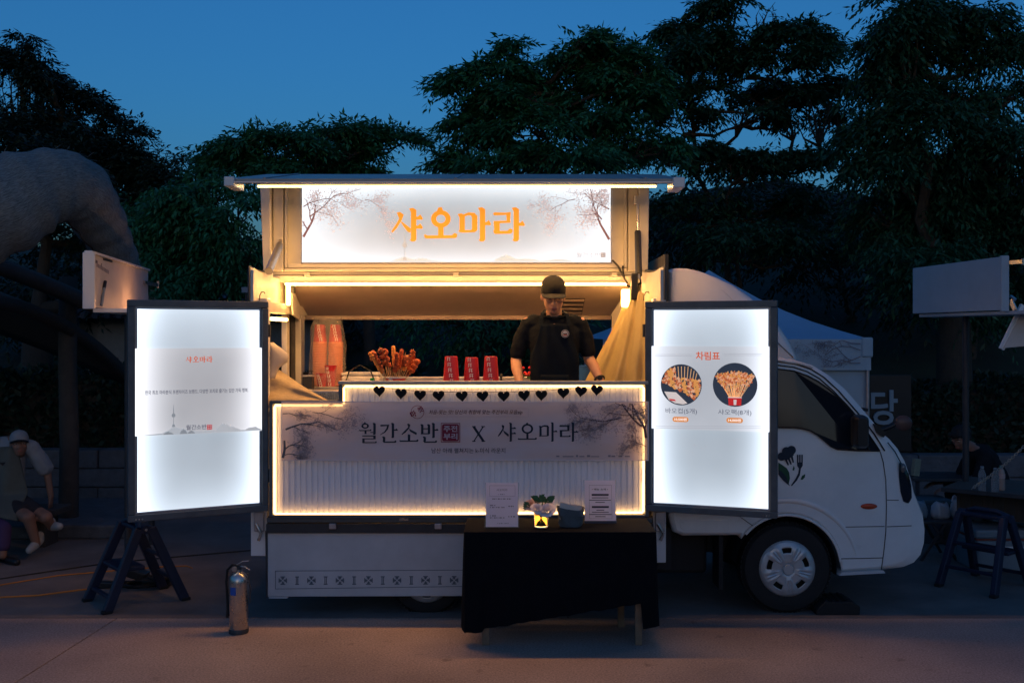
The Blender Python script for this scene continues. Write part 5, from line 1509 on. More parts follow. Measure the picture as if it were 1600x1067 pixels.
def tower_print(mb, cx, zb, h, y):
    mb.flat([(cx - h * 0.012, zb), (cx + h * 0.012, zb), (cx + h * 0.012, zb + h * 0.55), (cx - h * 0.012, zb + h * 0.55)], y)
    mb.flat([(cx - h * 0.05, zb + h * 0.44), (cx + h * 0.05, zb + h * 0.44), (cx + h * 0.085, zb + h * 0.50), (cx + h * 0.085, zb + h * 0.54), (cx + h * 0.05, zb + h * 0.60), (cx - h * 0.05, zb + h * 0.60), (cx - h * 0.085, zb + h * 0.54), (cx - h * 0.085, zb + h * 0.50)], y - 0.0002)
    mb.flat([(cx - h * 0.025, zb + h * 0.60), (cx + h * 0.025, zb + h * 0.60), (cx + h * 0.006, zb + h * 1.0), (cx - h * 0.006, zb + h * 1.0)], y)
    mb.flat([(cx - h * 0.07, zb), (cx + h * 0.07, zb), (cx + h * 0.045, zb + h * 0.12), (cx - h * 0.045, zb + h * 0.12)], y - 0.0003)
def ridge_print(mb, x0, x1, zb, hh, y, rg, n=14):
    pts = [(x0, zb)]
    for i in range(n + 1):
        u = i / n
        pts.append((x0 + (x1 - x0) * (0.03 + 0.94 * u), zb + hh * math.sin(PI * u) ** 0.8 * (0.75 + 0.35 * rg.random()) + hh * 0.03))
    pts.append((x1, zb))
    mb.flat(pts, y)
rp = random.Random(21)
mbt = MB(); tower_print(mbt, su(633), 0.012, 0.235, -0.0036)
obj('tower_print', mbt, glow_pale, sign, fix=False)
mbh = MB()
for k, (a, b, hh) in enumerate(((612, 655, 0.035), (645, 676, 0.030), (600, 700, 0.014), (770, 812, 0.05), (795, 850, 0.025), (840, 900, 0.02))):
    ridge_print(mbh, su(a), su(b), 0.004, hh, -0.0024 - 0.0002 * k, rp)
obj('hill_print', mbh, mat('print_hill_lit', (0.4, 0.5, 0.55), 0.8, emit=(0.66, 0.80, 0.92), estr=0.56), sign, fix=False)
def bough(parent, x0, z0, ang, lim, scale, y, seed, m_ink, m_bloom, mirror=1, extra=()):
    rgb_ = random.Random(seed)
    ink, bl = MB(), MB()
    branches(ink, x0, z0, ang, 0.25 * scale, 0.019 * scale, y, rgb_, 0, bl, lim, 0.38)
    for (a, b, an, L, w) in extra:
        branches(ink, a, b, an, L * 0.8 * scale, w * 0.7 * scale, y - 0.0003, rgb_, 1, bl, lim, 0.35)
    obj('branch_print', ink, m_ink, parent, fix=False)
    obj('blossom_print', bl, m_bloom, parent, fix=False)
lim = (-sw / 2 + 0.004, -sw / 2 + 0.80, 0.12, sh - 0.01)
bough(sign, -sw / 2 + 0.01, 0.20, R(72), lim, 1.1, -0.0034, 3, glow_ink, glow_bloom, extra=((-sw / 2 + 0.01, 0.44, R(35), 0.26, 0.012), (-sw / 2 + 0.06, 0.36, R(30), 0.30, 0.014), (-sw / 2 + 0.25, 0.52, R(5), 0.26, 0.008), (-sw / 2 + 0.5, 0.5, R(-5), 0.22, 0.006)))
lim = (sw / 2 - 0.80, sw / 2 - 0.004, 0.10, sh - 0.01)
bough(sign, sw / 2 - 0.01, 0.18, R(108), lim, 1.1, -0.0034, 6, glow_ink, glow_bloom, extra=((sw / 2 - 0.01, 0.42, R(150), 0.26, 0.012), (sw / 2 - 0.07, 0.34, R(148), 0.30, 0.014), (sw / 2 - 0.28, 0.50, R(175), 0.26, 0.008)))
mbs = MB(); put_text(mbs, '월간소반', su(919), sv(399), -0.004, h=0.040, w=0.19); obj('lettering', mbs, glow_grey, sign, fix=False)
mr_, mp_ = MB(), MB(); seal(mr_, mp_, su(942), sv(399), 0.044, -0.004, ('주전', '부리'))
obj('seal', mr_, glow_grey, sign, fix=False); obj('seal', mp_, glow_pale, sign, fix=False)

# ---- poster on the left light box door
def poster(org, ang, label, quad_px, name='poster'):
    """a thin printed sheet taped over a light box: quad in photo pixels (left, right, top, bottom)"""
    u0, _ = on_door(org, ang, quad_px[0], 600, 0.02)
    u1, _ = on_door(org, ang, quad_px[1], 600, 0.02)
    pm = (quad_px[0] + quad_px[1]) / 2
    _, v1 = on_door(org, ang, pm, quad_px[2], 0.02)
    _, v0 = on_door(org, ang, pm, quad_px[3], 0.02)
    nx, ny = math.sin(ang), -math.cos(ang)
    t = thing(name, label, 'poster', (org[0] + nx * 0.019 + u0 * math.cos(ang), org[1] + ny * 0.019 + u0 * math.sin(ang), DZ + v0), ang)
    return t, u0, v0, u1 - u0, v1 - v0
sheetL = lightbox('poster_sheet', 0, 0.86, 0, 0.57, 0.42, 1.2, (0.92, 0.93, 1.0), 3.2, 0.05)
ptL, pu, pv_, pw, ph = poster(LO, LA, 'pale poster with small orange heading 샤오마라 and misty hills, on the left door', (210, 411, 544, 677))
obj('sheet', MB().grid(lambda u, v: (pw * u, 0.002 * math.sin(u * 9 + v * 4), ph * v), 12, 8), sheetL, ptL, fix=False)
def dl(px, py):
    a, b = on_door(LO, LA, px, py, 0.02); return a - pu, b - pv_
glow_red = mat('print_red_lit', (0.6, 0.12, 0.05), 0.8, emit=(0.80, 0.13, 0.05), estr=0.6)
glow_dark = mat('print_dark_lit', (0.05, 0.06, 0.09), 0.8, emit=(0.10, 0.11, 0.17), estr=0.6)
glow_mist = mat('print_mist_lit', (0.4, 0.42, 0.45), 0.8, emit=(0.52, 0.56, 0.60), estr=0.68)
glow_mist2 = mat('print_mist_dark_lit', (0.3, 0.32, 0.35), 0.8, emit=(0.30, 0.34, 0.37), estr=0.62)
glow_stamp = mat('print_stamp_lit', (0.5, 0.05, 0.06), 0.8, emit=(0.62, 0.05, 0.07), estr=0.6)
a0 = dl(290, 567); a1 = dl(332, 556)
mb = MB(); put_glyphs(mb, '샤오마라', a0[0], a1[0], a0[1], a1[1], -0.006, w=0.15, t=0.075); obj('lettering', mb, glow_red, ptL, fix=False)
c0 = dl(309, 611.5)
mb = MB(); put_text(mb, '한국 최초 마라분식 프랜차이즈 브랜드, 다양한 꼬치로 즐기는 입안 가득 행복.', c0[0], c0[1], -0.006, h=0.030, w=dl(390, 611)[0] - dl(229, 611)[0], rot=0.0, bold=0.012)
obj('lettering', mb, glow_dark, ptL, fix=False)
c0 = dl(306.5, 667)
mb = MB(); put_text(mb, '월간소반', c0[0], c0[1], -0.0075, h=0.034, w=0.135, bold=0.012); obj('lettering', mb, glow_dark, ptL, fix=False)
c0 = dl(327, 667); mr_, mp_ = MB(), MB(); seal(mr_, mp_, c0[0], c0[1], 0.036, -0.0078, ('주전', '부리'))
obj('seal', mr_, glow_stamp, ptL, fix=False); obj('seal', mp_, glow_bloom, ptL, fix=False)
mb = MB(); tw = dl(271, 668); tower_print(mb, tw[0], tw[1] + 0.005, 0.15, -0.0062); obj('tower_print', mb, glow_mist2, ptL, fix=False)
mb = MB(); mb2 = MB()
for k, (a, b, hh) in enumerate(((214, 420, 0.016), (250, 300, 0.045), (334, 366, 0.060), (350, 378, 0.035), (380, 410, 0.03))):
    q0, q1 = dl(a, 676), dl(b, 676); ridge_print(mb, max(0.002, q0[0]), min(pw - 0.002, q1[0]), 0.002, hh, -0.0042 - 0.0002 * k, rp)
for k, (a, b, hh) in enumerate(((280, 293, 0.034), (292, 305, 0.022), (254, 272, 0.018))):
    q0, q1 = dl(a, 676), dl(b, 676); ridge_print(mb2, q0[0], q1[0], 0.002, hh, -0.0054 - 0.0002 * k, rp, 8)
obj('hill_print', mb, glow_mist, ptL, fix=False); obj('hill_print', mb2, glow_mist2, ptL, fix=False)

# ---- menu poster on the right light box door
ptR, pu2, pv2, pw2, ph2 = poster(RO, RA, 'menu poster headed 차림표 with two round food pictures, on the right door', (1012.5, 1202, 541, 672))
sheetR = lightbox('menu_sheet', 0, pw2, 0, ph2, 0.46, 1.0, (0.90, 0.95, 1.06), 3.2, 0.05)
obj('sheet', MB().grid(lambda u, v: (pw2 * u, 0.002 * math.sin(u * 8 + v * 5), ph2 * v), 12, 8), sheetR, ptR, fix=False)
def dr_(px, py):
    a, b = on_door(RO, RA, px, py, 0.02); return a - pu2, b - pv2
c0 = dr_(1106, 556)
mb = MB(); put_text(mb, '차림표', c0[0], c0[1], -0.006, h=0.058, w=0.165, bold=0.02); obj('lettering', mb, glow_red, ptR, fix=False)
mb = MB()
for px0, px1, py in ((1023, 1082, 554), (1023, 1082, 556.5), (1131, 1192, 553), (1131, 1192, 555.5), (1024, 1190, 666), (1024, 1190, 669)):
    a, b = dr_(px0, py), dr_(px1, py)
    mb.flat([a, b, (b[0], b[1] + 0.0018), (a[0], a[1] + 0.0018)], -0.006)
obj('rule', mb, glow_grey, ptR, fix=False)
for body, px, py, w in (('바오컵(5개)', 1064.5, 642.5, 49), ('샤오팩(8개)', 1148, 644.5, 52)):
    c0 = dr_(px, py); mb = MB(); put_text(mb, body, c0[0], c0[1], -0.006, h=0.044, w=(dr_(px + w / 2, py)[0] - dr_(px - w / 2, py)[0])); obj('lettering', mb, glow_dark, ptR, fix=False)
for body, px, py in (('10,500원', 1063.5, 655), ('14,000원', 1148, 656.5)):
    c0 = dr_(px, py); mb = MB(); mb.flat([(c0[0] + a, c0[1] + b) for a, b in rrect(-0.056, 0.056, -0.018, 0.018, 0.0178)], -0.006)
    obj('price_tag', mb, mat('print_tag_lit', (0.7, 0.3, 0.1), 0.8, emit=(1.0, 0.36, 0.10), estr=0.58), ptR, fix=False)
    mb = MB(); put_text(mb, body, c0[0], c0[1], -0.0068, h=0.022, w=0.086, bold=0.02); obj('lettering', mb, mat('print_white_lit', (0.7, 0.7, 0.7), 0.8, emit=(1.0, 0.97, 0.92), estr=0.85), ptR, fix=False)
# the two round pictures: dark ground, skewers and morsels printed on it
def food_print(cx, cz, r, kind, seed):
    rf_ = random.Random(seed)
    bg = MB(); bg.flat([(cx + r * math.cos(2 * PI * k / 40), cz + r * math.sin(2 * PI * k / 40)) for k in range(40)], -0.0058)
    obj('picture', bg, mat('print_night_lit', (0.02, 0.03, 0.05), 0.8, emit=(0.035, 0.05, 0.08), estr=0.6), ptR, fix=False)
    st, a_, b_, c_, red, pap = MB(), MB(), MB(), MB(), MB(), MB()
    cnt = [0]
    def dot(mb, x, z, s):
        if math.hypot(x - cx, z - cz) + s < r:
            cnt[0] += 1
            mb.flat([(x + s * math.cos(2 * PI * k / 6 + 0.4) * rf_.uniform(0.7, 1.1), z + s * math.sin(2 * PI * k / 6 + 0.4) * rf_.uniform(0.7, 1.1)) for k in range(6)], -0.0064 - 0.000004 * cnt[0])
    def stick(x0, z0, x1, z1, w):
        n = 8
        for i in range(n):
            p0 = (x0 + (x1 - x0) * i / n, z0 + (z1 - z0) * i / n); p1 = (x0 + (x1 - x0) * (i + 1) / n, z0 + (z1 - z0) * (i + 1) / n)
            if max(math.hypot(p0[0] - cx, p0[1] - cz), math.hypot(p1[0] - cx, p1[1] - cz)) < r * 0.985:
                st.flat([(p0[0] - w, p0[1]), (p0[0] + w, p0[1]), (p1[0] + w, p1[1]), (p1[0] - w, p1[1])], -0.0062)
    if kind == 0:
        for i in range(9):
            t = -0.5 + 0.17 * i
            stick(cx + r * t * 1.0, cz + r * 1.0, cx + r * (t * 0.75 + 0.02), cz + r * 0.15, r * 0.018)
        for i in range(950):
            x, z = rf_.uniform(-1, 1), rf_.uniform(-0.75, 0.95)
            top = 0.35 - 0.15 * abs(x) + (0.5 if x < -0.3 else 0)
            if z > top or z < -0.35 - 0.5 * x: continue
            lane = math.sin(x * 11 + z * 2)
            m_ = a_ if lane > 0.25 else (b_ if rf_.random() < 0.55 else c_)
            dot(m_, cx + x * r, cz + z * r, r * rf_.uniform(0.03, 0.085))
        pts = [(-0.85, -0.35), (-0.25, -0.38), (0.32, -0.92), (0.1, -0.98), (-0.3, -0.93), (-0.62, -0.75)]
        pap.flat([(cx + a * r * 0.97, cz + b * r * 0.97) for a, b in pts], -0.0115)
        red.flat([(cx - 0.6 * r, cz - 0.68 * r), (cx - 0.3 * r, cz - 0.72 * r), (cx - 0.25 * r, cz - 0.80 * r), (cx - 0.5 * r, cz - 0.78 * r)], -0.0119)
    else:
        for i in range(46):
            t = rf_.uniform(-1, 1)
            stick(cx + t * r * 0.24, cz - r * 0.62, cx + t * r * 0.82, cz + r * rf_.uniform(0.3, 0.66) - 0.12 * r * t * t, r * 0.012)
        for i in range(850):
            t = rf_.uniform(-1, 1); q = rf_.random() ** 0.6
            x = t * (0.30 + 0.58 * q); z = -0.35 + 0.90 * q - 0.18 * t * t + rf_.uniform(-0.04, 0.06)
            if q < 0.52 and rf_.random() < 0.8: continue
            m_ = a_ if rf_.random() < 0.30 else (b_ if rf_.random() < 0.5 else c_)
            dot(m_, cx + x * r, cz + z * r, r * rf_.uniform(0.025, 0.06))
        red.flat([(cx - 0.30 * r, cz - 0.60 * r), (cx + 0.30 * r, cz - 0.60 * r), (cx + 0.28 * r, cz - 0.94 * r), (cx - 0.28 * r, cz - 0.94 * r)], -0.0115)
        pap.flat([(cx - 0.06 * r, cz - 0.68 * r), (cx + 0.08 * r, cz - 0.68 * r), (cx + 0.06 * r, cz - 0.92 * r), (cx - 0.05 * r, cz - 0.92 * r)], -0.0118)
        pap.flat([(cx - 0.31 * r, cz - 0.60 * r), (cx + 0.31 * r, cz - 0.60 * r), (cx + 0.31 * r, cz - 0.56 * r), (cx - 0.31 * r, cz - 0.56 * r)], -0.0118)
    for mb, col, nm in ((st, (0.85, 0.55, 0.30), 'stick'), (a_, (0.85, 0.46, 0.16), 'gold'), (b_, (0.66, 0.22, 0.09), 'red'), (c_, (0.90, 0.56, 0.36), 'pale'), (red, (0.75, 0.06, 0.06), 'cup'), (pap, (0.85, 0.78, 0.74), 'paper')):
        if mb.v:
            obj('picture', mb, mat('print_food_' + nm, col, 0.8, emit=tuple(c ** 1.35 for c in col), estr=0.60), ptR, fix=False)
c0 = dr_(1064.5, 601); rr_px = dr_(1096, 601)[0] - c0[0]
food_print(c0[0], c0[1], 0.143, 0, 31)
c0 = dr_(1148.5, 601)
food_print(c0[0], c0[1], 0.150, 1, 32)

# ---- the long banner on the counter front
bd_ = 7.005
bx0, bx1, bz0, bz1 = (440 - 800) * bd_ / FPX, (1013.5 - 800) * bd_ / FPX, CAMZ - (719.5 - HOR) * bd_ / FPX, CAMZ - (627 - HOR) * bd_ / FPX
bnc = (bx0 + bx1) / 2
banner = thing('banner', 'long pinkish banner reading 월간소반 X 샤오마라 taped across the counter front', 'banner', (bnc, bd_, bz0))
bw, bh = bx1 - bx0, bz1 - bz0
def bu(px): return (px - 800) * bd_ / FPX - bnc
def bv(py): return CAMZ - (py - HOR) * bd_ / FPX - bz0
def banner_mat():
    m = mat('banner_cloth', (0.70, 0.64, 0.66), 0.6, translucent=0.35, tcol=(0.66, 0.52, 0.46))
    nt = m.node_tree; n, l = nt.nodes, nt.links; b = n['Principled BSDF']
    tc = n.new('ShaderNodeTexCoord'); mp = n.new('ShaderNodeMapping'); mp.inputs['Scale'].default_value = (1.2, 1, 4.5); l.new(tc.outputs['Object'], mp.inputs[0])
    t = n.new('ShaderNodeTexNoise'); t.inputs['Scale'].default_value = 1.6; t.inputs['Detail'].default_value = 3; l.new(mp.outputs[0], t.inputs['Vector'])
    r = n.new('ShaderNodeValToRGB'); r.color_ramp.elements[0].position = 0.38; r.color_ramp.elements[0].color = (0.84, 0.78, 0.84, 1); r.color_ramp.elements[1].position = 0.62; r.color_ramp.elements[1].color = (0.88, 0.70, 0.66, 1)
    l.new(t.outputs['Fac'], r.inputs[0]); l.new(r.outputs[0], b.inputs['Base Color'])
    return sheer(m, 0.24)
obj('cloth', MB().grid(lambda u, v: (-bw / 2 + bw * u, 0.003 * math.sin(u * 31 + v * 2) + 0.002 * math.sin(u * 11 + v * 5), bh * v), 60, 6), banner_mat(), banner, fix=False, smooth=180)
hem = MB(); outline(hem, -bw / 2, bw / 2, 0, bh, 0.006, -0.009)
obj('hem', hem, mat('hem', (0.72, 0.66, 0.66), 0.5), banner, fix=False)
by = -0.0095
mb = MB()
put_glyphs(mb, '월간소반', bu(561), bu(686), bv(692), bv(660), by, w=0.125, t=0.062)
obj('lettering', mb, M['ink_dark'], banner, fix=False)
mb = MB(); put_glyphs(mb, '샤오마라', bu(777), bu(903), bv(690), bv(659), by, w=0.11, t=0.055); obj('lettering', mb, M['ink_dark'], banner, fix=False)
mb = MB(); put_glyphs(mb, 'X', bu(737), bu(759), bv(691), bv(664), by, w=0.15, t=0.06); obj('lettering', mb, M['ink_dark'], banner, fix=False)
mr_, mp_ = MB(), MB(); seal(mr_, mp_, bu(704), bv(675.5), 0.135, by, ('주전', '부리'))
obj('seal', mr_, M['ink_red'], banner, fix=False); obj('seal', mp_, mat('seal_pale', (0.55, 0.46, 0.46), 0.8), banner, fix=False)
mb = MB(); ring(mb, bu(652.5), bv(643.5), 0.047, 0.0035, by, 32)
put_text(mb, '마', bu(646), bv(646.5), by - 0.0006, h=0.046, rot=R(22), bold=0.03); put_text(mb, '켓', bu(657), bv(639.5), by - 0.0006, h=0.042, rot=R(22), bold=0.02)
obj('round_stamp', mb, M['ink_red'], banner, fix=False)
mb = MB(); put_text(mb, '처음-찢는 맛! 당신의 취향에 맞는 주전부리 모음zip', bu(743.5), bv(644), by, h=0.036, w=bu(817) - bu(671), shear=0.22, bold=0.012); obj('lettering', mb, M['ink_brown'], banner, fix=False)
mb = MB(); outline(mb, bu(664), bu(826), bv(651), bv(637.5), 0.0022, by); obj('rule', mb, mat('faint_rule', (0.50, 0.40, 0.40), 0.8), banner, fix=False)
mb = MB(); put_text(mb, '남산 아래 펼쳐지는 k-미식 라운지', bu(732), bv(703.5), by, h=0.036, w=bu(790) - bu(675), bold=0.004); obj('lettering', mb, M['ink_dark'], banner, fix=False)
# row of tiny sponsor marks: only bars and blocks at this size
mb = MB()
for a, b, h_ in ((869, 874, 2.2), (879, 896, 1.6), (900, 903, 3.2), (905, 913, 1.6), (917, 922, 3), (923, 936, 1.4), (950, 954, 3), (955, 961, 2.2), (966, 972, 2.2), (976, 984, 1.8)):
    mb.flat([(bu(a), bv(713.5)), (bu(b), bv(713.5)), (bu(b), bv(713.5 - h_)), (bu(a), bv(713.5 - h_))], by)
obj('logo_row', mb, M['ink_grey'], banner, fix=False)
lim = (-bw / 2 + 0.004, -bw / 2 + 0.62, 0.005, bh - 0.01)
bough(banner, -bw / 2 + 0.01, 0.02, R(78), lim, 1.0, by, 9, mat('bough_ink', (0.10, 0.11, 0.13), 0.8), mat('bough_bloom', (0.40, 0.35, 0.38), 0.8), extra=((-bw / 2 + 0.03, 0.22, R(30), 0.30, 0.020), (-bw / 2 + 0.01, 0.33, R(15), 0.24, 0.010), (-bw / 2 + 0.22, 0.34, R(0), 0.28, 0.009), (-bw / 2 + 0.02, 0.04, R(15), 0.16, 0.010)))
lim = (bw / 2 - 0.60, bw / 2 - 0.006, 0.03, bh - 0.01)
bough(banner, bw / 2 - 0.02, 0.16, R(115), lim, 1.05, by, 14, mat('bough_ink_warm', (0.15, 0.095, 0.095), 0.8), mat('bough_bloom_warm', (0.42, 0.34, 0.35), 0.8), extra=((bw / 2 - 0.05, 0.24, R(150), 0.34, 0.020), (bw / 2 - 0.2, 0.30, R(172), 0.30, 0.014), (bw / 2 - 0.03, 0.34, R(170), 0.30, 0.010), (bw / 2 - 0.02, 0.10, R(160), 0.16, 0.009)))

# ---- garland of black felt hearts
gar = thing('heart_garland', 'string of twelve black felt hearts under the counter edge', 'garland', (0, cd - 0.03, 0))
hp = [(592, 610), (626, 614), (656, 616.5), (685, 617.5), (721.5, 618), (754, 618), (787, 618), (819, 617), (846, 616.5), (880.5, 613), (908, 610.5), (933, 608.5)]
hmesh = MB()
hs = []
for k in range(28):
    t = 2 * PI * k / 28
    hs.append((16 * math.sin(t) ** 3, 13 * math.cos(t) - 5 * math.cos(2 * t) - 2 * math.cos(3 * t) - math.cos(4 * t)))
hx = [(a / 34 * 0.090, b / 30 * 0.082) for a, b in hs]
rr_ = []
for y, ins in ((-0.010, 0.012), (-0.006, 0.003), (0.0, 0.0), (0.006, 0.003), (0.008, 0.010)):
    sc_ = 1 - ins / 0.045
    rr_.append([(a * sc_, y, b * sc_) for a, b in hx])
hmesh.rings(rr_)
hme = hmesh.mesh('heart'); smooth_mesh(hme, 50)
string = []
for i, (px, py) in enumerate(hp):
    x, z = (px - 800) * 7.0 / FPX, CAMZ - (py + 0.6 - HOR) * 7.0 / FPX
    o = obj('heart', hme if i == 0 else hme, M['black_felt'] if i == 0 else None, gar)
    o.location = (x, 0, z); o.rotation_euler = (0, R(rnd.uniform(-7, 7)), R(rnd.uniform(-6, 6)))
    string.append((x, -0.012, z + 0.028))
    if i < len(hp) - 1:
        x2, z2 = (hp[i + 1][0] - 800) * 7.0 / FPX, CAMZ - (hp[i + 1][1] - HOR) * 7.0 / FPX
        string.append(((x + x2) / 2, -0.012, (z + z2) / 2 + 0.025))
string = [(string[0][0] - 0.06, -0.01, string[0][2] + 0.02)] + string + [(string[-1][0] + 0.06, -0.01, string[-1][2] + 0.03)]
obj('string', MB().tube(string, 0.0018, 5), M['black_plastic'], gar)

# ================================================================ THE TABLE AND WHAT STANDS ON IT
tb = thing('table', 'folding table with wooden legs hidden under a black cloth', 'table', (0.31, 6.66, 0))
obj('table_top', MB().box(-0.60, 0.60, -0.22, 0.22, 0.70, 0.725), M['ply'], tb, bevel=0.004)
for x, y in ((-0.48, -0.20), (0.51, -0.20), (-0.48, 0.19), (0.44, 0.19)):
    obj('leg', MB().box(x - 0.022, x + 0.022, y - 0.016, y + 0.016, 0, 0.70), M['wood_leg'], tb, bevel=0.004)
obj('stretcher', MB().tube([(-0.47, 0.05, 0.16), (0.43, 0.17, 0.15)], 0.014, 8), M['wood_leg'], tb, smooth=60)
# black cloth: flat on top, hanging in folds, shorter at the right front
cl = thing('tablecloth', 'black cloth draped over the front table nearly to the ground', 'tablecloth', (0.31, 6.66, 0))
hx_, hy_ = 0.615, 0.235
loop = []
def lp(u):
    """walk round the table edge"""
    per = [(-hx_, -hy_), (hx_, -hy_), (hx_, hy_), (-hx_, hy_)]
    Ls = [2 * hx_, 2 * hy_, 2 * hx_, 2 * hy_]; tot = sum(Ls); s = u * tot
    for i in range(4):
        if s <= Ls[i] or i == 3:
            a, b = per[i], per[(i + 1) % 4]; t = s / Ls[i]
            return a[0] + (b[0] - a[0]) * t, a[1] + (b[1] - a[1]) * t, i, t
        s -= Ls[i]
NU, NV = 240, 12
hem_front = lambda t: 0.105 + 0.15 * max(0.0, t - 0.30) / 0.7 if t > 0.12 else 0.105 - 0.0 * t
mb = MB(); vs, fs = [], []
for j in range(NV + 1):
    v = j / NV
    for i in range(NU):
        x, y, e, t = lp(i / NU)
        if e == 0:
            hem_ = 0.115 + (0.16 * ((t - 0.10) / 0.80) if t > 0.1 else -0.02) + (-0.165 if t > 0.93 else 0)
        elif e == 1: hem_ = 0.13
        elif e == 2: hem_ = 0.30
        else: hem_ = 0.20 - 0.10 * t + (0.13 if 0.3 < t < 0.8 else 0)
        n = ((0, -1), (1, 0), (0, 1), (-1, 0))[e]
        cor = min(t, 1 - t) if e in (0, 2) else min(t, 1 - t) * 0.4
        out = 0.006 + v * (0.010 + 0.013 * math.sin(i * 0.42) * (0.5 + 0.5 * math.sin(i * 0.13)) + 0.007 * math.sin(i * 0.9 + v * 3) + 0.012 * math.exp(-cor * 14))
        z = 0.737 - (0.737 - hem_) * v
        vs.append((x + n[0] * out, y + n[1] * out, z))
for j in range(NV):
    for i in range(NU):
        k = (i + 1) % NU
        fs.append((j * NU + i, j * NU + k, (j + 1) * NU + k, (j + 1) * NU + i))
mb.add(vs, fs)
mb.add([(-hx_ - 0.006, -hy_ - 0.006, 0.7372), (hx_ + 0.006, -hy_ - 0.006, 0.7372), (hx_ + 0.006, hy_ + 0.006, 0.7372), (-hx_ - 0.006, hy_ + 0.006, 0.7372)], [(0, 1, 2, 3)])
me = mb.mesh('cloth'); me.materials.append(M['black_cloth']); smooth_mesh(me, 60)
o = bpy.data.objects.new('cloth', me); COL.objects.link(o); o.parent = cl
TZ = 0.7385

def stand_card(label, px0, px1, d, hgt, lean_, kind):
    w = (px1 - px0) * d / FPX; x = ((px0 + px1) / 2 - 800) * d / FPX
    t = thing('menu_stand', label, 'menu stand', (x, d, TZ))
    t.rotation_euler = (R(-lean_), 0, 0)
    obj('sheet', MB().box(-w / 2, w / 2, 0.0, 0.002, 0.006, hgt), M['paper'], t)
    for xa_ in (-w / 2 - 0.006, w / 2 + 0.001):
        obj('acrylic_edge', MB().box(xa_, xa_ + 0.005, -0.001, 0.004, 0.0, hgt + 0.004), M['clear_plastic'], t)
    obj('foot', MB().box(-w / 2 - 0.006, w / 2 + 0.006, 0.008, 0.07, -0.0, 0.004), M['clear_plastic'], t)
    y = -0.0015
    mb = MB()
    if kind == 0:
        outline(mb, -w * 0.39, w * 0.41, hgt * 0.70, hgt * 0.945, 0.0014, y)
        put_text(mb, '샤오마라', 0.0, hgt * 0.845, y, h=hgt * 0.055, w=w * 0.34)
        def dash(u0, u1, v, h_=0.010):
            n_ = max(2, int((u1 - u0) / 0.055)); 
            for q in range(n_):
                a_ = u0 + (u1 - u0) * q / n_; b_ = a_ + (u1 - u0) / n_ * (0.55 + 0.3 * math.sin(q * 2.3 + v * 40))
                mb.flat([(w * a_, hgt * (v - h_)), (w * b_, hgt * (v - h_)), (w * b_, hgt * (v + h_)), (w * a_, hgt * (v + h_))], y)
        dash(-0.12, 0.12, 0.745, 0.007); dash(-0.30, 0.32, 0.645, 0.011)
        for zz in (0.50, 0.27):
            dash(-0.37, -0.17, zz, 0.012); dash(-0.37, 0.10, zz - 0.045, 0.010); dash(0.20, 0.42, zz - 0.02, 0.011)
        dash(-0.15, 0.25, 0.10, 0.006)
        obj('lettering', mb, M['ink_grey'], t, fix=False, kind='stuff')
    else:
        outline(mb, -w * 0.35, w * 0.38, hgt * 0.10, hgt * 0.89, 0.0012, y)
        put_text(mb, '• 메뉴 소개 •', 0.0, hgt * 0.79, y, h=hgt * 0.045, w=w * 0.52, bold=0.02)
        for zz in (0.66, 0.375):
            mb.flat([(-w * 0.27, hgt * (zz - 0.022)), (w * 0.28, hgt * (zz - 0.022)), (w * 0.28, hgt * (zz + 0.022)), (-w * 0.27, hgt * (zz + 0.022))], y)
        for zz in (0.59, 0.535, 0.485, 0.30, 0.25, 0.20, 0.15):
            ww = 0.3 + 0.15 * math.sin(zz * 37)
            mb.flat([(-w * ww / 1.2, hgt * (zz - 0.008)), (w * ww / 1.2, hgt * (zz - 0.008)), (w * ww / 1.2, hgt * (zz + 0.008)), (-w * ww / 1.2, hgt * (zz + 0.008))], y)
        obj('lettering', mb, M['ink_dark'], t, fix=False, kind='stuff')
        obj('base', MB().box(-w / 2 - 0.004, w / 2 + 0.004, -0.008, 0.05, -0.004, 0.014), M['navy_plastic'], t, bevel=0.002)
    return t
stand_card('white menu card with a boxed heading at the left end of the table', 759, 809.5, 6.55, 0.292, 12, 0)
stand_card('white menu card with two dark heading bars at the right of the table', 914, 962.5, 6.72, 0.284, 12, 1)
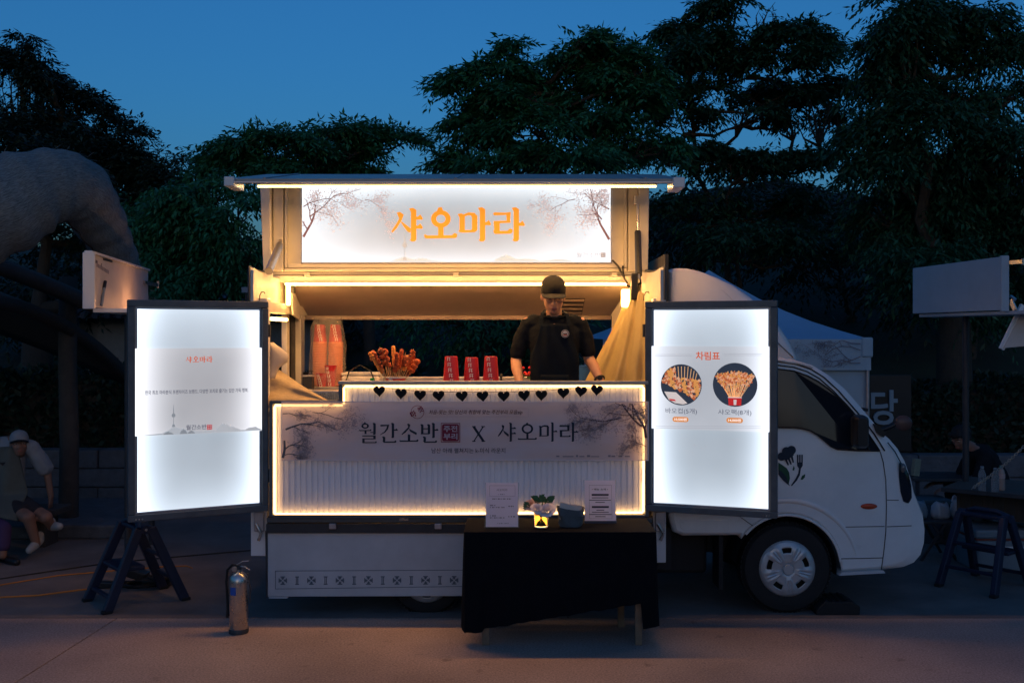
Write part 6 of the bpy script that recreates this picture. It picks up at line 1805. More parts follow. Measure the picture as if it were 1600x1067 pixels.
# vase with roses
vx, vy = (845.5 - 800) * 6.58 / FPX, 6.58
vase = thing('vase', 'small glass of amber water holding roses, on the black table', 'vase', (vx, vy, TZ))
obj('glass', MB().lathe([(0.0005, 0.0), (0.044, 0.0), (0.047, 0.006), (0.048, 0.112), (0.0455, 0.112), (0.0445, 0.012), (0.0005, 0.010)], (0, 0, 0), 28), M['glass'], vase, smooth=40)
obj('water', MB().lathe([(0.0005, 0.0115), (0.0435, 0.0135), (0.0442, 0.088), (0.0005, 0.088)], (0, 0, 0), 24), M['amber_water'], vase, smooth=40)
def rose(label, dx, dy, dz, r, m, seed):
    rs = random.Random(seed)
    t = thing('rose', label, 'flower', (vx + dx, vy + dy, TZ + dz))
    t.rotation_euler = (R(38), R(rs.uniform(-20, 20)), 0)
    k = 0
    for ringi, (n, rad, hh, op) in enumerate(((3, 0.16, 0.55, 0.10), (4, 0.36, 0.60, 0.22), (5, 0.62, 0.55, 0.45), (6, 0.92, 0.42, 0.85))):
        for i in range(n):
            a = 2 * PI * i / n + ringi * 0.7 + rs.uniform(-0.15, 0.15)
            sp = PI / n * 1.45
            def f(u, v, a=a, rad=rad, hh=hh, op=op, sp=sp):
                q = a + (u - 0.5) * 2 * sp
                rr = r * (rad * (0.35 + 0.65 * v ** 0.6) + op * 0.35 * v ** 3 - 0.1 * rad * abs(u - 0.5) * v)
                z = r * (-0.45 + hh * 1.6 * v * (1 - 0.35 * (2 * u - 1) ** 4) - op * 0.55 * v ** 3)
                return (rr * math.cos(q), rr * math.sin(q), z)
            obj('petal', MB().grid(f, 5, 4), m, t, smooth=180, fix=False)
            k += 1
    obj('stem', MB().tube([(0, 0, -r * 0.45), (0.0, 0.0, -r * 1.3)], 0.003, 6), M['leaf_fresh'], t)
    return t
rose('pale pink rose drooping at the right of the small vase', 0.034, -0.045, 0.128, 0.050, M['rose_pink'], 1)
rose('small pale rose at the front middle of the vase', -0.026, -0.046, 0.135, 0.038, M['rose_pink'], 2)
rose('peach rose at the left back of the vase', -0.070, 0.005, 0.152, 0.040, M['rose_peach'], 3)
rose('pale blush rose at the back right of the vase', 0.048, 0.02, 0.165, 0.034, M['rose_pink'], 4)
rose('half hidden blush rose at the top back of the vase', -0.030, 0.02, 0.178, 0.028, M['rose_peach'], 5)
rs = random.Random(9)
for i in range(26):
    a = rs.uniform(0, 2 * PI); L = rs.uniform(0.045, 0.072)
    if i < 21: b0 = Vector((rs.uniform(-0.02, 0.05), rs.uniform(-0.02, 0.02), rs.uniform(0.16, 0.185))); d = Vector((math.cos(a) * 0.8, -0.3 + math.sin(a) * 0.3, 0.45)).normalized()
    else: b0 = Vector((-0.07, 0, 0.14)); d = Vector((-0.8, -0.1, 0.5 - 0.25 * (i - 21))).normalized(); L = 0.055
    s = d.cross(Vector((0, -1, 0.3))).normalized()
    mb = MB(); mb.add([b0, b0 + d * L * 0.45 + s * L * 0.24, b0 + d * L * 0.8 + s * L * 0.10, b0 + d * L, b0 + d * L * 0.8 - s * L * 0.10, b0 + d * L * 0.45 - s * L * 0.24, b0 + d * L * 0.5 + Vector((0, 0, -0.006))], [(0, 6, 1), (1, 6, 2), (2, 6, 3), (3, 6, 4), (4, 6, 5), (5, 6, 0)])
    obj('leaf', mb, M['leaf_fresh'], vase, fix=False)
for i in range(5):
    a = 2 * PI * i / 5
    obj('stem', MB().tube([(0.02 * math.cos(a), 0.02 * math.sin(a), 0.016), (-0.012 * math.cos(a), -0.01 * math.sin(a), 0.09), (0.03 * math.cos(a), 0.02 * math.sin(a), 0.16)], 0.003, 6), M['leaf_fresh'], vase)
# grey fabric basket with napkins
bx, by2 = (891.5 - 800) * 6.62 / FPX, 6.62
bas = thing('fabric_basket', 'slouching grey felt pouch with folded rim, full of tissues', 'basket', (bx, by2, TZ))
def bring(zz, w, dp, n=36, j=0.0):
    out = []
    for k in range(n):
        a = 2 * PI * k / n
        c_, s_ = math.cos(a), math.sin(a)
        e = 0.55
        x = w * math.copysign(abs(c_) ** e, c_); y = dp * math.copysign(abs(s_) ** e, s_)
        out.append((x + 0.006 * math.sin(3 * a + zz * 60) + j, y + 0.005 * math.sin(5 * a + zz * 40), zz + 0.006 * math.sin(2 * a + 1) * (zz > 0.05) - 0.07 * x * (zz > 0.08)))
    return out
mb = MB().rings([bring(0.0, 0.070, 0.05), bring(0.02, 0.077, 0.056), bring(0.05, 0.079, 0.058), bring(0.075, 0.083, 0.06), bring(0.076, 0.089, 0.066), bring(0.10, 0.090, 0.066), bring(0.122, 0.089, 0.064), bring(0.120, 0.083, 0.058), bring(0.09, 0.080, 0.055)], caps=False)
mb.v[:] = [(x, y, max(0.0, z)) for x, y, z in mb.v]
obj('pouch', mb, M['felt_grey'], bas, smooth=50)
obj('pouch_base', MB().box(-0.06, 0.06, -0.04, 0.04, 0.002, 0.006), M['felt_grey'], bas)
for i in range(5):
    mb = MB().grid(lambda u, v, i=i: (-0.075 + 0.13 * u + 0.006 * i, -0.035 + 0.014 * i + 0.004 * math.sin(u * 6 + i), 0.05 + (0.088 + 0.006 * math.sin(u * 4 + i)) * v - 0.25 * (-0.075 + 0.13 * u) * v), 6, 3)
    obj('tissue', mb, M['tissue'], bas, smooth=180, fix=False)

# ================================================================ INSIDE THE HATCH
def cup_prof(h, rb, rt): return [(0.0005, 0), (rb, 0), (rt, h), (rt + 0.003, h), (rt + 0.003, h + 0.004), (rt - 0.002, h + 0.004), (rb - 0.002, 0.004), (0.0005, 0.004)]
def cup_letters(mb, rb, rt, z0, z1, a0, strip):
    """three white syllable blocks running down the cup on a slant"""
    n = 5
    for i in range(n):
        u = (i + 0.5) / n
        z = z1 - (z1 - z0) * u
        r = rb + (rt - rb) * (z - z0) / (z1 - z0) if z1 > z0 else rb
        a = a0 + (u - 0.5) * 0.55
        s = 0.0125
        for (dx, dz, w, h) in ((-1, 0.9, 2.0, 0.30), (-1, -0.1, 2.0, 0.28), (-1, -1.0, 2.0, 0.30), (-1, -0.8, 0.35, 1.9), (0.3, -0.9, 0.35, 1.9)):
            aa = a + (dx * s) / r; ab = a + ((dx + w) * s) / r
            q0, q1 = z + dz * s, z + (dz + h) * s
            rr = r + 0.0012
            mb.add([(rr * math.sin(aa), -rr * math.cos(aa), q0), (rr * math.sin(ab), -rr * math.cos(ab), q0), (rr * math.sin(ab), -rr * math.cos(ab), q1), (rr * math.sin(aa), -rr * math.cos(aa), q1)], [(0, 1, 2, 3)])
WT = 1.586
def upturned(label, px, d, top_py, a0):
    x = (px - 800) * d / FPX; zt = CAMZ - (top_py - HOR) * d / FPX
    h = zt - WT
    t = thing('cup_stack', label, 'paper cups', (x, d, WT), 0, 'upturned red cup stacks on the worktop')
    rb, rt = 0.062, 0.046
    prof = [(rb, 0.0), (rb + 0.003, 0.001)]
    z = 0.0
    for i in range(5):
        z += 0.012; prof += [(rb + 0.003, z - 0.003), (rb - 0.001, z - 0.002), (rb - 0.001, z)]
    prof += [(rb - 0.001, z + 0.002), (rt, h), (rt - 0.004, h + 0.001), (0.0005, h - 0.004)]
    obj('cup', MB().lathe(prof, (0, 0, 0), 32), M['red_cup'], t, smooth=40)
    mb = MB(); cup_letters(mb, rb - 0.001, rt, z + 0.004, h, a0, 0)
    obj('lettering', mb, M['cup_white'], t, fix=False)
    return t
upturned('upturned red paper cups beside the skewers, leftmost of three stacks', 705, 7.28, 557, -0.1).rotation_euler = (0, 0, 0)
upturned('upturned red paper cups, middle of three stacks before the back window', 737, 7.30, 558.5, -0.1)
upturned('upturned red paper cups nearest the vendor\'s bare arm', 767, 7.28, 557, -0.15)
tg_ = MB(); r_ = 0.064
# price sticker on the first stack is part of that cup
# bagged cups standing on the back shelf at the left
bagx, bagd = (508 - 800) * 8.3 / FPX, 8.3
SH = 1.471
BZ = 1.575
sb_ = thing('steel_box', 'low steel box on the back shelf under the bagged cups', 'box', (bagx, 8.42, SH))
obj('box', MB().box(-0.17, 0.17, -0.19, 0.14, 0, 0.102), M['brushed'], sb_, bevel=0.006)
def cup_column(label, dx, n, seed, top_red, base):
    rs = random.Random(seed)
    t = thing('cup_column', label, 'paper cups', (bagx + dx, 8.42, BZ))
    red = []
    z = 0.0
    for i in range(n):
        zz = 0.0142 * i
        prof = [(0.058 + 0.001 * rs.random(), zz), (0.0640, zz + 0.001), (0.0640, zz + 0.006), (0.058, zz + 0.008), (0.057, zz + 0.0142)]
        obj('cup', MB().lathe(prof, (rs.uniform(-0.001, 0.001), 0, 0), 20, caps=False), M['cup_side'], t, smooth=60)
    zz = 0.0142 * n
    obj('cup', MB().lathe([(0.058, zz), (0.057, zz + 0.004), (0.043, zz + 0.145), (0.040, zz + 0.146), (0.0005, zz + 0.14)], (0, 0, 0), 28), M['red_cup'], t, smooth=40)
    mb = MB(); cup_letters(mb, 0.057, 0.043, zz + 0.004, zz + 0.14, 0.1, 0); obj('lettering', mb, M['cup_white'], t, fix=False)
    return t
cup_column('tall column of nested red paper cups in the clear bag, left one', -0.066, 26, 1, True, 0)
cup_column('tall column of nested red paper cups in the clear bag, right one', 0.066, 26, 2, True, 0)
def upcup(label, dx, dy, h, z=0):
    t = thing('paper_cup', label, 'paper cups', (bagx + dx, 8.42 + dy, BZ + z))
    obj('cup', MB().lathe([(0.036, 0), (0.050, h), (0.052, h), (0.052, h + 0.004), (0.049, h + 0.004), (0.034, 0.004)], (0, 0, 0), 24), M['red_cup'], t, smooth=40)
    mb = MB(); cup_letters(mb, 0.036, 0.050, 0.0, h, -0.2, 0); obj('lettering', mb, M['cup_white'], t, fix=False)
upcup('single red paper cup in front of the right bagged column', 0.045, -0.115, 0.17, 0.0)
upcup('short red paper cup beside the taller one at the foot of the bag', -0.028, -0.125, 0.105, 0.0)
bag = thing('plastic_bag', 'crumpled clear plastic bag around two tall cup columns', 'bag', (bagx, 8.42, BZ))
def bagring(z, w, dp, seed, n=48):
    out = []
    for k in range(n):
        a = 2 * PI * k / n; c_, s_ = math.cos(a), math.sin(a)
        x = w * math.copysign(abs(c_) ** 0.7, c_); y = dp * math.copysign(abs(s_) ** 0.8, s_)
        j = 0.010 * math.sin(5 * a + z * 21) + 0.007 * math.sin(11 * a - z * 33)
        out.append((x + j * c_, y + j * s_, z + 0.02 * math.sin(4 * a) * (z > 0.5)))
    return out
mb = MB().rings([bagring(0.003, 0.12, 0.17, 0), bagring(0.08, 0.150, 0.185, 1), bagring(0.2, 0.152, 0.12, 2), bagring(0.33, 0.148, 0.09, 3), bagring(0.44, 0.14, 0.085, 4), bagring(0.50, 0.125, 0.08, 5), bagring(0.535, 0.11, 0.06, 6), bagring(0.565, 0.115, 0.055, 7)], caps=False)
obj('film', mb, M['film'], bag, smooth=180)
# skewers in a cup
skx, skd = (618 - 800) * 7.28 / FPX, 7.28
cupS = thing('paper_cup', 'white and red paper cup on the worktop holding fried skewers', 'paper cups', (skx, skd, WT))
obj('cup', MB().lathe([(0.045, 0), (0.072, 0.105), (0.076, 0.106), (0.076, 0.113), (0.070, 0.113), (0.043, 0.006)], (0, 0, 0), 32), M['cup_white'], cupS, smooth=40)
obj('band', MB().lathe([(0.0605, 0.055), (0.0735, 0.102)], (0, 0, 0), 32, caps=False), M['red_cup'], cupS, smooth=40)
mb = MB(); cup_letters(mb, 0.062, 0.075, 0.058, 0.104, -0.2, 0)
obj('lettering', mb, M['cup_white'], cupS, fix=False)
rs = random.Random(17)
SK = [(-0.68, 'fried lumps'), (-0.52, 'flat fish cake'), (-0.36, 'ball trio'), (-0.22, 'twisted strip'), (-0.08, 'sausage'), (0.06, 'fried lumps'), (0.20, 'bare'), (0.16, 'sausage'), (0.32, 'ball trio'), (0.46, 'flat fish cake'), (0.60, 'fried lumps'), (0.72, 'ball trio'), (-0.60, 'sausage'), (0.52, 'twisted strip'), (0.26, 'big disc')]
for i, (tilt, kind) in enumerate(SK):
    yt = rs.uniform(-0.25, 0.3)
    d = Vector((math.sin(tilt) * 0.92, yt, 1.0)).normalized()
    base = Vector((skx + tilt * 0.045, skd + yt * 0.1, WT + 0.02))
    L = rs.uniform(0.235, 0.325)
    words_ = {'fried lumps': 'skewer of craggy fried lumps', 'flat fish cake': 'skewer of folded flat fish cake', 'ball trio': 'skewer of three fried balls', 'twisted strip': 'skewer of a twisted fried strip', 'sausage': 'skewer of one slim fried sausage', 'bare': 'bare pale wooden skewer tip', 'big disc': 'skewer of one round fried patty'}[kind]
    place = 'leaning far left' if tilt < -0.55 else ('leaning left' if tilt < -0.3 else ('near the middle' if tilt < 0.14 else ('just right of the middle' if tilt < 0.4 else ('leaning right' if tilt < 0.65 else 'leaning far right'))))
    t = thing('food_skewer', f'{words_} {place} in the skewer cup', 'skewer', tuple(base), 0, 'fried skewers in the cup')
    obj('stick', MB().tube([(0, 0, 0), tuple(d * L)], 0.0026, 6), M['skewer_wood'], t)
    q = d.to_track_quat('Z', 'Y').to_matrix()
    m_ = (M['fried_gold'], M['fried'], M['fried_dark'], M['fried'])[i % 4]
    f0, f1 = L * 0.56, L * 0.98
    mb = MB()
    if kind == 'fried lumps':
        for k in range(7):
            mb.ell(d * (f0 + (f1 - f0) * k / 6) + Vector((rs.uniform(-0.007, 0.007), rs.uniform(-0.006, 0.006), 0)), (rs.uniform(0.018, 0.027), 0.019, rs.uniform(0.015, 0.022)), 8, 5)
    elif kind == 'ball trio':
        for k in range(3):
            mb.ell(d * (f0 + (f1 - f0) * (k + 0.5) / 3), (0.026, 0.026, 0.024), 12, 7)
    elif kind == 'sausage':
        mb.cap(d * f0, 0.014, d * f1, 0.0155, 10)
    elif kind == 'flat fish cake':
        for k in range(5):
            mb.obox(d * (f0 + (f1 - f0) * (k + 0.5) / 5), (0.054 - 0.006 * (k % 2), 0.02, 0.024), q @ Matrix.Rotation(0.35 * (-1) ** k, 3, 'Y'))
    elif kind == 'twisted strip':
        path = []; rad = []
        for k in range(22):
            a = k * 0.75
            path.append(d * (f0 + (f1 - f0) * k / 21) + q @ Vector((0.010 * math.cos(a), 0.010 * math.sin(a), 0))); rad.append(0.0125)
        mb.tube(path, rad, 8)
    elif kind == 'big disc':
        mb.ell(d * (f0 + 0.055), (0.042, 0.018, 0.045), 14, 8)
    else:
        mb.cap(d * (L * 0.97), 0.0028, d * L, 0.002, 6)
    obj('morsel', mb, m_ if kind != 'bare' else M['skewer_wood'], t, smooth=60, bevel=0.003 if kind == 'flat fish cake' else 0)
# bunch of spare sticks in front of the cup's mouth
t = thing('stick_bundle', 'bundle of plain wooden sticks standing between the fried skewers', 'sticks', (skx - 0.03, skd + 0.02, WT + 0.03))
for i in range(7):
    obj('stick', MB().tube([(0.006 * i - 0.02, 0, 0), (0.022 * i - 0.075, 0.0, 0.19)], 0.003, 6), M['skewer_wood'], t)
# green capped bottle, canister, tray, rail clutter
bt = thing('bottle', 'small clear bottle with bright green cap on the worktop', 'bottle', ((581.5 - 800) * 7.22 / FPX, 7.22, WT))
obj('body', MB().lathe([(0.0005, 0), (0.027, 0), (0.028, 0.005), (0.028, 0.055), (0.022, 0.075), (0.013, 0.085), (0.013, 0.09)], (0, 0, 0), 20), M['clear_plastic'], bt, smooth=40)
obj('cap', MB().lathe([(0.0145, 0.086), (0.015, 0.087), (0.0145, 0.104), (0.012, 0.106), (0.0005, 0.106)], (0, 0, 0), 20), M['green_cap'], bt, smooth=40)
can = thing('container', 'pale square food container behind the green capped bottle', 'container', ((565 - 800) * 8.4 / FPX, 8.46, SH))
obj('tub', MB().box(-0.16, 0.16, -0.12, 0.12, 0, 0.19), M['cup_white'], can, bevel=0.015)
obj('lid', MB().box(-0.165, 0.165, -0.125, 0.125, 0.191, 0.215), M['cream_paint'], can, bevel=0.008)
obj('handle', MB().tube([(-0.13, -0.13, 0.12), (-0.09, -0.15, 0.23), (0, -0.155, 0.28), (0.09, -0.15, 0.23), (0.13, -0.13, 0.12)], 0.006, 6), M['dark_metal'], can, smooth=60)
gr_ = thing('grill', 'ribbed steel grill unit behind the low end of the counter', 'grill', ((510 - 800) * 7.45 / FPX, 7.42, 1.45))
obj('housing', MB().box(-0.16, 0.16, -0.10, 0.10, 0, 0.145), M['brushed'], gr_, bevel=0.008)
for i in range(12):
    obj('fin', MB().box(-0.02 + 0.014 * i, -0.013 + 0.014 * i, -0.108, -0.101, 0.02, 0.13), M['steel'], gr_)
obj('gauge', MB().box(-0.12, -0.05, -0.112, -0.101, 0.055, 0.075), M['black_plastic'], gr_, bevel=0.003)
obj('handle', MB().tube([(-0.13, -0.11, 0.03), (-0.10, -0.13, 0.05), (-0.04, -0.13, 0.05), (-0.01, -0.11, 0.025)], 0.008, 8), M['black_plastic'], gr_, smooth=60)
cr = thing('crate', 'small grey crate standing at the left under the bagged cups', 'crate', ((484 - 800) * 8.2 / FPX, 8.14, 1.36))
obj('side', MB().box(-0.04, 0.04, -0.05, 0.05, 0.1, 0.30), M['dark_metal'], cr, bevel=0.006)
obj('rim', MB().box(-0.045, 0.045, -0.055, 0.055, 0.301, 0.315), M['alu'], cr, bevel=0.004)
for px, lab, hh in ((783, 'slim upright tap with a round head at the back rail', 0.14),):
    tp = thing('tap', lab, 'tap', ((px - 800) * 8.4 / FPX, 8.5, SH))
    obj('stem', MB().tube([(0, 0, 0), (0, 0, hh + 0.03)], 0.010, 8), M['dark_metal'], tp, smooth=60)
    obj('knob', MB().ell((0, 0, hh + 0.045), (0.016, 0.016, 0.018), 12, 8), M['dark_metal'], tp, smooth=60)
fl_ = thing('red_flowers', 'small pot of red flowers behind the vendor\'s bare arm', 'flowers', ((826 - 800) * 8.5 / FPX, 8.55, SH))
obj('pot', MB().lathe([(0.03, 0), (0.045, 0.1), (0.048, 0.1), (0.044, 0.105)], (0, 0, 0), 18), M['cup_white'], fl_, smooth=40)
for i in range(9):
    obj('bloom', MB().ell((rs.uniform(-0.05, 0.05), rs.uniform(-0.04, 0.04), 0.16 + rs.uniform(0, 0.09)), (0.018, 0.018, 0.014), 8, 5), M['red_cup'], fl_, smooth=60)
    obj('leaf', MB().ell((rs.uniform(-0.06, 0.06), rs.uniform(-0.05, 0.05), 0.13 + rs.uniform(0, 0.07)), (0.02, 0.006, 0.010), 6, 4), M['leaf_fresh'], fl_, smooth=60)
hb = thing('heater', 'small cream ribbed heater behind the vendor\'s bare arm', 'heater', ((820 - 800) * 8.35 / FPX, 8.36, SH))
obj('body', MB().box(-0.07, 0.07, -0.02, 0.06, 0, 0.14), M['cream_paint'], hb, bevel=0.012)
for i in range(7):
    obj('fin', MB().box(-0.06 + 0.018 * i, -0.052 + 0.018 * i, -0.032, -0.0205, 0.01, 0.13), M['cup_white'], hb)
bb = thing('blue_tub', 'blue plastic tub behind the vendor by the plastic sheet', 'tub', ((909 - 800) * 8.5 / FPX, 8.55, SH + 0.0))
obj('tub', MB().lathe([(0.05, 0), (0.075, 0.26), (0.08, 0.26), (0.08, 0.27), (0.07, 0.27)], (0, 0, 0), 22), M['blue_label'], bb, smooth=40)
gy = thing('back_counter', 'low cream cabinet along the back of the truck under the window', 'cabinet', (0, 8.72, 0.705))
obj('body', MB().box(-1.2, 0.75, -0.36, 0.0, 0, 0.732), M['cream_paint'], gy)
# sheets of plastic: right corner (gathered at the lamp) and left corner
sh_ = thing('plastic_sheet', 'yellow-lit clear plastic sheet gathered at the top right corner lamp', 'sheet', (0.93, 7.6, 1.5))
def shf(u, v):
    top = Vector(P(968 + 38 * u, 492 - 38 * u ** 0.8 if u > 0 else 492, 7.98 - 0.72 * u))
    bot = Vector(P(908 + 100 * u, 604, 7.80 - 0.62 * u))
    p = top.lerp(bot, v)
    w = 0.030 * math.sin(u * 17 + 4 * u * u + v * 1.4) * (0.25 + v) + 0.012 * math.sin(u * 37 + v * 3 + 1) + 0.010 * math.sin(v * 9 + u * 6)
    return tuple(p + Vector((0.3 * w, w, 0.02 * math.sin(u * 17) * (1 - v))) - Vector((0.93, 7.6, 1.5)))
obj('film', MB().grid(shf, 60, 14), M['plastic_sheet'], sh_, smooth=180, fix=False)
s2 = thing('tarp', 'buff tarpaulin hanging slack across the left corner of the counter', 'tarp', (-1.6, 7.5, 1.5))
def tf(u, v):
    a_ = Vector(P(421 + 2 * u, 568 + 8 * u, 7.5)).lerp(Vector(P(522, 632, 7.16)), u)
    b_ = Vector(P(421, 634, 7.14)).lerp(Vector(P(521, 634, 7.14)), u)
    p = a_.lerp(b_, v)
    return tuple(p + Vector((0, 0.02 * math.sin(u * 9 + v * 5) + 0.015 * math.sin(v * 13 + u * 3), 0)) - Vector((-1.6, 7.5, 1.5)))
obj('sheet', MB().grid(tf, 26, 12), M['tarp'], s2, smooth=180, fix=False)
s3 = thing('cloth_bundle', 'pale cloth bundle hanging inside the left edge of the hatch', 'cloth', P(432, 566, 7.3))
mb = MB()
def cbr(z, w, dx, n=20): return [(dx + w * math.cos(2 * PI * k / n) * (1 + 0.12 * math.sin(4 * 2 * PI * k / n + z * 30)), 0.05 * math.sin(2 * PI * k / n), z) for k in range(n)]
mb.rings([cbr(0.145, 0.02, -0.045), cbr(0.10, 0.06, -0.02), cbr(0.05, 0.085, 0.0), cbr(0.0, 0.08, -0.01), cbr(-0.04, 0.05, -0.03), cbr(-0.09, 0.035, -0.035), cbr(-0.12, 0.02, -0.03)])
obj('bundle', mb, M['tissue'], s3, smooth=180)
# ================================================================ PEOPLE
def flesh(name, shapes, m, parent, voxel=0.007, smooth_it=6, disp=0.0, dscale=0.12, origin=(0, 0, 0), label=None):
    """one continuous surface grown over a set of limbs and masses"""
    mb = MB()
    for s in shapes:
        if s[0] == 'cap':
            mb.cap(s[1], s[2], s[3], s[4], s[5] if len(s) > 5 else 14)
        elif s[0] == 'ell':
            mb.ell(s[1], s[2], 18, 12, s[3] if len(s) > 3 else None)
        elif s[0] == 'path':
            mb.tube(s[1], s[2], 14)
            mb.ell(s[1][0], (s[2][0],) * 3, 12, 8); mb.ell(s[1][-1], (s[2][-1],) * 3, 12, 8)
        elif s[0] == 'rings':
            mb.rings(s[1])
    mb.v = [(x - origin[0], y - origin[1], z - origin[2]) for x, y, z in mb.v]
    me = mb.mesh(name)
    bm = bmesh.new(); bm.from_mesh(me); bmesh.ops.recalc_face_normals(bm, faces=bm.faces[:]); bm.to_mesh(me); bm.free()
    o = bpy.data.objects.new(name, me); COL.objects.link(o)
    r = o.modifiers.new('r', 'REMESH'); r.mode = 'VOXEL'; r.voxel_size = voxel
    sm = o.modifiers.new('s', 'SMOOTH'); sm.iterations = smooth_it; sm.factor = 0.5
    if disp:
        tx = bpy.data.textures.new('folds', 'CLOUDS'); tx.noise_scale = dscale; tx.noise_depth = 2
        d = o.modifiers.new('d', 'DISPLACE'); d.texture = tx; d.strength = disp; d.mid_level = 0.5
    bpy.context.view_layer.update()
    dg = bpy.context.evaluated_depsgraph_get()
    me2 = bpy.data.meshes.new_from_object(o.evaluated_get(dg))
    o.modifiers.clear()
    o.data = me2; bpy.data.meshes.remove(me)
    me2.name = name
    me2.materials.clear(); me2.materials.append(m)
    smooth_mesh(me2, 180)
    o.parent = parent
    if label: o['label'] = label
    return o

def hand(shapes, wrist, d, palm_n, side, scale=1.0, curl=0.35):
    """palm, four unequal fingers and a thumb leaving the palm's side; d = where the fingers point, palm_n = out of the back of the hand"""
    w = Vector(wrist); d = Vector(d).normalized(); n = Vector(palm_n); n = (n - d * n.dot(d)).normalized(); s = d.cross(n) * side
    k = scale
    for i in (-1, -0.33, 0.33, 1):
        shapes.append(('cap', w + d * 0.012 * k + s * (0.018 * i * k), 0.015 * k, w + d * 0.085 * k + s * (0.030 * i * k), 0.0125 * k, 10))
    for i, L in ((-1, 0.062), (-0.33, 0.076), (0.33, 0.080), (1, 0.070)):
        b = w + d * 0.088 * k + s * (0.031 * i * k)
        c1 = (d * math.cos(curl * 0.6) - n * math.sin(curl * 0.6) + s * 0.06 * i).normalized()
        c2 = (d * math.cos(curl * 1.5) - n * math.sin(curl * 1.5) + s * 0.06 * i).normalized()
        m1 = b + c1 * L * 0.5 * k; m2 = m1 + c2 * L * 0.52 * k
        shapes.append(('path', [b - d * 0.01, b, m1, m2], [0.0095 * k, 0.0095 * k, 0.0085 * k, 0.0068 * k]))
    tb_ = w + d * 0.030 * k + s * (0.030 * k)
    t1 = tb_ + (s * 0.8 + d * 0.6 - n * 0.25).normalized() * 0.038 * k
    t2 = t1 + (s * 0.35 + d * 0.9 - n * 0.3).normalized() * 0.032 * k
    shapes.append(('path', [tb_ - s * 0.012 * k, tb_, t1, t2], [0.013 * k, 0.0125 * k, 0.0105 * k, 0.0085 * k]))

def head_shapes(c, rot, k=1.0):
    """a head about its own centre (local: -Y faces forward), turned by rot"""
    S = []
    def q(x, y, z): return Vector(c) + rot @ (Vector((x, y, z)) * k)
    S.append(('ell', q(0, 0.012, 0.030), (0.076 * k, 0.094 * k, 0.086 * k), rot))
    S.append(('ell', q(0, -0.018, -0.030), (0.064 * k, 0.070 * k, 0.078 * k), rot))
    S.append(('ell', q(0, -0.040, -0.082), (0.040 * k, 0.036 * k, 0.032 * k), rot))
    S.append(('ell', q(0, -0.030, -0.060), (0.055 * k, 0.045 * k, 0.040 * k), rot))
    for x in (-1, 1):
        S.append(('ell', q(0.036 * x, -0.058, -0.022), (0.024 * k, 0.022 * k, 0.020 * k), rot))
        S.append(('ell', q(0.074 * x, 0.012, -0.008), (0.010 * k, 0.020 * k, 0.032 * k), rot))
        S.append(('ell', q(0.030 * x, -0.070, 0.028), (0.030 * k, 0.014 * k, 0.010 * k), rot))
        S.append(('ell', q(0.011 * x, -0.090, -0.033), (0.009 * k, 0.010 * k, 0.008 * k), rot))
    S.append(('cap', q(0, -0.078, 0.018), 0.010 * k, q(0, -0.098, -0.028), 0.0125 * k, 10))
    S.append(('ell', q(0, -0.078, -0.057), (0.025 * k, 0.014 * k, 0.008 * k), rot))
    S.append(('ell', q(0, -0.076, -0.068), (0.021 * k, 0.014 * k, 0.008 * k), rot))
    return S, q

def face_parts(q, rot, parent, origin, k=1.0, glasses=False, closed=True):
    O_ = Vector(origin)
    mb = MB(); mb.ell(q(0, -0.0868, -0.0605) - O_, (0.024 * k, 0.008 * k, 0.0045 * k), 14, 6, rot); mb.ell(q(0, -0.0855, -0.068) - O_, (0.020 * k, 0.008 * k, 0.005 * k), 14, 6, rot)
    obj('lips', mb, M['lip'], parent, smooth=180)
    for x in (-1, 1):
        mb = MB(); mb.ell(q(0.031 * x, -0.0735, 0.006) - O_, (0.0155 * k, 0.010 * k, 0.006 * k), 12, 8, rot)
        obj('eye', mb, M['cup_white'], parent, smooth=180)
        mb = MB(); mb.ell(q(0.031 * x, -0.080, 0.0045) - O_, (0.006 * k, 0.0045 * k, 0.0055 * k), 10, 6, rot)
        obj('iris', mb, M['hair'], parent, smooth=180)
        mb = MB(); mb.tube([q(0.014 * x, -0.0835, 0.010) - O_, q(0.031 * x, -0.0845, 0.0125) - O_, q(0.047 * x, -0.0775, 0.009) - O_], 0.0035 * k, 6)
        obj('eyelid', mb, M['skin'] if parent.name.startswith('person') else M['skin'], parent, smooth=180)
        mb = MB(); mb.tube([q(0.012 * x, -0.086, 0.024) - O_, q(0.030 * x, -0.087, 0.031) - O_, q(0.050 * x, -0.077, 0.026) - O_], [0.003 * k, 0.0042 * k, 0.002 * k], 6)
        obj('eyebrow', mb, M['hair'], parent, smooth=180)
    if glasses:
        for x in (-1, 1):
            pts = [q(0.032 * x + 0.024 * math.cos(2 * PI * i / 16), -0.096 + 0.006 * abs(math.cos(2 * PI * i / 16)), 0.002 + 0.019 * math.sin(2 * PI * i / 16)) - O_ for i in range(16)]
            obj('glasses', MB().tube(pts, 0.0014 * k, 6, closed=True), M['dark_metal'], parent, smooth=60)
            obj('glasses', MB().tube([q(0.056 * x, -0.09, 0.006) - O_, q(0.076 * x, -0.05, 0.008) - O_, q(0.080 * x, 0.01, 0.006) - O_], 0.0014 * k, 6), M['dark_metal'], parent, smooth=60)
        obj('glasses', MB().tube([q(-0.009, -0.098, 0.004) - O_, q(0, -0.101, 0.007) - O_, q(0.009, -0.098, 0.004) - O_], 0.0014 * k, 6), M['dark_metal'], parent, smooth=60)

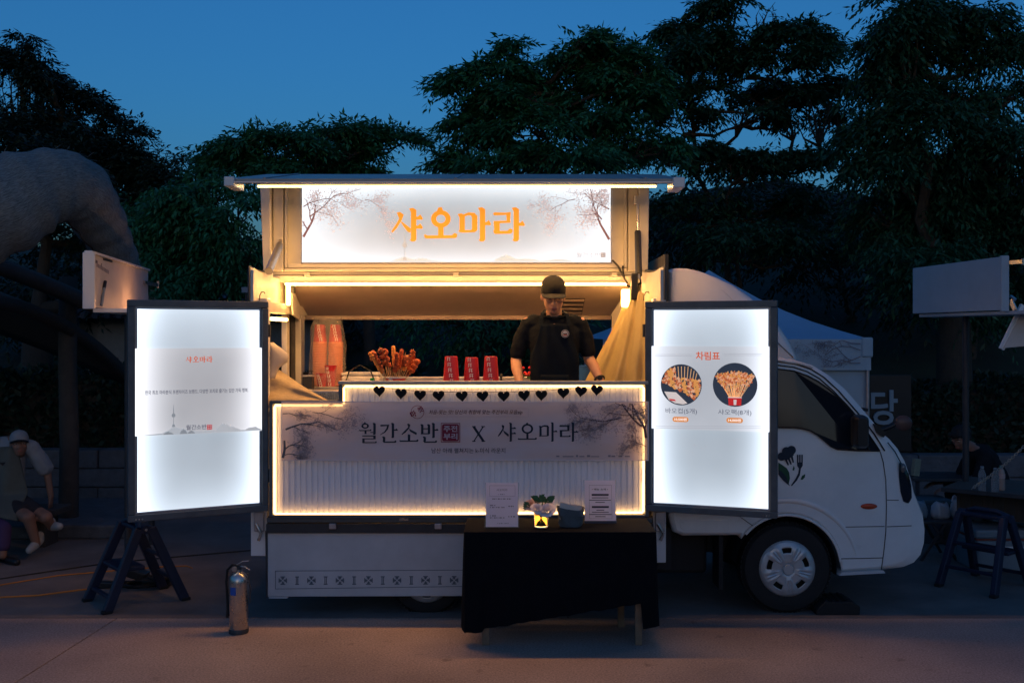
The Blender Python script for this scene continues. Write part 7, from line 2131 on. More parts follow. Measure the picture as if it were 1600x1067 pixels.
def baseball_cap(q, rot, parent, origin, m_crown, m_peak, k=1.0, tilt=0.0):
    O_ = Vector(origin)
    rings = []
    N = 32
    for i, (r, z) in enumerate(((1.03, 0.022), (1.045, 0.035), (1.03, 0.065), (0.94, 0.092), (0.76, 0.113), (0.48, 0.127), (0.2, 0.133), (0.02, 0.134))):
        ring_ = []
        for a in range(N):
            t = 2 * PI * a / N
            ring_.append(q(0.079 * r * math.cos(t), 0.010 + 0.099 * r * math.sin(t), z + 0.010 * max(0, -math.sin(t)) * (1 if i < 3 else 0.3)) - O_)
        rings.append(ring_)
    mb = MB().rings(rings)
    cr_ = obj('cap', mb, m_crown, parent, smooth=180)
    cr_['label'] = 'curved-peak baseball cap'
    mb = MB(); mb.ell(q(0, 0.01, 0.135) - O_, (0.007 * k, 0.007 * k, 0.005 * k), 10, 6, rot); obj('cap_button', mb, m_crown, cr_, smooth=180)
    def f(u, v):
        a = (u - 0.5) * 2
        x = 0.078 * a
        y0 = 0.010 - 0.100 * math.sqrt(max(0, 1 - (a * 0.97) ** 2)) - 0.002
        L = 0.064 * (1 - abs(a) ** 3.2) ** 0.5 if abs(a) < 1 else 0
        return tuple(q(x * (1 + 0.02 * v), y0 - L * v, 0.040 - 0.018 * a * a - 0.010 * v * v - 0.004 * v) - O_)
    obj('peak', MB().grid(f, 18, 6), m_peak, cr_, smooth=180, solid=0.004)
    for a in range(6):
        t = 2 * PI * a / 6 + PI / 6
        path = []
        for r, z in ((1.05, 0.030), (1.035, 0.065), (0.945, 0.0925), (0.765, 0.1135), (0.485, 0.1275), (0.06, 0.1345)):
            path.append(q(0.079 * r * math.cos(t), 0.010 + 0.099 * r * math.sin(t), z + 0.0005) - O_)
        obj('seam', MB().tube(path, 0.0012, 5), m_crown, cr_, smooth=180)
    return cr_

# ---- the vendor, standing behind the counter, looking down at his hands
VX, VY, VF = 0.315, 7.46, 0.705
vd = thing('person', 'vendor in black tee, dark apron and black cap looking down behind the counter', 'person', (VX, VY, VF))
vo = (VX, VY, VF)
# world coordinates
shL, shR = Vector((VX - 0.195, VY + 0.0, 2.085)), Vector((VX + 0.195, VY + 0.0, 2.085))
elL, elR = Vector((0.030, VY + 0.02, 1.815)), Vector((0.575, VY + 0.02, 1.830))
wrL, wrR = Vector((0.060, VY - 0.150, 1.645)), Vector((0.655, VY - 0.155, 1.655))
neck0, neck1 = Vector((VX, VY + 0.015, 2.10)), Vector((VX - 0.003, VY - 0.035, 2.22))
hc = Vector((VX - 0.008, VY - 0.060, 2.292))
hrot = Matrix.Rotation(R(4), 3, 'Z') @ Matrix.Rotation(R(17), 3, 'X')
HS, hq = head_shapes(hc, hrot, 1.12)
shapes = list(HS)
shapes += [('cap', neck0, 0.062, neck1, 0.056), ('cap', Vector((VX, VY, 2.04)), 0.095, Vector((VX, VY, 1.72)), 0.10),
           ('ell', (VX, VY, 1.98), (0.165, 0.10, 0.16)), ('ell', (VX, VY + 0.005, 1.72), (0.145, 0.10, 0.14)), ('ell', (VX, VY + 0.01, 1.60), (0.155, 0.11, 0.12)),
           ('cap', neck0 + Vector((-0.05, 0, 0.0)), 0.05, shL, 0.055), ('cap', neck0 + Vector((0.05, 0, 0.0)), 0.05, shR, 0.055),
           ('cap', shL, 0.052, elL, 0.041), ('cap', shR, 0.052, elR, 0.041),
           ('path', [elL, elL.lerp(wrL, 0.35) + Vector((-0.006, 0, 0)), wrL], [0.041, 0.042, 0.028]), ('path', [elR, elR.lerp(wrR, 0.35) + Vector((0.006, 0, 0)), wrR], [0.041, 0.042, 0.028])]
for s in (-1, 1):
    hip = Vector((VX + 0.085 * s, VY + 0.01, 1.56)); kn = Vector((VX + 0.095 * s, VY, 1.15)); an = Vector((VX + 0.10 * s, VY + 0.02, 0.79))
    shapes += [('cap', hip, 0.085, kn, 0.056), ('cap', kn, 0.054, an, 0.036), ('cap', an + Vector((0, 0.02, -0.035)), 0.038, an + Vector((0.01 * s, -0.17, -0.047)), 0.034)]
hand(shapes, wrL, (0.12, -0.75, -0.25), (0.1, -0.2, 1), 1, 1.0, 0.25)
hand(shapes, wrR, (-0.05, -0.75, -0.25), (-0.1, -0.2, 1), -1, 1.0, 0.25)
flesh('body', shapes, M['skin'], vd, 0.0068, 5, origin=vo)
face_parts(hq, hrot, vd, vo, 1.12, glasses=True)
# hair at the temples and the back under the cap
hs_ = [('ell', hq(0, 0.030, 0.020), (0.081, 0.090, 0.070), hrot), ('ell', hq(-0.073, 0.015, 0.025), (0.012, 0.035, 0.034), hrot), ('ell', hq(0.073, 0.015, 0.025), (0.012, 0.035, 0.034), hrot), ('ell', hq(0, 0.062, -0.03), (0.062, 0.045, 0.05), hrot)]
hobj = flesh('hair', hs_, M['hair'], vd, 0.008, 2, origin=vo)
baseball_cap(hq, hrot, vd, vo, M['cap_black'], M['cap_peak'], 1.12)
# T-shirt with short sleeves ending above the elbow
sl_L, sl_R = shL.lerp(elL, 0.80), shR.lerp(elR, 0.78)
ts = [('rings', [[(VX + w * math.copysign(abs(math.cos(t)) ** 0.8, math.cos(t)), VY + yo + dp * math.sin(t), z) for t in [2 * PI * k / 28 for k in range(28)]] for z, w, dp, yo in
                 ((1.52, 0.185, 0.135, 0.005), (1.62, 0.178, 0.130, 0.005), (1.74, 0.174, 0.122, 0.0), (1.86, 0.182, 0.125, 0.0), (1.96, 0.196, 0.124, 0.0), (2.04, 0.212, 0.106, 0.003), (2.09, 0.205, 0.085, 0.008), (2.125, 0.150, 0.074, 0.010), (2.155, 0.085, 0.068, 0.010))]),
      ('path', [shL + Vector((0.05, 0, 0.01)), shL, shL.lerp(sl_L, 0.55) + Vector((-0.014, 0, 0)), sl_L + Vector((-0.006, 0, 0))], [0.066, 0.060, 0.060, 0.0605]),
      ('path', [shR + Vector((-0.05, 0, 0.01)), shR, shR.lerp(sl_R, 0.55) + Vector((0.014, 0, 0)), sl_R + Vector((0.008, 0, 0))], [0.066, 0.060, 0.060, 0.0605])]
flesh('shirt', ts, M['black_tee'], vd, 0.0080, 7, disp=0.014, dscale=0.05, origin=vo)
# collar
col = [(VX + 0.078 * math.cos(t), VY - 0.006 + 0.068 * math.sin(t) - 0.012, 2.150 + 0.018 * math.sin(t)) for t in [2 * PI * k / 24 for k in range(24)]]
obj('collar', MB().tube([(a - vo[0], b - vo[1], c - vo[2]) for a, b, c in col], 0.008, 6, closed=True), M['black_tee'], vd, smooth=180)
# apron: bib, pocket, straps
def apr(u, v):
    z = 2.085 - v * 0.62
    wtop = 0.105 + 0.075 * min(1, v * 2.6) ** 1.3
    a = (u - 0.5) * 2
    x = VX + wtop * a
    chest = 0.150 + 0.012 * math.sin(min(1, v * 1.6) * PI)
    y = VY - chest * math.sqrt(max(0.0, 1 - (a * wtop / 0.235) ** 2)) - 0.006 + 0.006 * math.sin(u * 11 + v * 6) * v + 0.004 * math.sin(u * 23 - v * 9)
    return (x - vo[0], y - vo[1], z - vo[2])
ap = obj('apron', MB().grid(apr, 30, 30), M['apron'], vd, smooth=180, solid=0.003, fix=False)
for s in (-1, 1):
    p0 = Vector((VX + 0.10 * s, VY - 0.140, 2.075)); p1 = Vector((VX + 0.100 * s, VY - 0.110, 2.125)); p2 = Vector((VX + 0.088 * s, VY - 0.050, 2.165)); p3 = Vector((VX + 0.06 * s, VY + 0.06, 2.19))
    mb = MB()
    for a, b in ((p0, p1), (p1, p2), (p2, p3)):
        mb.bar(a - Vector(vo), b - Vector(vo), 0.026, 0.004, up=(0, -0.6, 1))
    obj('strap', mb, M['apron'], ap)
obj('pocket', MB().grid(lambda u, v: (apr(0.22 + 0.56 * u, 0.60 + 0.3 * v)[0], apr(0.22 + 0.56 * u, 0.60 + 0.3 * v)[1] - 0.006, apr(0.5, 0.60 + 0.3 * v)[2]), 12, 8), M['apron'], ap, smooth=180, solid=0.003, fix=False)
bp_ = apr(0.66, 0.20)
bpos = Vector((bp_[0], bp_[1] - 0.006, bp_[2]))
bpos.x = P(883, 521, 7.3)[0] - vo[0]; bpos.z = P(883, 521.5, 7.3)[2] - vo[2]
badge = obj('badge', MB().lathe([(0.0005, -0.003), (0.028, -0.002), (0.029, 0.002), (0.0005, 0.003)], tuple(bpos), 24, 'y'), M['cup_white'], ap, smooth=40)
mb = MB(); ring(mb, bpos.x, bpos.z, 0.026, 0.005, bpos.y - 0.0042, 24); mb.flat([(bpos.x - 0.016, bpos.z - 0.003), (bpos.x + 0.016, bpos.z - 0.003), (bpos.x + 0.016, bpos.z + 0.005), (bpos.x - 0.016, bpos.z + 0.005)], bpos.y - 0.0042)
obj('badge_print', mb, M['ink_dark'], ap, fix=False)
mb = MB(); mb.flat([(bpos.x - 0.012, bpos.z - 0.014), (bpos.x + 0.012, bpos.z - 0.014), (bpos.x + 0.014, bpos.z - 0.005), (bpos.x - 0.014, bpos.z - 0.005)], bpos.y - 0.0043)
obj('badge_print', mb, M['orange_lens'], ap, fix=False)
# wrist watch
wdir = (wrR - elR).normalized(); wp = elR.lerp(wrR, 0.86) - Vector(vo)
side_a = wdir.cross(Vector((0, 0, 1))).normalized(); side_b = wdir.cross(side_a)
obj('watch_strap', MB().tube([wp + (side_a * math.cos(t) + side_b * math.sin(t)) * 0.0345 for t in [2 * PI * k / 20 for k in range(20)]], 0.0085, 8, closed=True), M['black_plastic'], vd, smooth=60)
wf = wp - side_b * 0.036
obj('watch', MB().lathe([(0.0005, -0.008), (0.018, -0.008), (0.020, -0.004), (0.020, 0.006)], tuple(wp + Vector((0.0, -0.035, 0.012))), 18, 'y'), M['black_plastic'], vd, smooth=40)
# trousers
tr = []
for s in (-1, 1):
    tr += [('cap', Vector((VX + 0.085 * s, VY + 0.01, 1.58)), 0.105, Vector((VX + 0.095 * s, VY, 1.15)), 0.080), ('cap', Vector((VX + 0.095 * s, VY, 1.15)), 0.078, Vector((VX + 0.10 * s, VY + 0.02, 0.82)), 0.062)]
flesh('trousers', tr, M['dark_shorts'], vd, 0.012, 4, origin=vo)

# ---- man sitting on the bench at the left
SX, SY = -4.72, 9.30
sm_ = thing('person', 'seated man in white cap, white tee and sage apron with one ankle on his knee', 'person', (SX, SY, 0))
so = (SX, SY, 0)
def pp(px, py, d): return Vector(P(px, py, d))
pel = Vector((SX - 0.06, SY + 0.06, 0.46)); ch = Vector((SX - 0.02, SY + 0.10, 0.86)); nk = Vector((SX + 0.02, SY + 0.08, 1.00))
hd = pp(30, 694, 9.33)
hr = Matrix.Rotation(R(30), 3, 'Z') @ Matrix.Rotation(R(-7), 3, 'X')
HS, q2 = head_shapes(hd, hr, 1.0)
shl, shr_ = Vector((SX - 0.17, SY + 0.10, 0.96)), Vector((SX + 0.19, SY + 0.09, 0.94))
ell_, elr_ = Vector((SX - 0.32, SY + 0.22, 0.72)), Vector((SX + 0.285, SY + 0.20, 0.70))
wl_, wr_ = Vector((SX - 0.36, SY + 0.20, 0.50)), Vector((SX + 0.33, SY + 0.18, 0.46))
knR, knL = pp(68, 815, 8.95), pp(40, 812, 8.95)
anL, anR = pp(58, 838, 9.0), pp(74, 818, 9.02)
knee1 = pp(44, 808, 8.92); ank1 = pp(57, 850, 8.98)
knee2 = pp(72, 808, 9.0); ank2 = pp(82, 824, 9.12)
body = list(HS) + [('cap', nk + Vector((0, 0, -0.03)), 0.056, hd + Vector((0, 0.02, -0.08)), 0.05), ('cap', ch, 0.12, pel, 0.13), ('cap', nk, 0.06, shl, 0.055), ('cap', nk, 0.06, shr_, 0.055),
        ('cap', shl, 0.05, ell_, 0.04), ('cap', shr_, 0.05, elr_, 0.04), ('cap', ell_, 0.038, wl_, 0.027), ('cap', elr_, 0.038, wr_, 0.027),
        ('cap', pel + Vector((-0.05, 0, -0.02)), 0.09, knee1, 0.058), ('cap', knee1, 0.054, ank1, 0.036), ('cap', pel + Vector((0.08, 0, -0.02)), 0.09, knee2, 0.058), ('cap', knee2, 0.052, ank2, 0.036)]
hand(body, wl_, (0, -0.2, -1), (-1, 0, 0), 1, 1.0, 0.4); hand(body, wr_, (0, -0.1, -1), (1, 0, 0), -1, 1.0, 0.4)
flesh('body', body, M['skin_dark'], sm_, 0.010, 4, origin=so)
face_parts(q2, hr, sm_, so)
flesh('hair', [('ell', q2(0, 0.03, 0.02), (0.082, 0.088, 0.07), hr), ('ell', q2(0, 0.06, -0.03), (0.065, 0.045, 0.05), hr)], M['hair'], sm_, 0.010, 2, origin=so)
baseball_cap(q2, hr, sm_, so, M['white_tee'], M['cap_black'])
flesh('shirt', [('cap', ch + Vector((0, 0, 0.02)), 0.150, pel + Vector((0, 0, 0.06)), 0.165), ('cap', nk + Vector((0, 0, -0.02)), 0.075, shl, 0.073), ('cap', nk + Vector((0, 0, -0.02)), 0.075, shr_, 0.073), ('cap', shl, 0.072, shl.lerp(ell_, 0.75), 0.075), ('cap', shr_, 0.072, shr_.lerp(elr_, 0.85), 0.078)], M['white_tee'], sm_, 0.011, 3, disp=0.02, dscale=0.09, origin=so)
def sapr(u, v):
    a = (u - 0.5) * 2
    if v < 0.6:
        t = v / 0.6
        z = 0.965 - 0.43 * t; w = 0.115 + 0.10 * t; y = SY - 0.085 - 0.055 * t - 0.02 * math.sin(PI * t)
        y += 0.10 * a * a
    else:
        t = (v - 0.6) / 0.4
        z = 0.535 - 0.085 * t - 0.06 * t * t; w = 0.215 + 0.05 * t; y = SY - 0.14 - 0.30 * t + 0.10 * a * a * (1 - 0.5 * t)
        z += -0.05 * a * a * t + 0.0
    return (SX - 0.02 + 0.05 * v + w * a - so[0], y + 0.012 * math.sin(u * 12 + v * 7) - so[1], z)
sa = obj('apron', MB().grid(sapr, 22, 26), M['sage_apron'], sm_, smooth=180, solid=0.006, fix=False)
for s in (-1, 1):
    obj('strap', MB().bar((s * 0.105 - 0.02, -0.095 + 0.07, 0.955), (s * 0.085 + 0.0, 0.02, 1.045), 0.024, 0.006, up=(0, -1, 0.5)), M['dark_shorts'], sa)
obj('patch', MB().flat([(0.015, 0.83), (0.075, 0.835), (0.05, 0.80)], -0.165), M['dark_shorts'], sa, fix=False)
flesh('shorts', [('cap', pel + Vector((-0.06, 0.0, -0.01)), 0.115, pel.lerp(knee1, 0.75), 0.082), ('cap', pel + Vector((0.07, 0.0, -0.01)), 0.115, pel.lerp(knee2, 0.75), 0.082)], M['dark_shorts'], sm_, 0.012, 3, origin=so)
def shoe(name, a, b, m, parent, origin):
    a, b = Vector(a), Vector(b); d = (b - a).normalized()
    o = flesh(name, [('cap', a + Vector((0, 0, 0.045)), 0.040, a, 0.040), ('cap', a, 0.040, a.lerp(b, 0.6), 0.042), ('cap', a.lerp(b, 0.6), 0.042, b, 0.034)], m, parent, 0.009, 3, origin=origin)
    return o
shoe('shoe', pp(57, 846, 9.0) + Vector((0, 0.06, 0)), pp(57, 851, 9.0) + Vector((0.0, -0.13, -0.02)), M['white_shoe'], sm_, so)
shoe('shoe', pp(80, 822, 9.15), pp(93, 822, 9.0), M['white_shoe'], sm_, so)
for z_, x_ in ((0.118, -0.03), (0.105, 0.0)):
    pass

# ---- the neighbour on the bench, of whom only a knee and a shoe reach into the frame
FX, FY = -5.12, 9.0
fp_ = thing('person', 'person at the very edge of the frame in purple trousers and black shoe', 'person', (FX, FY, 0))
fo = (FX, FY, 0)
hd3 = Vector((FX - 0.32, FY + 0.25, 1.12)); hr3 = Matrix.Rotation(R(25), 3, 'Z')
HS, q3 = head_shapes(hd3, hr3)
pel3 = Vector((FX - 0.35, FY + 0.3, 0.46)); ch3 = Vector((FX - 0.33, FY + 0.32, 0.88))
k3 = pp(4, 826, 8.8); a3 = pp(4, 868, 8.75); k4 = pp(-22, 822, 8.8); a4 = pp(-20, 872, 8.75)
s3l, s3r = ch3 + Vector((-0.18, 0, 0.06)), ch3 + Vector((0.18, 0, 0.06))
body = list(HS) + [('cap', ch3 + Vector((0, 0, 0.1)), 0.055, hd3 + Vector((0, 0.02, -0.06)), 0.05), ('cap', ch3, 0.13, pel3, 0.13), ('cap', ch3 + Vector((0, 0, 0.08)), 0.06, s3l, 0.055), ('cap', ch3 + Vector((0, 0, 0.08)), 0.06, s3r, 0.055),
        ('cap', s3l, 0.05, s3l + Vector((-0.06, -0.05, -0.28)), 0.04), ('cap', s3l + Vector((-0.06, -0.05, -0.28)), 0.038, k4 + Vector((-0.05, 0.1, 0.12)), 0.028), ('cap', s3r, 0.05, s3r + Vector((0.02, -0.05, -0.28)), 0.04), ('cap', s3r + Vector((0.02, -0.05, -0.28)), 0.038, k4 + Vector((0.0, 0.12, 0.13)), 0.028),
        ('cap', pel3 + Vector((-0.08, 0, 0)), 0.09, k4, 0.058), ('cap', k4, 0.054, a4, 0.036), ('cap', pel3 + Vector((0.08, 0, 0)), 0.09, k3, 0.058), ('cap', k3, 0.054, a3, 0.036)]
hand(body, k4 + Vector((-0.05, 0.1, 0.12)), (0.2, -1, -0.3), (0, 0, 1), 1); hand(body, k4 + Vector((0.0, 0.12, 0.13)), (0, -1, -0.3), (0, 0, 1), -1)
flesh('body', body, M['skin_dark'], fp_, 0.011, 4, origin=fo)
face_parts(q3, hr3, fp_, fo)
flesh('hair', [('ell', q3(0, 0.02, 0.045), (0.086, 0.100, 0.082), hr3)], M['hair'], fp_, 0.010, 2, origin=fo)
flesh('shirt', [('cap', ch3, 0.15, pel3 + Vector((0, 0, 0.08)), 0.15), ('cap', ch3 + Vector((0, 0, 0.06)), 0.08, s3l, 0.072), ('cap', ch3 + Vector((0, 0, 0.06)), 0.08, s3r, 0.072), ('cap', s3l, 0.07, s3l + Vector((-0.04, -0.03, -0.19)), 0.07), ('cap', s3r, 0.07, s3r + Vector((0.015, -0.03, -0.19)), 0.07)], M['black_tee'], fp_, 0.012, 3, origin=fo)
flesh('trousers', [('cap', pel3 + Vector((-0.08, 0, 0)), 0.11, k4, 0.08), ('cap', k4, 0.078, k4.lerp(a4, 0.7), 0.07), ('cap', pel3 + Vector((0.08, 0, 0)), 0.11, k3, 0.075), ('cap', k3, 0.075, k3.lerp(a3, 0.62), 0.065)], M['purple_cloth'], fp_, 0.012, 3, origin=fo)
shoe('shoe', pp(4, 874, 8.85) , pp(26, 878, 8.66), M['black_plastic'], fp_, fo)
shoe('shoe', pp(-20, 876, 8.85), pp(-8, 880, 8.62), M['black_plastic'], fp_, fo)

# ---- person crouching over a low table at the right
CX, CY = 4.75, 10.0
cp_ = thing('person', 'dark haired person in black tee bending over a low table by the wall', 'person', (CX, CY, 0))
co = (CX, CY, 0)
hd4 = pp(1501, 684, 9.85)
hr4 = Matrix.Rotation(R(-62), 3, 'Z') @ Matrix.Rotation(R(26), 3, 'X')
HS, q4 = head_shapes(hd4, hr4)
nk4 = hd4 + Vector((0.10, 0.03, -0.10)); sh4a, sh4b = nk4 + Vector((0.08, -0.17, -0.07)), nk4 + Vector((0.12, 0.16, -0.06))
pel4 = Vector((hd4.x + 0.42, CY, 0.46)); ch4 = nk4.lerp(pel4, 0.35) + Vector((0.03, 0, 0.03))
el4a, wr4a = sh4a + Vector((-0.10, -0.06, -0.26)), sh4a + Vector((-0.36, -0.02, -0.30))
el4b, wr4b = sh4b + Vector((-0.12, 0.03, -0.26)), sh4b + Vector((-0.38, -0.05, -0.30))
k5a, k5b = Vector((pel4.x - 0.40, CY - 0.15, 0.50)), Vector((pel4.x - 0.40, CY + 0.12, 0.50))
f5a, f5b = Vector((pel4.x - 0.36, CY - 0.15, 0.09)), Vector((pel4.x - 0.36, CY + 0.12, 0.09))
body = list(HS) + [('cap', nk4, 0.055, hd4 + hr4 @ Vector((0, 0.03, -0.06)), 0.05), ('cap', ch4, 0.12, pel4, 0.13), ('cap', nk4, 0.06, sh4a, 0.055), ('cap', nk4, 0.06, sh4b, 0.055), ('cap', nk4, 0.07, ch4, 0.12),
        ('cap', sh4a, 0.05, el4a, 0.04), ('cap', el4a, 0.039, wr4a, 0.027), ('cap', sh4b, 0.05, el4b, 0.04), ('cap', el4b, 0.039, wr4b, 0.027),
        ('cap', pel4 + Vector((0, -0.09, 0)), 0.09, k5a, 0.058), ('cap', k5a, 0.054, f5a, 0.036), ('cap', pel4 + Vector((0, 0.09, 0)), 0.09, k5b, 0.058), ('cap', k5b, 0.054, f5b, 0.036), ('cap', f5a + Vector((0, 0, -0.04)), 0.036, f5a + Vector((-0.17, 0, -0.05)), 0.03), ('cap', f5b + Vector((0, 0, -0.04)), 0.036, f5b + Vector((-0.17, 0, -0.05)), 0.03)]
hand(body, wr4a, (-1, 0.1, -0.2), (0, 0, 1), -1, 1.0, 0.5); hand(body, wr4b, (-1, -0.1, -0.2), (0, 0, 1), 1, 1.0, 0.5)
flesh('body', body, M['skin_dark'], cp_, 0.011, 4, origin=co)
face_parts(q4, hr4, cp_, co)
flesh('hair', [('ell', q4(0, 0.025, 0.040), (0.088, 0.100, 0.085), hr4), ('ell', q4(0, -0.055, 0.062), (0.070, 0.040, 0.034), hr4), ('ell', q4(0, 0.06, -0.02), (0.068, 0.05, 0.06), hr4)], M['hair'], cp_, 0.009, 1, disp=0.02, dscale=0.02, origin=co)
flesh('shirt', [('cap', nk4 + Vector((0.05, 0, -0.06)), 0.11, ch4, 0.15), ('cap', ch4, 0.15, pel4 + Vector((-0.02, 0, 0.08)), 0.15), ('cap', nk4 + Vector((0.02, 0, -0.04)), 0.075, sh4a, 0.072), ('cap', nk4 + Vector((0.02, 0, -0.04)), 0.075, sh4b, 0.072), ('cap', sh4a, 0.072, sh4a.lerp(el4a, 0.8), 0.072), ('cap', sh4b, 0.072, sh4b.lerp(el4b, 0.8), 0.072)], M['black_tee'], cp_, 0.012, 3, disp=0.02, dscale=0.1, origin=co)
flesh('trousers', [('cap', pel4 + Vector((0, -0.09, 0)), 0.11, k5a, 0.078), ('cap', k5a, 0.075, f5a, 0.06), ('cap', pel4 + Vector((0, 0.09, 0)), 0.11, k5b, 0.078), ('cap', k5b, 0.075, f5b, 0.06)], M['dark_shorts'], cp_, 0.013, 3, origin=co)
st_ = thing('stool', 'low dark stool under the person bending over the low table', 'stool', (pel4.x, CY, 0))
obj('seat', MB().box(-0.16, 0.16, -0.17, 0.17, 0.29, 0.325), M['old_wood'], st_, bevel=0.01)
for x in (-0.12, 0.12):
    for y in (-0.13, 0.13):
        obj('leg', MB().box(x - 0.02, x + 0.02, y - 0.02, y + 0.02, 0, 0.29), M['old_wood'], st_)

# ================================================================ THINGS ON THE GROUND
# ---- fire extinguisher
ex, ey = (373 - 800) * 6.72 / FPX, 6.72
fe = thing('fire_extinguisher', 'steel fire extinguisher with small blue label standing left of the skirt', 'fire extinguisher', (ex, ey, 0))
rb = 0.063
obj('cylinder', MB().lathe([(0.0005, 0.004), (rb * 0.93, 0.004), (rb * 0.97, 0.012), (rb, 0.016), (rb, 0.34), (rb * 0.97, 0.362), (rb * 0.84, 0.385), (rb * 0.6, 0.402), (rb * 0.38, 0.410), (rb * 0.36, 0.425), (0.0005, 0.426)], (0, 0, 0), 40), M['steel'], fe, smooth=40)
obj('foot_ring', MB().lathe([(rb * 0.96, 0.0), (rb * 1.03, 0.001), (rb * 1.03, 0.030), (rb * 0.99, 0.033)], (0, 0, 0), 40, caps=False), M['dark_metal'], fe, smooth=40)
mb = MB()
for k in range(6):
    a0, a1 = R(-134 + 7 * k), R(-127 + 7 * k)
    mb.add([((rb + 0.0012) * math.cos(a0), (rb + 0.0012) * math.sin(a0), 0.265), ((rb + 0.0012) * math.cos(a1), (rb + 0.0012) * math.sin(a1), 0.265), ((rb + 0.0012) * math.cos(a1), (rb + 0.0012) * math.sin(a1), 0.318), ((rb + 0.0012) * math.cos(a0), (rb + 0.0012) * math.sin(a0), 0.318)], [(0, 1, 2, 3)])
obj('label_sticker', mb, M['blue_label'], fe, fix=False)
obj('valve', MB().lathe([(0.0005, 0.42), (0.020, 0.42), (0.020, 0.436), (0.015, 0.44), (0.015, 0.455), (0.0005, 0.456)], (0, 0, 0), 16), M['dark_metal'], fe, smooth=40)
obj('handle', MB().bar((-0.012, 0, 0.458), (0.028, -0.006, 0.482), 0.016, 0.005).bar((0.028, -0.006, 0.482), (0.070, -0.010, 0.486), 0.016, 0.005), M['steel'], fe, bevel=0.002)
obj('handle', MB().bar((0.0, 0, 0.448), (0.045, -0.006, 0.445), 0.016, 0.005).bar((0.045, -0.006, 0.445), (0.078, -0.008, 0.424), 0.016, 0.005), M['steel'], fe, bevel=0.002)
obj('gauge', MB().lathe([(0.0005, -0.026), (0.017, -0.025), (0.019, -0.018), (0.019, -0.008)], (-0.024, 0, 0.43), 18, 'y'), M['steel'], fe, smooth=40)
obj('hose', MB().tube([(-0.01, 0.0, 0.45), (-0.045, 0.004, 0.455), (-0.078, 0.008, 0.42), (-0.086, 0.01, 0.34), (-0.080, 0.012, 0.24), (-0.078, 0.012, 0.16)], 0.0085, 10), M['rubber'], fe, smooth=60)
obj('nozzle', MB().lathe([(0.008, 0.0), (0.014, -0.06), (0.013, -0.065), (0.0005, -0.06)], (-0.078, 0.012, 0.165), 12), M['black_plastic'], fe, smooth=40)
obj('hose_clip', MB().bar((0.06, 0.0, 0.40), (0.078, 0.0, 0.30), 0.012, 0.006).bar((0.078, 0, 0.30), (0.074, 0, 0.2), 0.012, 0.006), M['dark_metal'], fe)

# ---- folding step stools of navy plastic, opened into an A
def step_stool(label, px, py, d, rot, h=0.56, w=0.36, sp=0.40):
    x = (px - 800) * d / FPX
    t = thing('step_stool', label, 'step stool', (x, d, 0), rot, 'navy folding step stools beside the truck')
    for sx_ in (-1, 1):
        # the stool is seen end on: one A-frame at each end
        yy = sx_ * w / 2
        obj('leg', MB().bar((-sp * 0.62, yy, 0.012), (-0.045, yy * 0.80, h), 0.070, 0.046, up=(0, 1, 0)), M['navy_plastic'], t, bevel=0.008)
        obj('leg', MB().bar((sp * 0.62, yy, 0.012), (0.045, yy * 0.80, h), 0.070, 0.046, up=(0, 1, 0)), M['navy_plastic'], t, bevel=0.008)
        obj('foot', MB().obox((-sp * 0.63, yy, 0.012), (0.07, 0.05, 0.024)), M['rubber'], t, bevel=0.006)
        obj('foot', MB().obox((sp * 0.63, yy, 0.012), (0.07, 0.05, 0.024)), M['rubber'], t, bevel=0.006)
        obj('hinge', MB().lathe([(0.0005, -0.03), (0.032, -0.03), (0.034, 0.0), (0.032, 0.03), (0.0005, 0.03)], (0.0, yy * 0.80, h - 0.005), 16, 'y'), M['navy_plastic'], t, smooth=40)
    obj('top_rail', MB().tube([(-0.045, -w * 0.40, h), (-0.02, -w * 0.2, h + 0.035), (-0.02, w * 0.2, h + 0.035), (-0.045, w * 0.40, h)], 0.020, 10), M['navy_plastic'], t, smooth=60)
    z1 = h * 0.50
    obj('tread', MB().box(-0.19, 0.0, -w * 0.43, w * 0.43, z1 - 0.015, z1 + 0.015), M['navy_plastic'], t, bevel=0.008)
    obj('tread', MB().box(-0.06, 0.07, -w * 0.40, w * 0.40, h - 0.02, h + 0.01), M['navy_plastic'], t, bevel=0.008)
    for z in (0.16, 0.34):
        obj('crossbar', MB().bar((sp * 0.62 * (1 - z / h) + 0.03, -w * 0.46, z), (sp * 0.62 * (1 - z / h) + 0.03, w * 0.46, z), 0.03, 0.025), M['navy_plastic'], t, bevel=0.005)
    obj('crossbar', MB().bar((-sp * 0.55, -w * 0.48, 0.10), (-sp * 0.55, w * 0.48, 0.10), 0.03, 0.025), M['navy_plastic'], t, bevel=0.005)
    obj('hinge_pin', MB().lathe([(0.0005, -0.005), (0.010, -0.004), (0.010, 0.002)], (0.0, -w * 0.40 - 0.03, h - 0.005), 10, 'y'), M['steel'], t)
    return t
step_stool('navy folding step stool standing under the left light box door', 213, 945, 7.52, R(40), 0.57, 0.44, 0.46)
step_stool('navy folding step stool standing in front of the pale cooler', 1538, 925, 7.95, R(-142), 0.57, 0.44, 0.46)

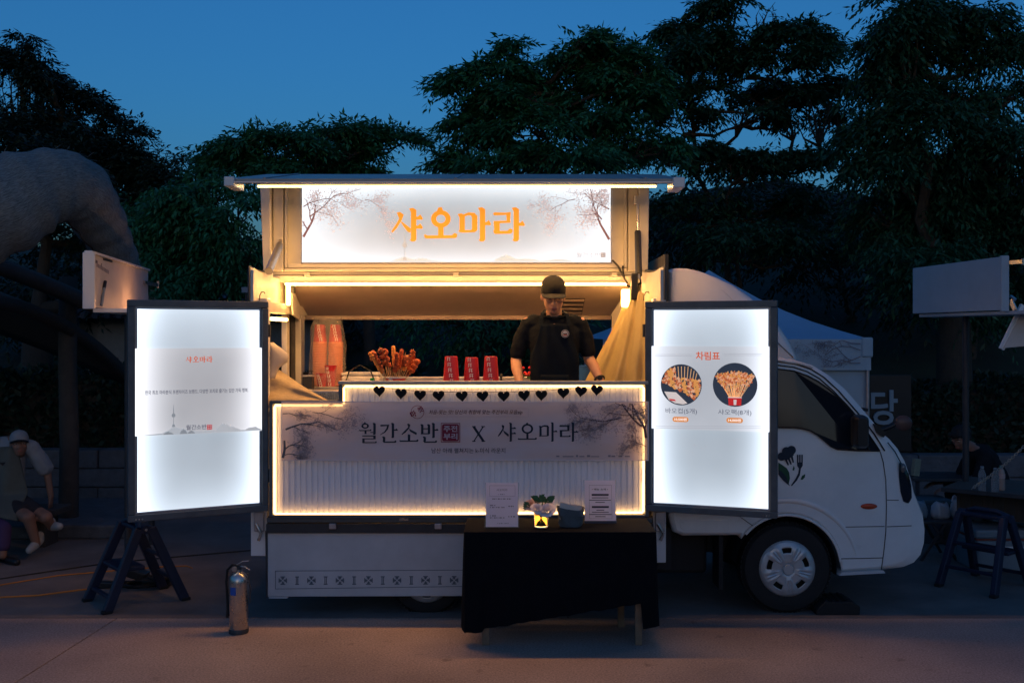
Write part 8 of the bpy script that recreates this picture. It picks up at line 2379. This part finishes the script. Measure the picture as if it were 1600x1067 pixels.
# ---- cables
oc = thing('extension_cable', 'orange cable lying across the concrete towards the cable heap', 'cable', (0, 0, 0))
def gpt(px, py, z=0.006):
    d = FPX * CAMZ / (py - HOR); return ((px - 800) * d / FPX, d, z)
obj('cable', MB().tube([gpt(-60, 940), gpt(0, 934), gpt(60, 931), gpt(120, 923), gpt(150, 920)], 0.007, 8), M['orange_cable'], oc, smooth=60)
o2 = thing('extension_cable', 'thin orange cable curving away beyond the step stool', 'cable', (0, 0, 0))
obj('cable', MB().tube([gpt(-40, 922), gpt(10, 913), gpt(90, 900), gpt(180, 892), gpt(255, 886), gpt(292, 885), gpt(300, 888)], 0.0055, 8), M['orange_cable'], o2, smooth=60)
o3 = thing('black_cable', 'black cable running along the ground from bench to truck', 'cable', (0, 0, 0))
obj('cable', MB().tube([gpt(-20, 908), gpt(80, 893), gpt(170, 880), gpt(260, 872), gpt(350, 864), gpt(420, 858)], 0.0055, 8), M['black_plastic'], o3, smooth=60)
hp_ = thing('cable_heap', 'heap of black cables and adaptors under the left step stool', 'cables', gpt(215, 916, 0.0))
rs = random.Random(3)
for i in range(7):
    pts = []
    r0 = rs.uniform(0.06, 0.14); cxx, cyy = rs.uniform(-0.18, 0.18), rs.uniform(-0.06, 0.1)
    for k in range(26):
        a = k * 0.62 + i
        pts.append((cxx + r0 * math.cos(a) * (1.2 + 0.1 * math.sin(k)), cyy + r0 * 0.8 * math.sin(a), 0.012 + 0.02 * (i % 4) + 0.006 * math.sin(k * 1.7)))
    obj('cable', MB().tube(pts, 0.008, 6), M['rubber'], hp_, smooth=60)
obj('adaptor', MB().box(-0.30, -0.17, -0.07, 0.0, 0.0, 0.05), M['black_plastic'], hp_, bevel=0.01)
obj('adaptor', MB().box(0.04, 0.26, -0.02, 0.12, 0.0, 0.07), M['black_plastic'], hp_, bevel=0.012)
obj('adaptor', MB().obox((-0.02, 0.05, 0.09), (0.16, 0.12, 0.07), Matrix.Rotation(0.3, 3, 'Y')), M['black_plastic'], hp_, bevel=0.012)
# ---- wheel chock
wc = thing('wheel_chock', 'flat black rubber wheel chock in front of the front tyre', 'chock', ((1308 - 800) * 7.16 / FPX, 7.16, 0))
obj('wedge', MB().prism([(-0.16, 0.0), (0.155, 0.0), (0.158, 0.06), (0.10, 0.095), (-0.10, 0.095), (-0.155, 0.04)], -0.03, 0.22), M['rubber'], wc, bevel=0.008)
for i in range(4):
    obj('grip', MB().box(-0.09 + 0.05 * i, -0.075 + 0.05 * i, -0.02, 0.21, 0.0955, 0.103), M['rubber'], wc)

# ---- raised hatches of the stalls at either side
def hatch(label, x0, y0, x1, y1, z0, z1, zs, shelf, group, tilt=0.0):
    """a board standing along a wall edge with a shelf flap below it"""
    a, b = Vector((x0, y0, 0)), Vector((x1, y1, 0))
    d = (b - a); L = d.length; ang = math.atan2(d.y, d.x)
    t = thing('stall_hatch', label, 'hatch', (x0, y0, 0), ang, group)
    return t, L
# left: runs from near (-3.22, 7.5) to far (-3.60, 9.8); its lit face turned to the truck
tL = thing('stall_hatch', 'raised pale plywood hatch with black marker clipped on it, left of the truck', 'hatch', (-3.215, 7.5, 0), math.atan2(2.2, -0.36))
LL = math.hypot(2.2, 0.36)
obj('board', MB().box(0.0, LL, -0.03, 0.0, 2.215, 2.62), M['ply'], tL, bevel=0.003)
obj('edge', MB().box(-0.03, 0.0, -0.075, 0.012, 2.20, 2.625), M['white_paint'], tL, bevel=0.004)
obj('rim', MB().box(0.001, LL, -0.05, 0.006, 2.6205, 2.640), M['white_paint'], tL, bevel=0.003)
obj('shelf', MB().box(0.10, LL, -0.34, -0.031, 2.175, 2.207), M['white_paint'], tL, bevel=0.004)
obj('latch', MB().bar((LL - 0.25, -0.04, 2.50), (LL + 0.12, -0.10, 2.49), 0.018, 0.03).bar((LL + 0.12, -0.10, 2.46), (LL + 0.12, -0.10, 2.53), 0.02, 0.02), M['steel'], tL)
obj('catch', MB().box(0.02, 0.16, -0.045, -0.0305, 2.555, 2.58), M['dark_metal'], tL, bevel=0.003)
obj('slot', MB().box(0.42, 0.72, -0.036, -0.0305, 2.598, 2.614), M['black_plastic'], tL)
mb = MB()
for i in range(9):
    h_ = 0.05 if i in (0, 3) else 0.03
    mb.box(0.22 + 0.045 * i, 0.245 + 0.045 * i, -0.0325, -0.0305, 2.53 - 0.004 * i, 2.53 + h_ - 0.004 * i)
obj('scribble', mb, M['ink_grey'], tL, kind='stuff')
obj('marker', MB().tube([(0.44, -0.044, 2.43), (0.40, -0.044, 2.375)], 0.013, 8), M['black_plastic'], tL, smooth=60)
obj('marker', MB().tube([(0.40, -0.044, 2.374), (0.31, -0.044, 2.235)], 0.012, 8), M['cooler'], tL, smooth=60)
for x, y in ((0.9, 7.0),):
    pass
obj('bulb', MB().ell((1.28, -0.27, 2.262), (0.03, 0.03, 0.035), 12, 8), M['stall_bulb'], tL, smooth=60)
obj('bulb_socket', MB().tube([(1.28, -0.27, 2.208), (1.28, -0.27, 2.235)], 0.016, 10), M['black_plastic'], tL, smooth=60)
obj('post', MB().tube([(1.0, -0.10, 0), (1.0, -0.10, 2.175)], 0.03, 10), M['dark_metal'], tL, smooth=60)
obj('post', MB().tube([(LL - 0.2, -0.10, 0), (LL - 0.2, -0.10, 2.175)], 0.03, 10), M['dark_metal'], tL, smooth=60)
# right
tR = thing('stall_hatch', 'raised grey-white hatch board over the table with the rope, right of the truck', 'hatch', (3.925, 7.9, 0), math.atan2(1.45, -0.13))
LR = math.hypot(1.45, 0.13)
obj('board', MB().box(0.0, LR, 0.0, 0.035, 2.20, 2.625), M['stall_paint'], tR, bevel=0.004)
obj('edge', MB().box(-0.028, -0.001, -0.004, 0.06, 2.19, 2.63), M['stall_paint'], tR, bevel=0.004)
obj('rim', MB().box(0.0, LR, -0.004, -0.0005, 2.555, 2.563), M['alu'], tR)
obj('shelf', MB().box(-0.30, LR - 0.05, -0.40, -0.001, 2.165, 2.193), M['stall_paint'], tR, bevel=0.004)
obj('latch', MB().bar((-0.028, -0.01, 2.575), (-0.12, -0.06, 2.575), 0.02, 0.03).bar((-0.12, -0.06, 2.55), (-0.12, -0.06, 2.60), 0.02, 0.02), M['steel'], tR)
obj('latch', MB().bar((-0.05, -0.04, 2.20), (-0.02, -0.02, 2.28), 0.02, 0.03).bar((-0.05, -0.04, 2.28), (0.0, -0.03, 2.31), 0.02, 0.02), M['steel'], tR)
obj('post', MB().tube([(0.95, -0.2, 0), (0.95, -0.2, 2.165)], 0.028, 10), M['dark_metal'], tR, smooth=60)
# the slanting panel at the frame's right edge hangs on a post outside the frame
sp_ = thing('slanting_board', 'small slanting lit panel below the right hatch at the frame edge', 'panel', P(1600, 510, 7.9)[:2] + (0,))
zc = P(0, 512, 7.9)[2]
obj('panel', MB().add([(-0.17, -0.02, zc - 0.16), (0.42, -0.02, zc - 0.11), (0.42, 0.03, zc + 0.20), (0.02, 0.03, zc + 0.17), (-0.17, 0.0, zc - 0.16), (0.42, 0.0, zc - 0.11), (0.42, 0.05, zc + 0.20), (0.02, 0.05, zc + 0.17)], [(0, 1, 2, 3), (7, 6, 5, 4), (0, 4, 5, 1), (1, 5, 6, 2), (2, 6, 7, 3), (3, 7, 4, 0)]), M['ply'], sp_)
obj('edge', MB().bar((-0.18, 0.0, zc - 0.17), (0.01, 0.04, zc + 0.18), 0.022, 0.04), M['white_paint'], sp_)
obj('post', MB().tube([(0.36, 0.1, 0), (0.36, 0.1, zc + 0.2)], 0.03, 10), M['dark_metal'], sp_, smooth=60)

# ---- stall counter with chain and bottles
stl = thing('stall_counter', 'dark stall counter held by a chain at the right, bottles on top', 'counter', P(1560, 775, 8.2)[:2] + (0,))
zt = P(0, 770, 8.2)[2]
obj('top', MB().add([(-0.34, 0.30, zt - 0.03), (0.75, -0.55, zt - 0.03), (1.3, 0.1, zt - 0.03), (0.2, 0.95, zt - 0.03), (-0.34, 0.30, zt), (0.75, -0.55, zt), (1.3, 0.1, zt), (0.2, 0.95, zt)], [(0, 3, 2, 1), (4, 5, 6, 7), (0, 1, 5, 4), (1, 2, 6, 5), (2, 3, 7, 6), (3, 0, 4, 7)]), M['board_brown'], stl, bevel=0.004)
obj('edge_strip', MB().bar((-0.345, 0.292, zt - 0.016), (0.745, -0.558, zt - 0.016), 0.012, 0.034), M['dark_metal'], stl)
obj('side', MB().add([(-0.10, 0.50, 0.42), (0.80, -0.20, 0.42), (1.1, 0.15, 0.42), (0.2, 0.85, 0.42), (-0.10, 0.50, zt - 0.031), (0.80, -0.20, zt - 0.031), (1.1, 0.15, zt - 0.031), (0.2, 0.85, zt - 0.031)], [(0, 3, 2, 1), (4, 5, 6, 7), (0, 1, 5, 4), (1, 2, 6, 5), (2, 3, 7, 6), (3, 0, 4, 7)]), M['board_brown'], stl)
for i in range(14):
    u = i / 13
    obj('slat', MB().obox((-0.10 + 0.90 * u - 0.006, 0.50 - 0.70 * u - 0.008, (0.42 + zt - 0.03) / 2), (0.03, 0.012, zt - 0.47), Matrix.Rotation(math.atan2(-0.7, 0.9), 3, 'Z')), M['board_brown'], stl)
for x, y in ((0.0, 0.55), (0.75, -0.1), (1.0, 0.15), (0.25, 0.75)):
    obj('leg', MB().box(x - 0.025, x + 0.025, y - 0.025, y + 0.025, 0, 0.42), M['dark_metal'], stl)
chn = thing('chain', 'pale twisted chain slanting from the stall counter up to the frame edge', 'chain', P(1520, 762, 8.3))
c0, c1 = Vector(P(1516, 764, 8.3)), Vector(P(1640, 650, 8.0))
nl = 46
for i in range(nl):
    u = i / (nl - 1)
    p = c0.lerp(c1, u) - c0 + Vector((0, 0, -0.05 * math.sin(PI * u)))
    d = (c1 - c0).normalized()
    q = d.to_track_quat('X', 'Z').to_matrix() @ Matrix.Rotation(PI / 2 * (i % 2), 3, 'X')
    pts = [p + q @ Vector((0.016 * math.cos(a) * 1.0, 0.009 * math.sin(a), 0)) for a in [2 * PI * k / 8 for k in range(8)]]
    obj('link', MB().tube(pts, 0.0032, 5, closed=True), M['galv_chain'], chn, smooth=60)
def bottle(label, px, d, h, tint, cap_m, lab=False):
    x = (px - 800) * d / FPX
    t = thing('water_bottle', label, 'bottle', (x, d, zt))
    r = 0.030
    obj('body', MB().lathe([(0.0005, 0.0), (r * 0.9, 0.0), (r, 0.008), (r * 0.96, h * 0.15), (r, h * 0.2), (r * 0.95, h * 0.28), (r, h * 0.34), (r * 0.95, h * 0.42), (r, h * 0.48), (r, h * 0.66), (r * 0.72, h * 0.82), (r * 0.42, h * 0.9), (r * 0.42, h * 0.93)], (0, 0, 0), 20), tint, t, smooth=40)
    obj('cap', MB().lathe([(r * 0.47, h * 0.92), (r * 0.49, h * 0.925), (r * 0.47, h), (0.0005, h * 1.002)], (0, 0, 0), 16), cap_m, t, smooth=40)
    if lab:
        obj('wrap', MB().lathe([(r * 1.01, h * 0.48), (r * 1.012, h * 0.66)], (0, 0, 0), 20, caps=False), lab, t, smooth=60)
bottle('clear water bottle alone beside the chain, leftmost of three bottles', 1534.5, 8.32, 0.205, M['clear_plastic'], M['cooler'])
bottle('clear water bottle standing close against the labelled one', 1555, 8.25, 0.200, M['clear_plastic'], M['cooler'])
bottle('bottle with a pale pink label wrap and greenish cap', 1564.5, 8.36, 0.205, mat('drink', (0.45, 0.36, 0.32), 0.2, trans=0.3), mat('teal_cap', (0.05, 0.22, 0.2), 0.4), mat('wrap', (0.40, 0.30, 0.30), 0.5))
# ---- small folding table with shopping bags
ft = thing('folding_table', 'small dark folding table carrying white shopping bags behind the cab nose', 'table', P(1465, 812, 9.0)[:2] + (0,))
zf = P(0, 808, 9.0)[2]
obj('top', MB().box(-0.28, 0.28, -0.2, 0.2, zf - 0.025, zf), M['dark_metal'], ft, bevel=0.004)
for s in (-1, 1):
    obj('leg', MB().bar((-0.22, 0.17 * s, 0.0), (-0.02 - 0.02 * s, 0.17 * s, zf - 0.02), 0.022), M['dark_metal'], ft)
    obj('leg', MB().bar((0.10, 0.165 * s, 0.0), (-0.10 + 0.02 * s, 0.165 * s, zf - 0.02), 0.022), M['dark_metal'], ft)
obj('crossbar', MB().bar((-0.12, -0.17, 0.16), (0.02, -0.17, 0.19), 0.016), M['dark_metal'], ft)
def bag_(label, px, w, h, seed, m, handles):
    rs_ = random.Random(seed); x = (px - 800) * 9.0 / FPX
    t = thing('shopping_bag', label, 'bag', (x, 8.97, zf + 0.002))
    def rg_b(z, ww, dd, n=30): return [(ww * math.copysign(abs(math.cos(2 * PI * k / n)) ** 0.7, math.cos(2 * PI * k / n)) * (1 + 0.10 * math.sin(5 * 2 * PI * k / n + z * 40 + seed)), dd * math.sin(2 * PI * k / n) * (1 + 0.10 * math.sin(7 * 2 * PI * k / n + seed)), z + 0.012 * math.sin(3 * 2 * PI * k / n + seed) * (z > 0.02)) for k in range(n)]
    obj('body', MB().rings([rg_b(0.0, w * 0.42, 0.06), rg_b(0.03, w * 0.5, 0.075), rg_b(h * 0.4, w * 0.48, 0.07), rg_b(h * 0.65, w * 0.42, 0.055), rg_b(h * 0.78, w * 0.30, 0.035)]), m, t, smooth=180)
    if handles:
        for s in (-1, 1):
            obj('handle', MB().tube([(w * 0.26 * s - w * 0.1, 0, h * 0.72), (w * 0.22 * s - w * 0.08, 0.005, h * 0.95), (w * 0.22 * s, 0, h), (w * 0.22 * s + w * 0.08, 0, h * 0.95), (w * 0.26 * s + w * 0.1, 0, h * 0.72)], [0.016, 0.010, 0.008, 0.010, 0.016], 8), m, t, smooth=60)
bag_('blue tinted crumpled bag right behind the headlamp', 1433, 0.15, 0.19, 1, mat('bag_blue', (0.22, 0.32, 0.40), 0.35, translucent=0.2, bump=0.4, bscale=20), False)
bag_('white crumpled shopping bag in the middle of the small table', 1467, 0.17, 0.17, 2, M['bag_white'], False)
bag_('white shopping bag with upright loop handles', 1494, 0.12, 0.20, 3, M['bag_white'], True)
# ---- low work table of the crouching person
lt = thing('low_table', 'low black table in front of the bending person', 'table', P(1452, 740, 10.0)[:2] + (0,))
zl = P(0, 742, 10.0)[2]
obj('top', MB().box(-0.25, 0.42, -0.25, 0.25, zl - 0.03, zl), M['dark_metal'], lt, bevel=0.004)
for x in (-0.2, 0.36):
    for y in (-0.2, 0.2):
        obj('leg', MB().box(x - 0.015, x + 0.015, y - 0.015, y + 0.015, 0, zl - 0.03), M['dark_metal'], lt)
pk = thing('carton', 'small pale green printed carton standing on the low black table', 'carton', (P(1431, 726, 9.95)[0], 9.95, zl))
obj('box', MB().obox((0, 0, 0.085), (0.07, 0.05, 0.17), Matrix.Rotation(0.12, 3, 'Y') @ Matrix.Rotation(0.3, 3, 'Z')), mat('carton', (0.22, 0.26, 0.20), 0.7, noise=0.15, nscale=30), pk, bevel=0.003)
# ---- crates and cooler under the stall counter
cl_ = thing('cooler_box', 'pale blue cooler box with lid behind the right step stool', 'cooler', P(1560, 870, 8.6)[:2] + (0,))
zb = 0.40
obj('body', MB().box(-0.28, 0.36, -0.2, 0.2, 0.0, 0.27), M['cooler'], cl_, bevel=0.02)
obj('lid', MB().box(-0.295, 0.375, -0.215, 0.215, 0.285, 0.36), M['cooler'], cl_, bevel=0.02)
obj('seam_band', MB().box(-0.285, 0.365, -0.206, 0.206, 0.2705, 0.2845), mat('red_band', (0.22, 0.05, 0.04), 0.6), cl_)
obj('handle', MB().tube([(-0.15, -0.21, 0.20), (-0.10, -0.245, 0.22), (0.14, -0.245, 0.22), (0.19, -0.21, 0.20)], 0.010, 8), M['cup_white'], cl_, smooth=60)
for lab, px, py, d, sz_b, m_ in (('dark teal storage box on the ground behind the small folding table', 1448, 845, 9.7, (0.34, 0.3, 0.42), mat('teal_box', (0.07, 0.11, 0.13), 0.6)), ('brown cardboard box on the ground beside the teal storage box', 1500, 848, 9.6, (0.36, 0.3, 0.40), M['board_brown'])):
    bx_ = thing('storage_box', lab, 'box', P(px, py, d)[:2] + (0,))
    obj('body', MB().box(-sz_b[0] / 2, sz_b[0] / 2, -sz_b[1] / 2, sz_b[1] / 2, 0, sz_b[2] - 0.04), m_, bx_, bevel=0.006)
    obj('lid', MB().box(-sz_b[0] / 2 - 0.008, sz_b[0] / 2 + 0.008, -sz_b[1] / 2 - 0.008, sz_b[1] / 2 + 0.008, sz_b[2] - 0.039, sz_b[2]), m_, bx_, bevel=0.006)
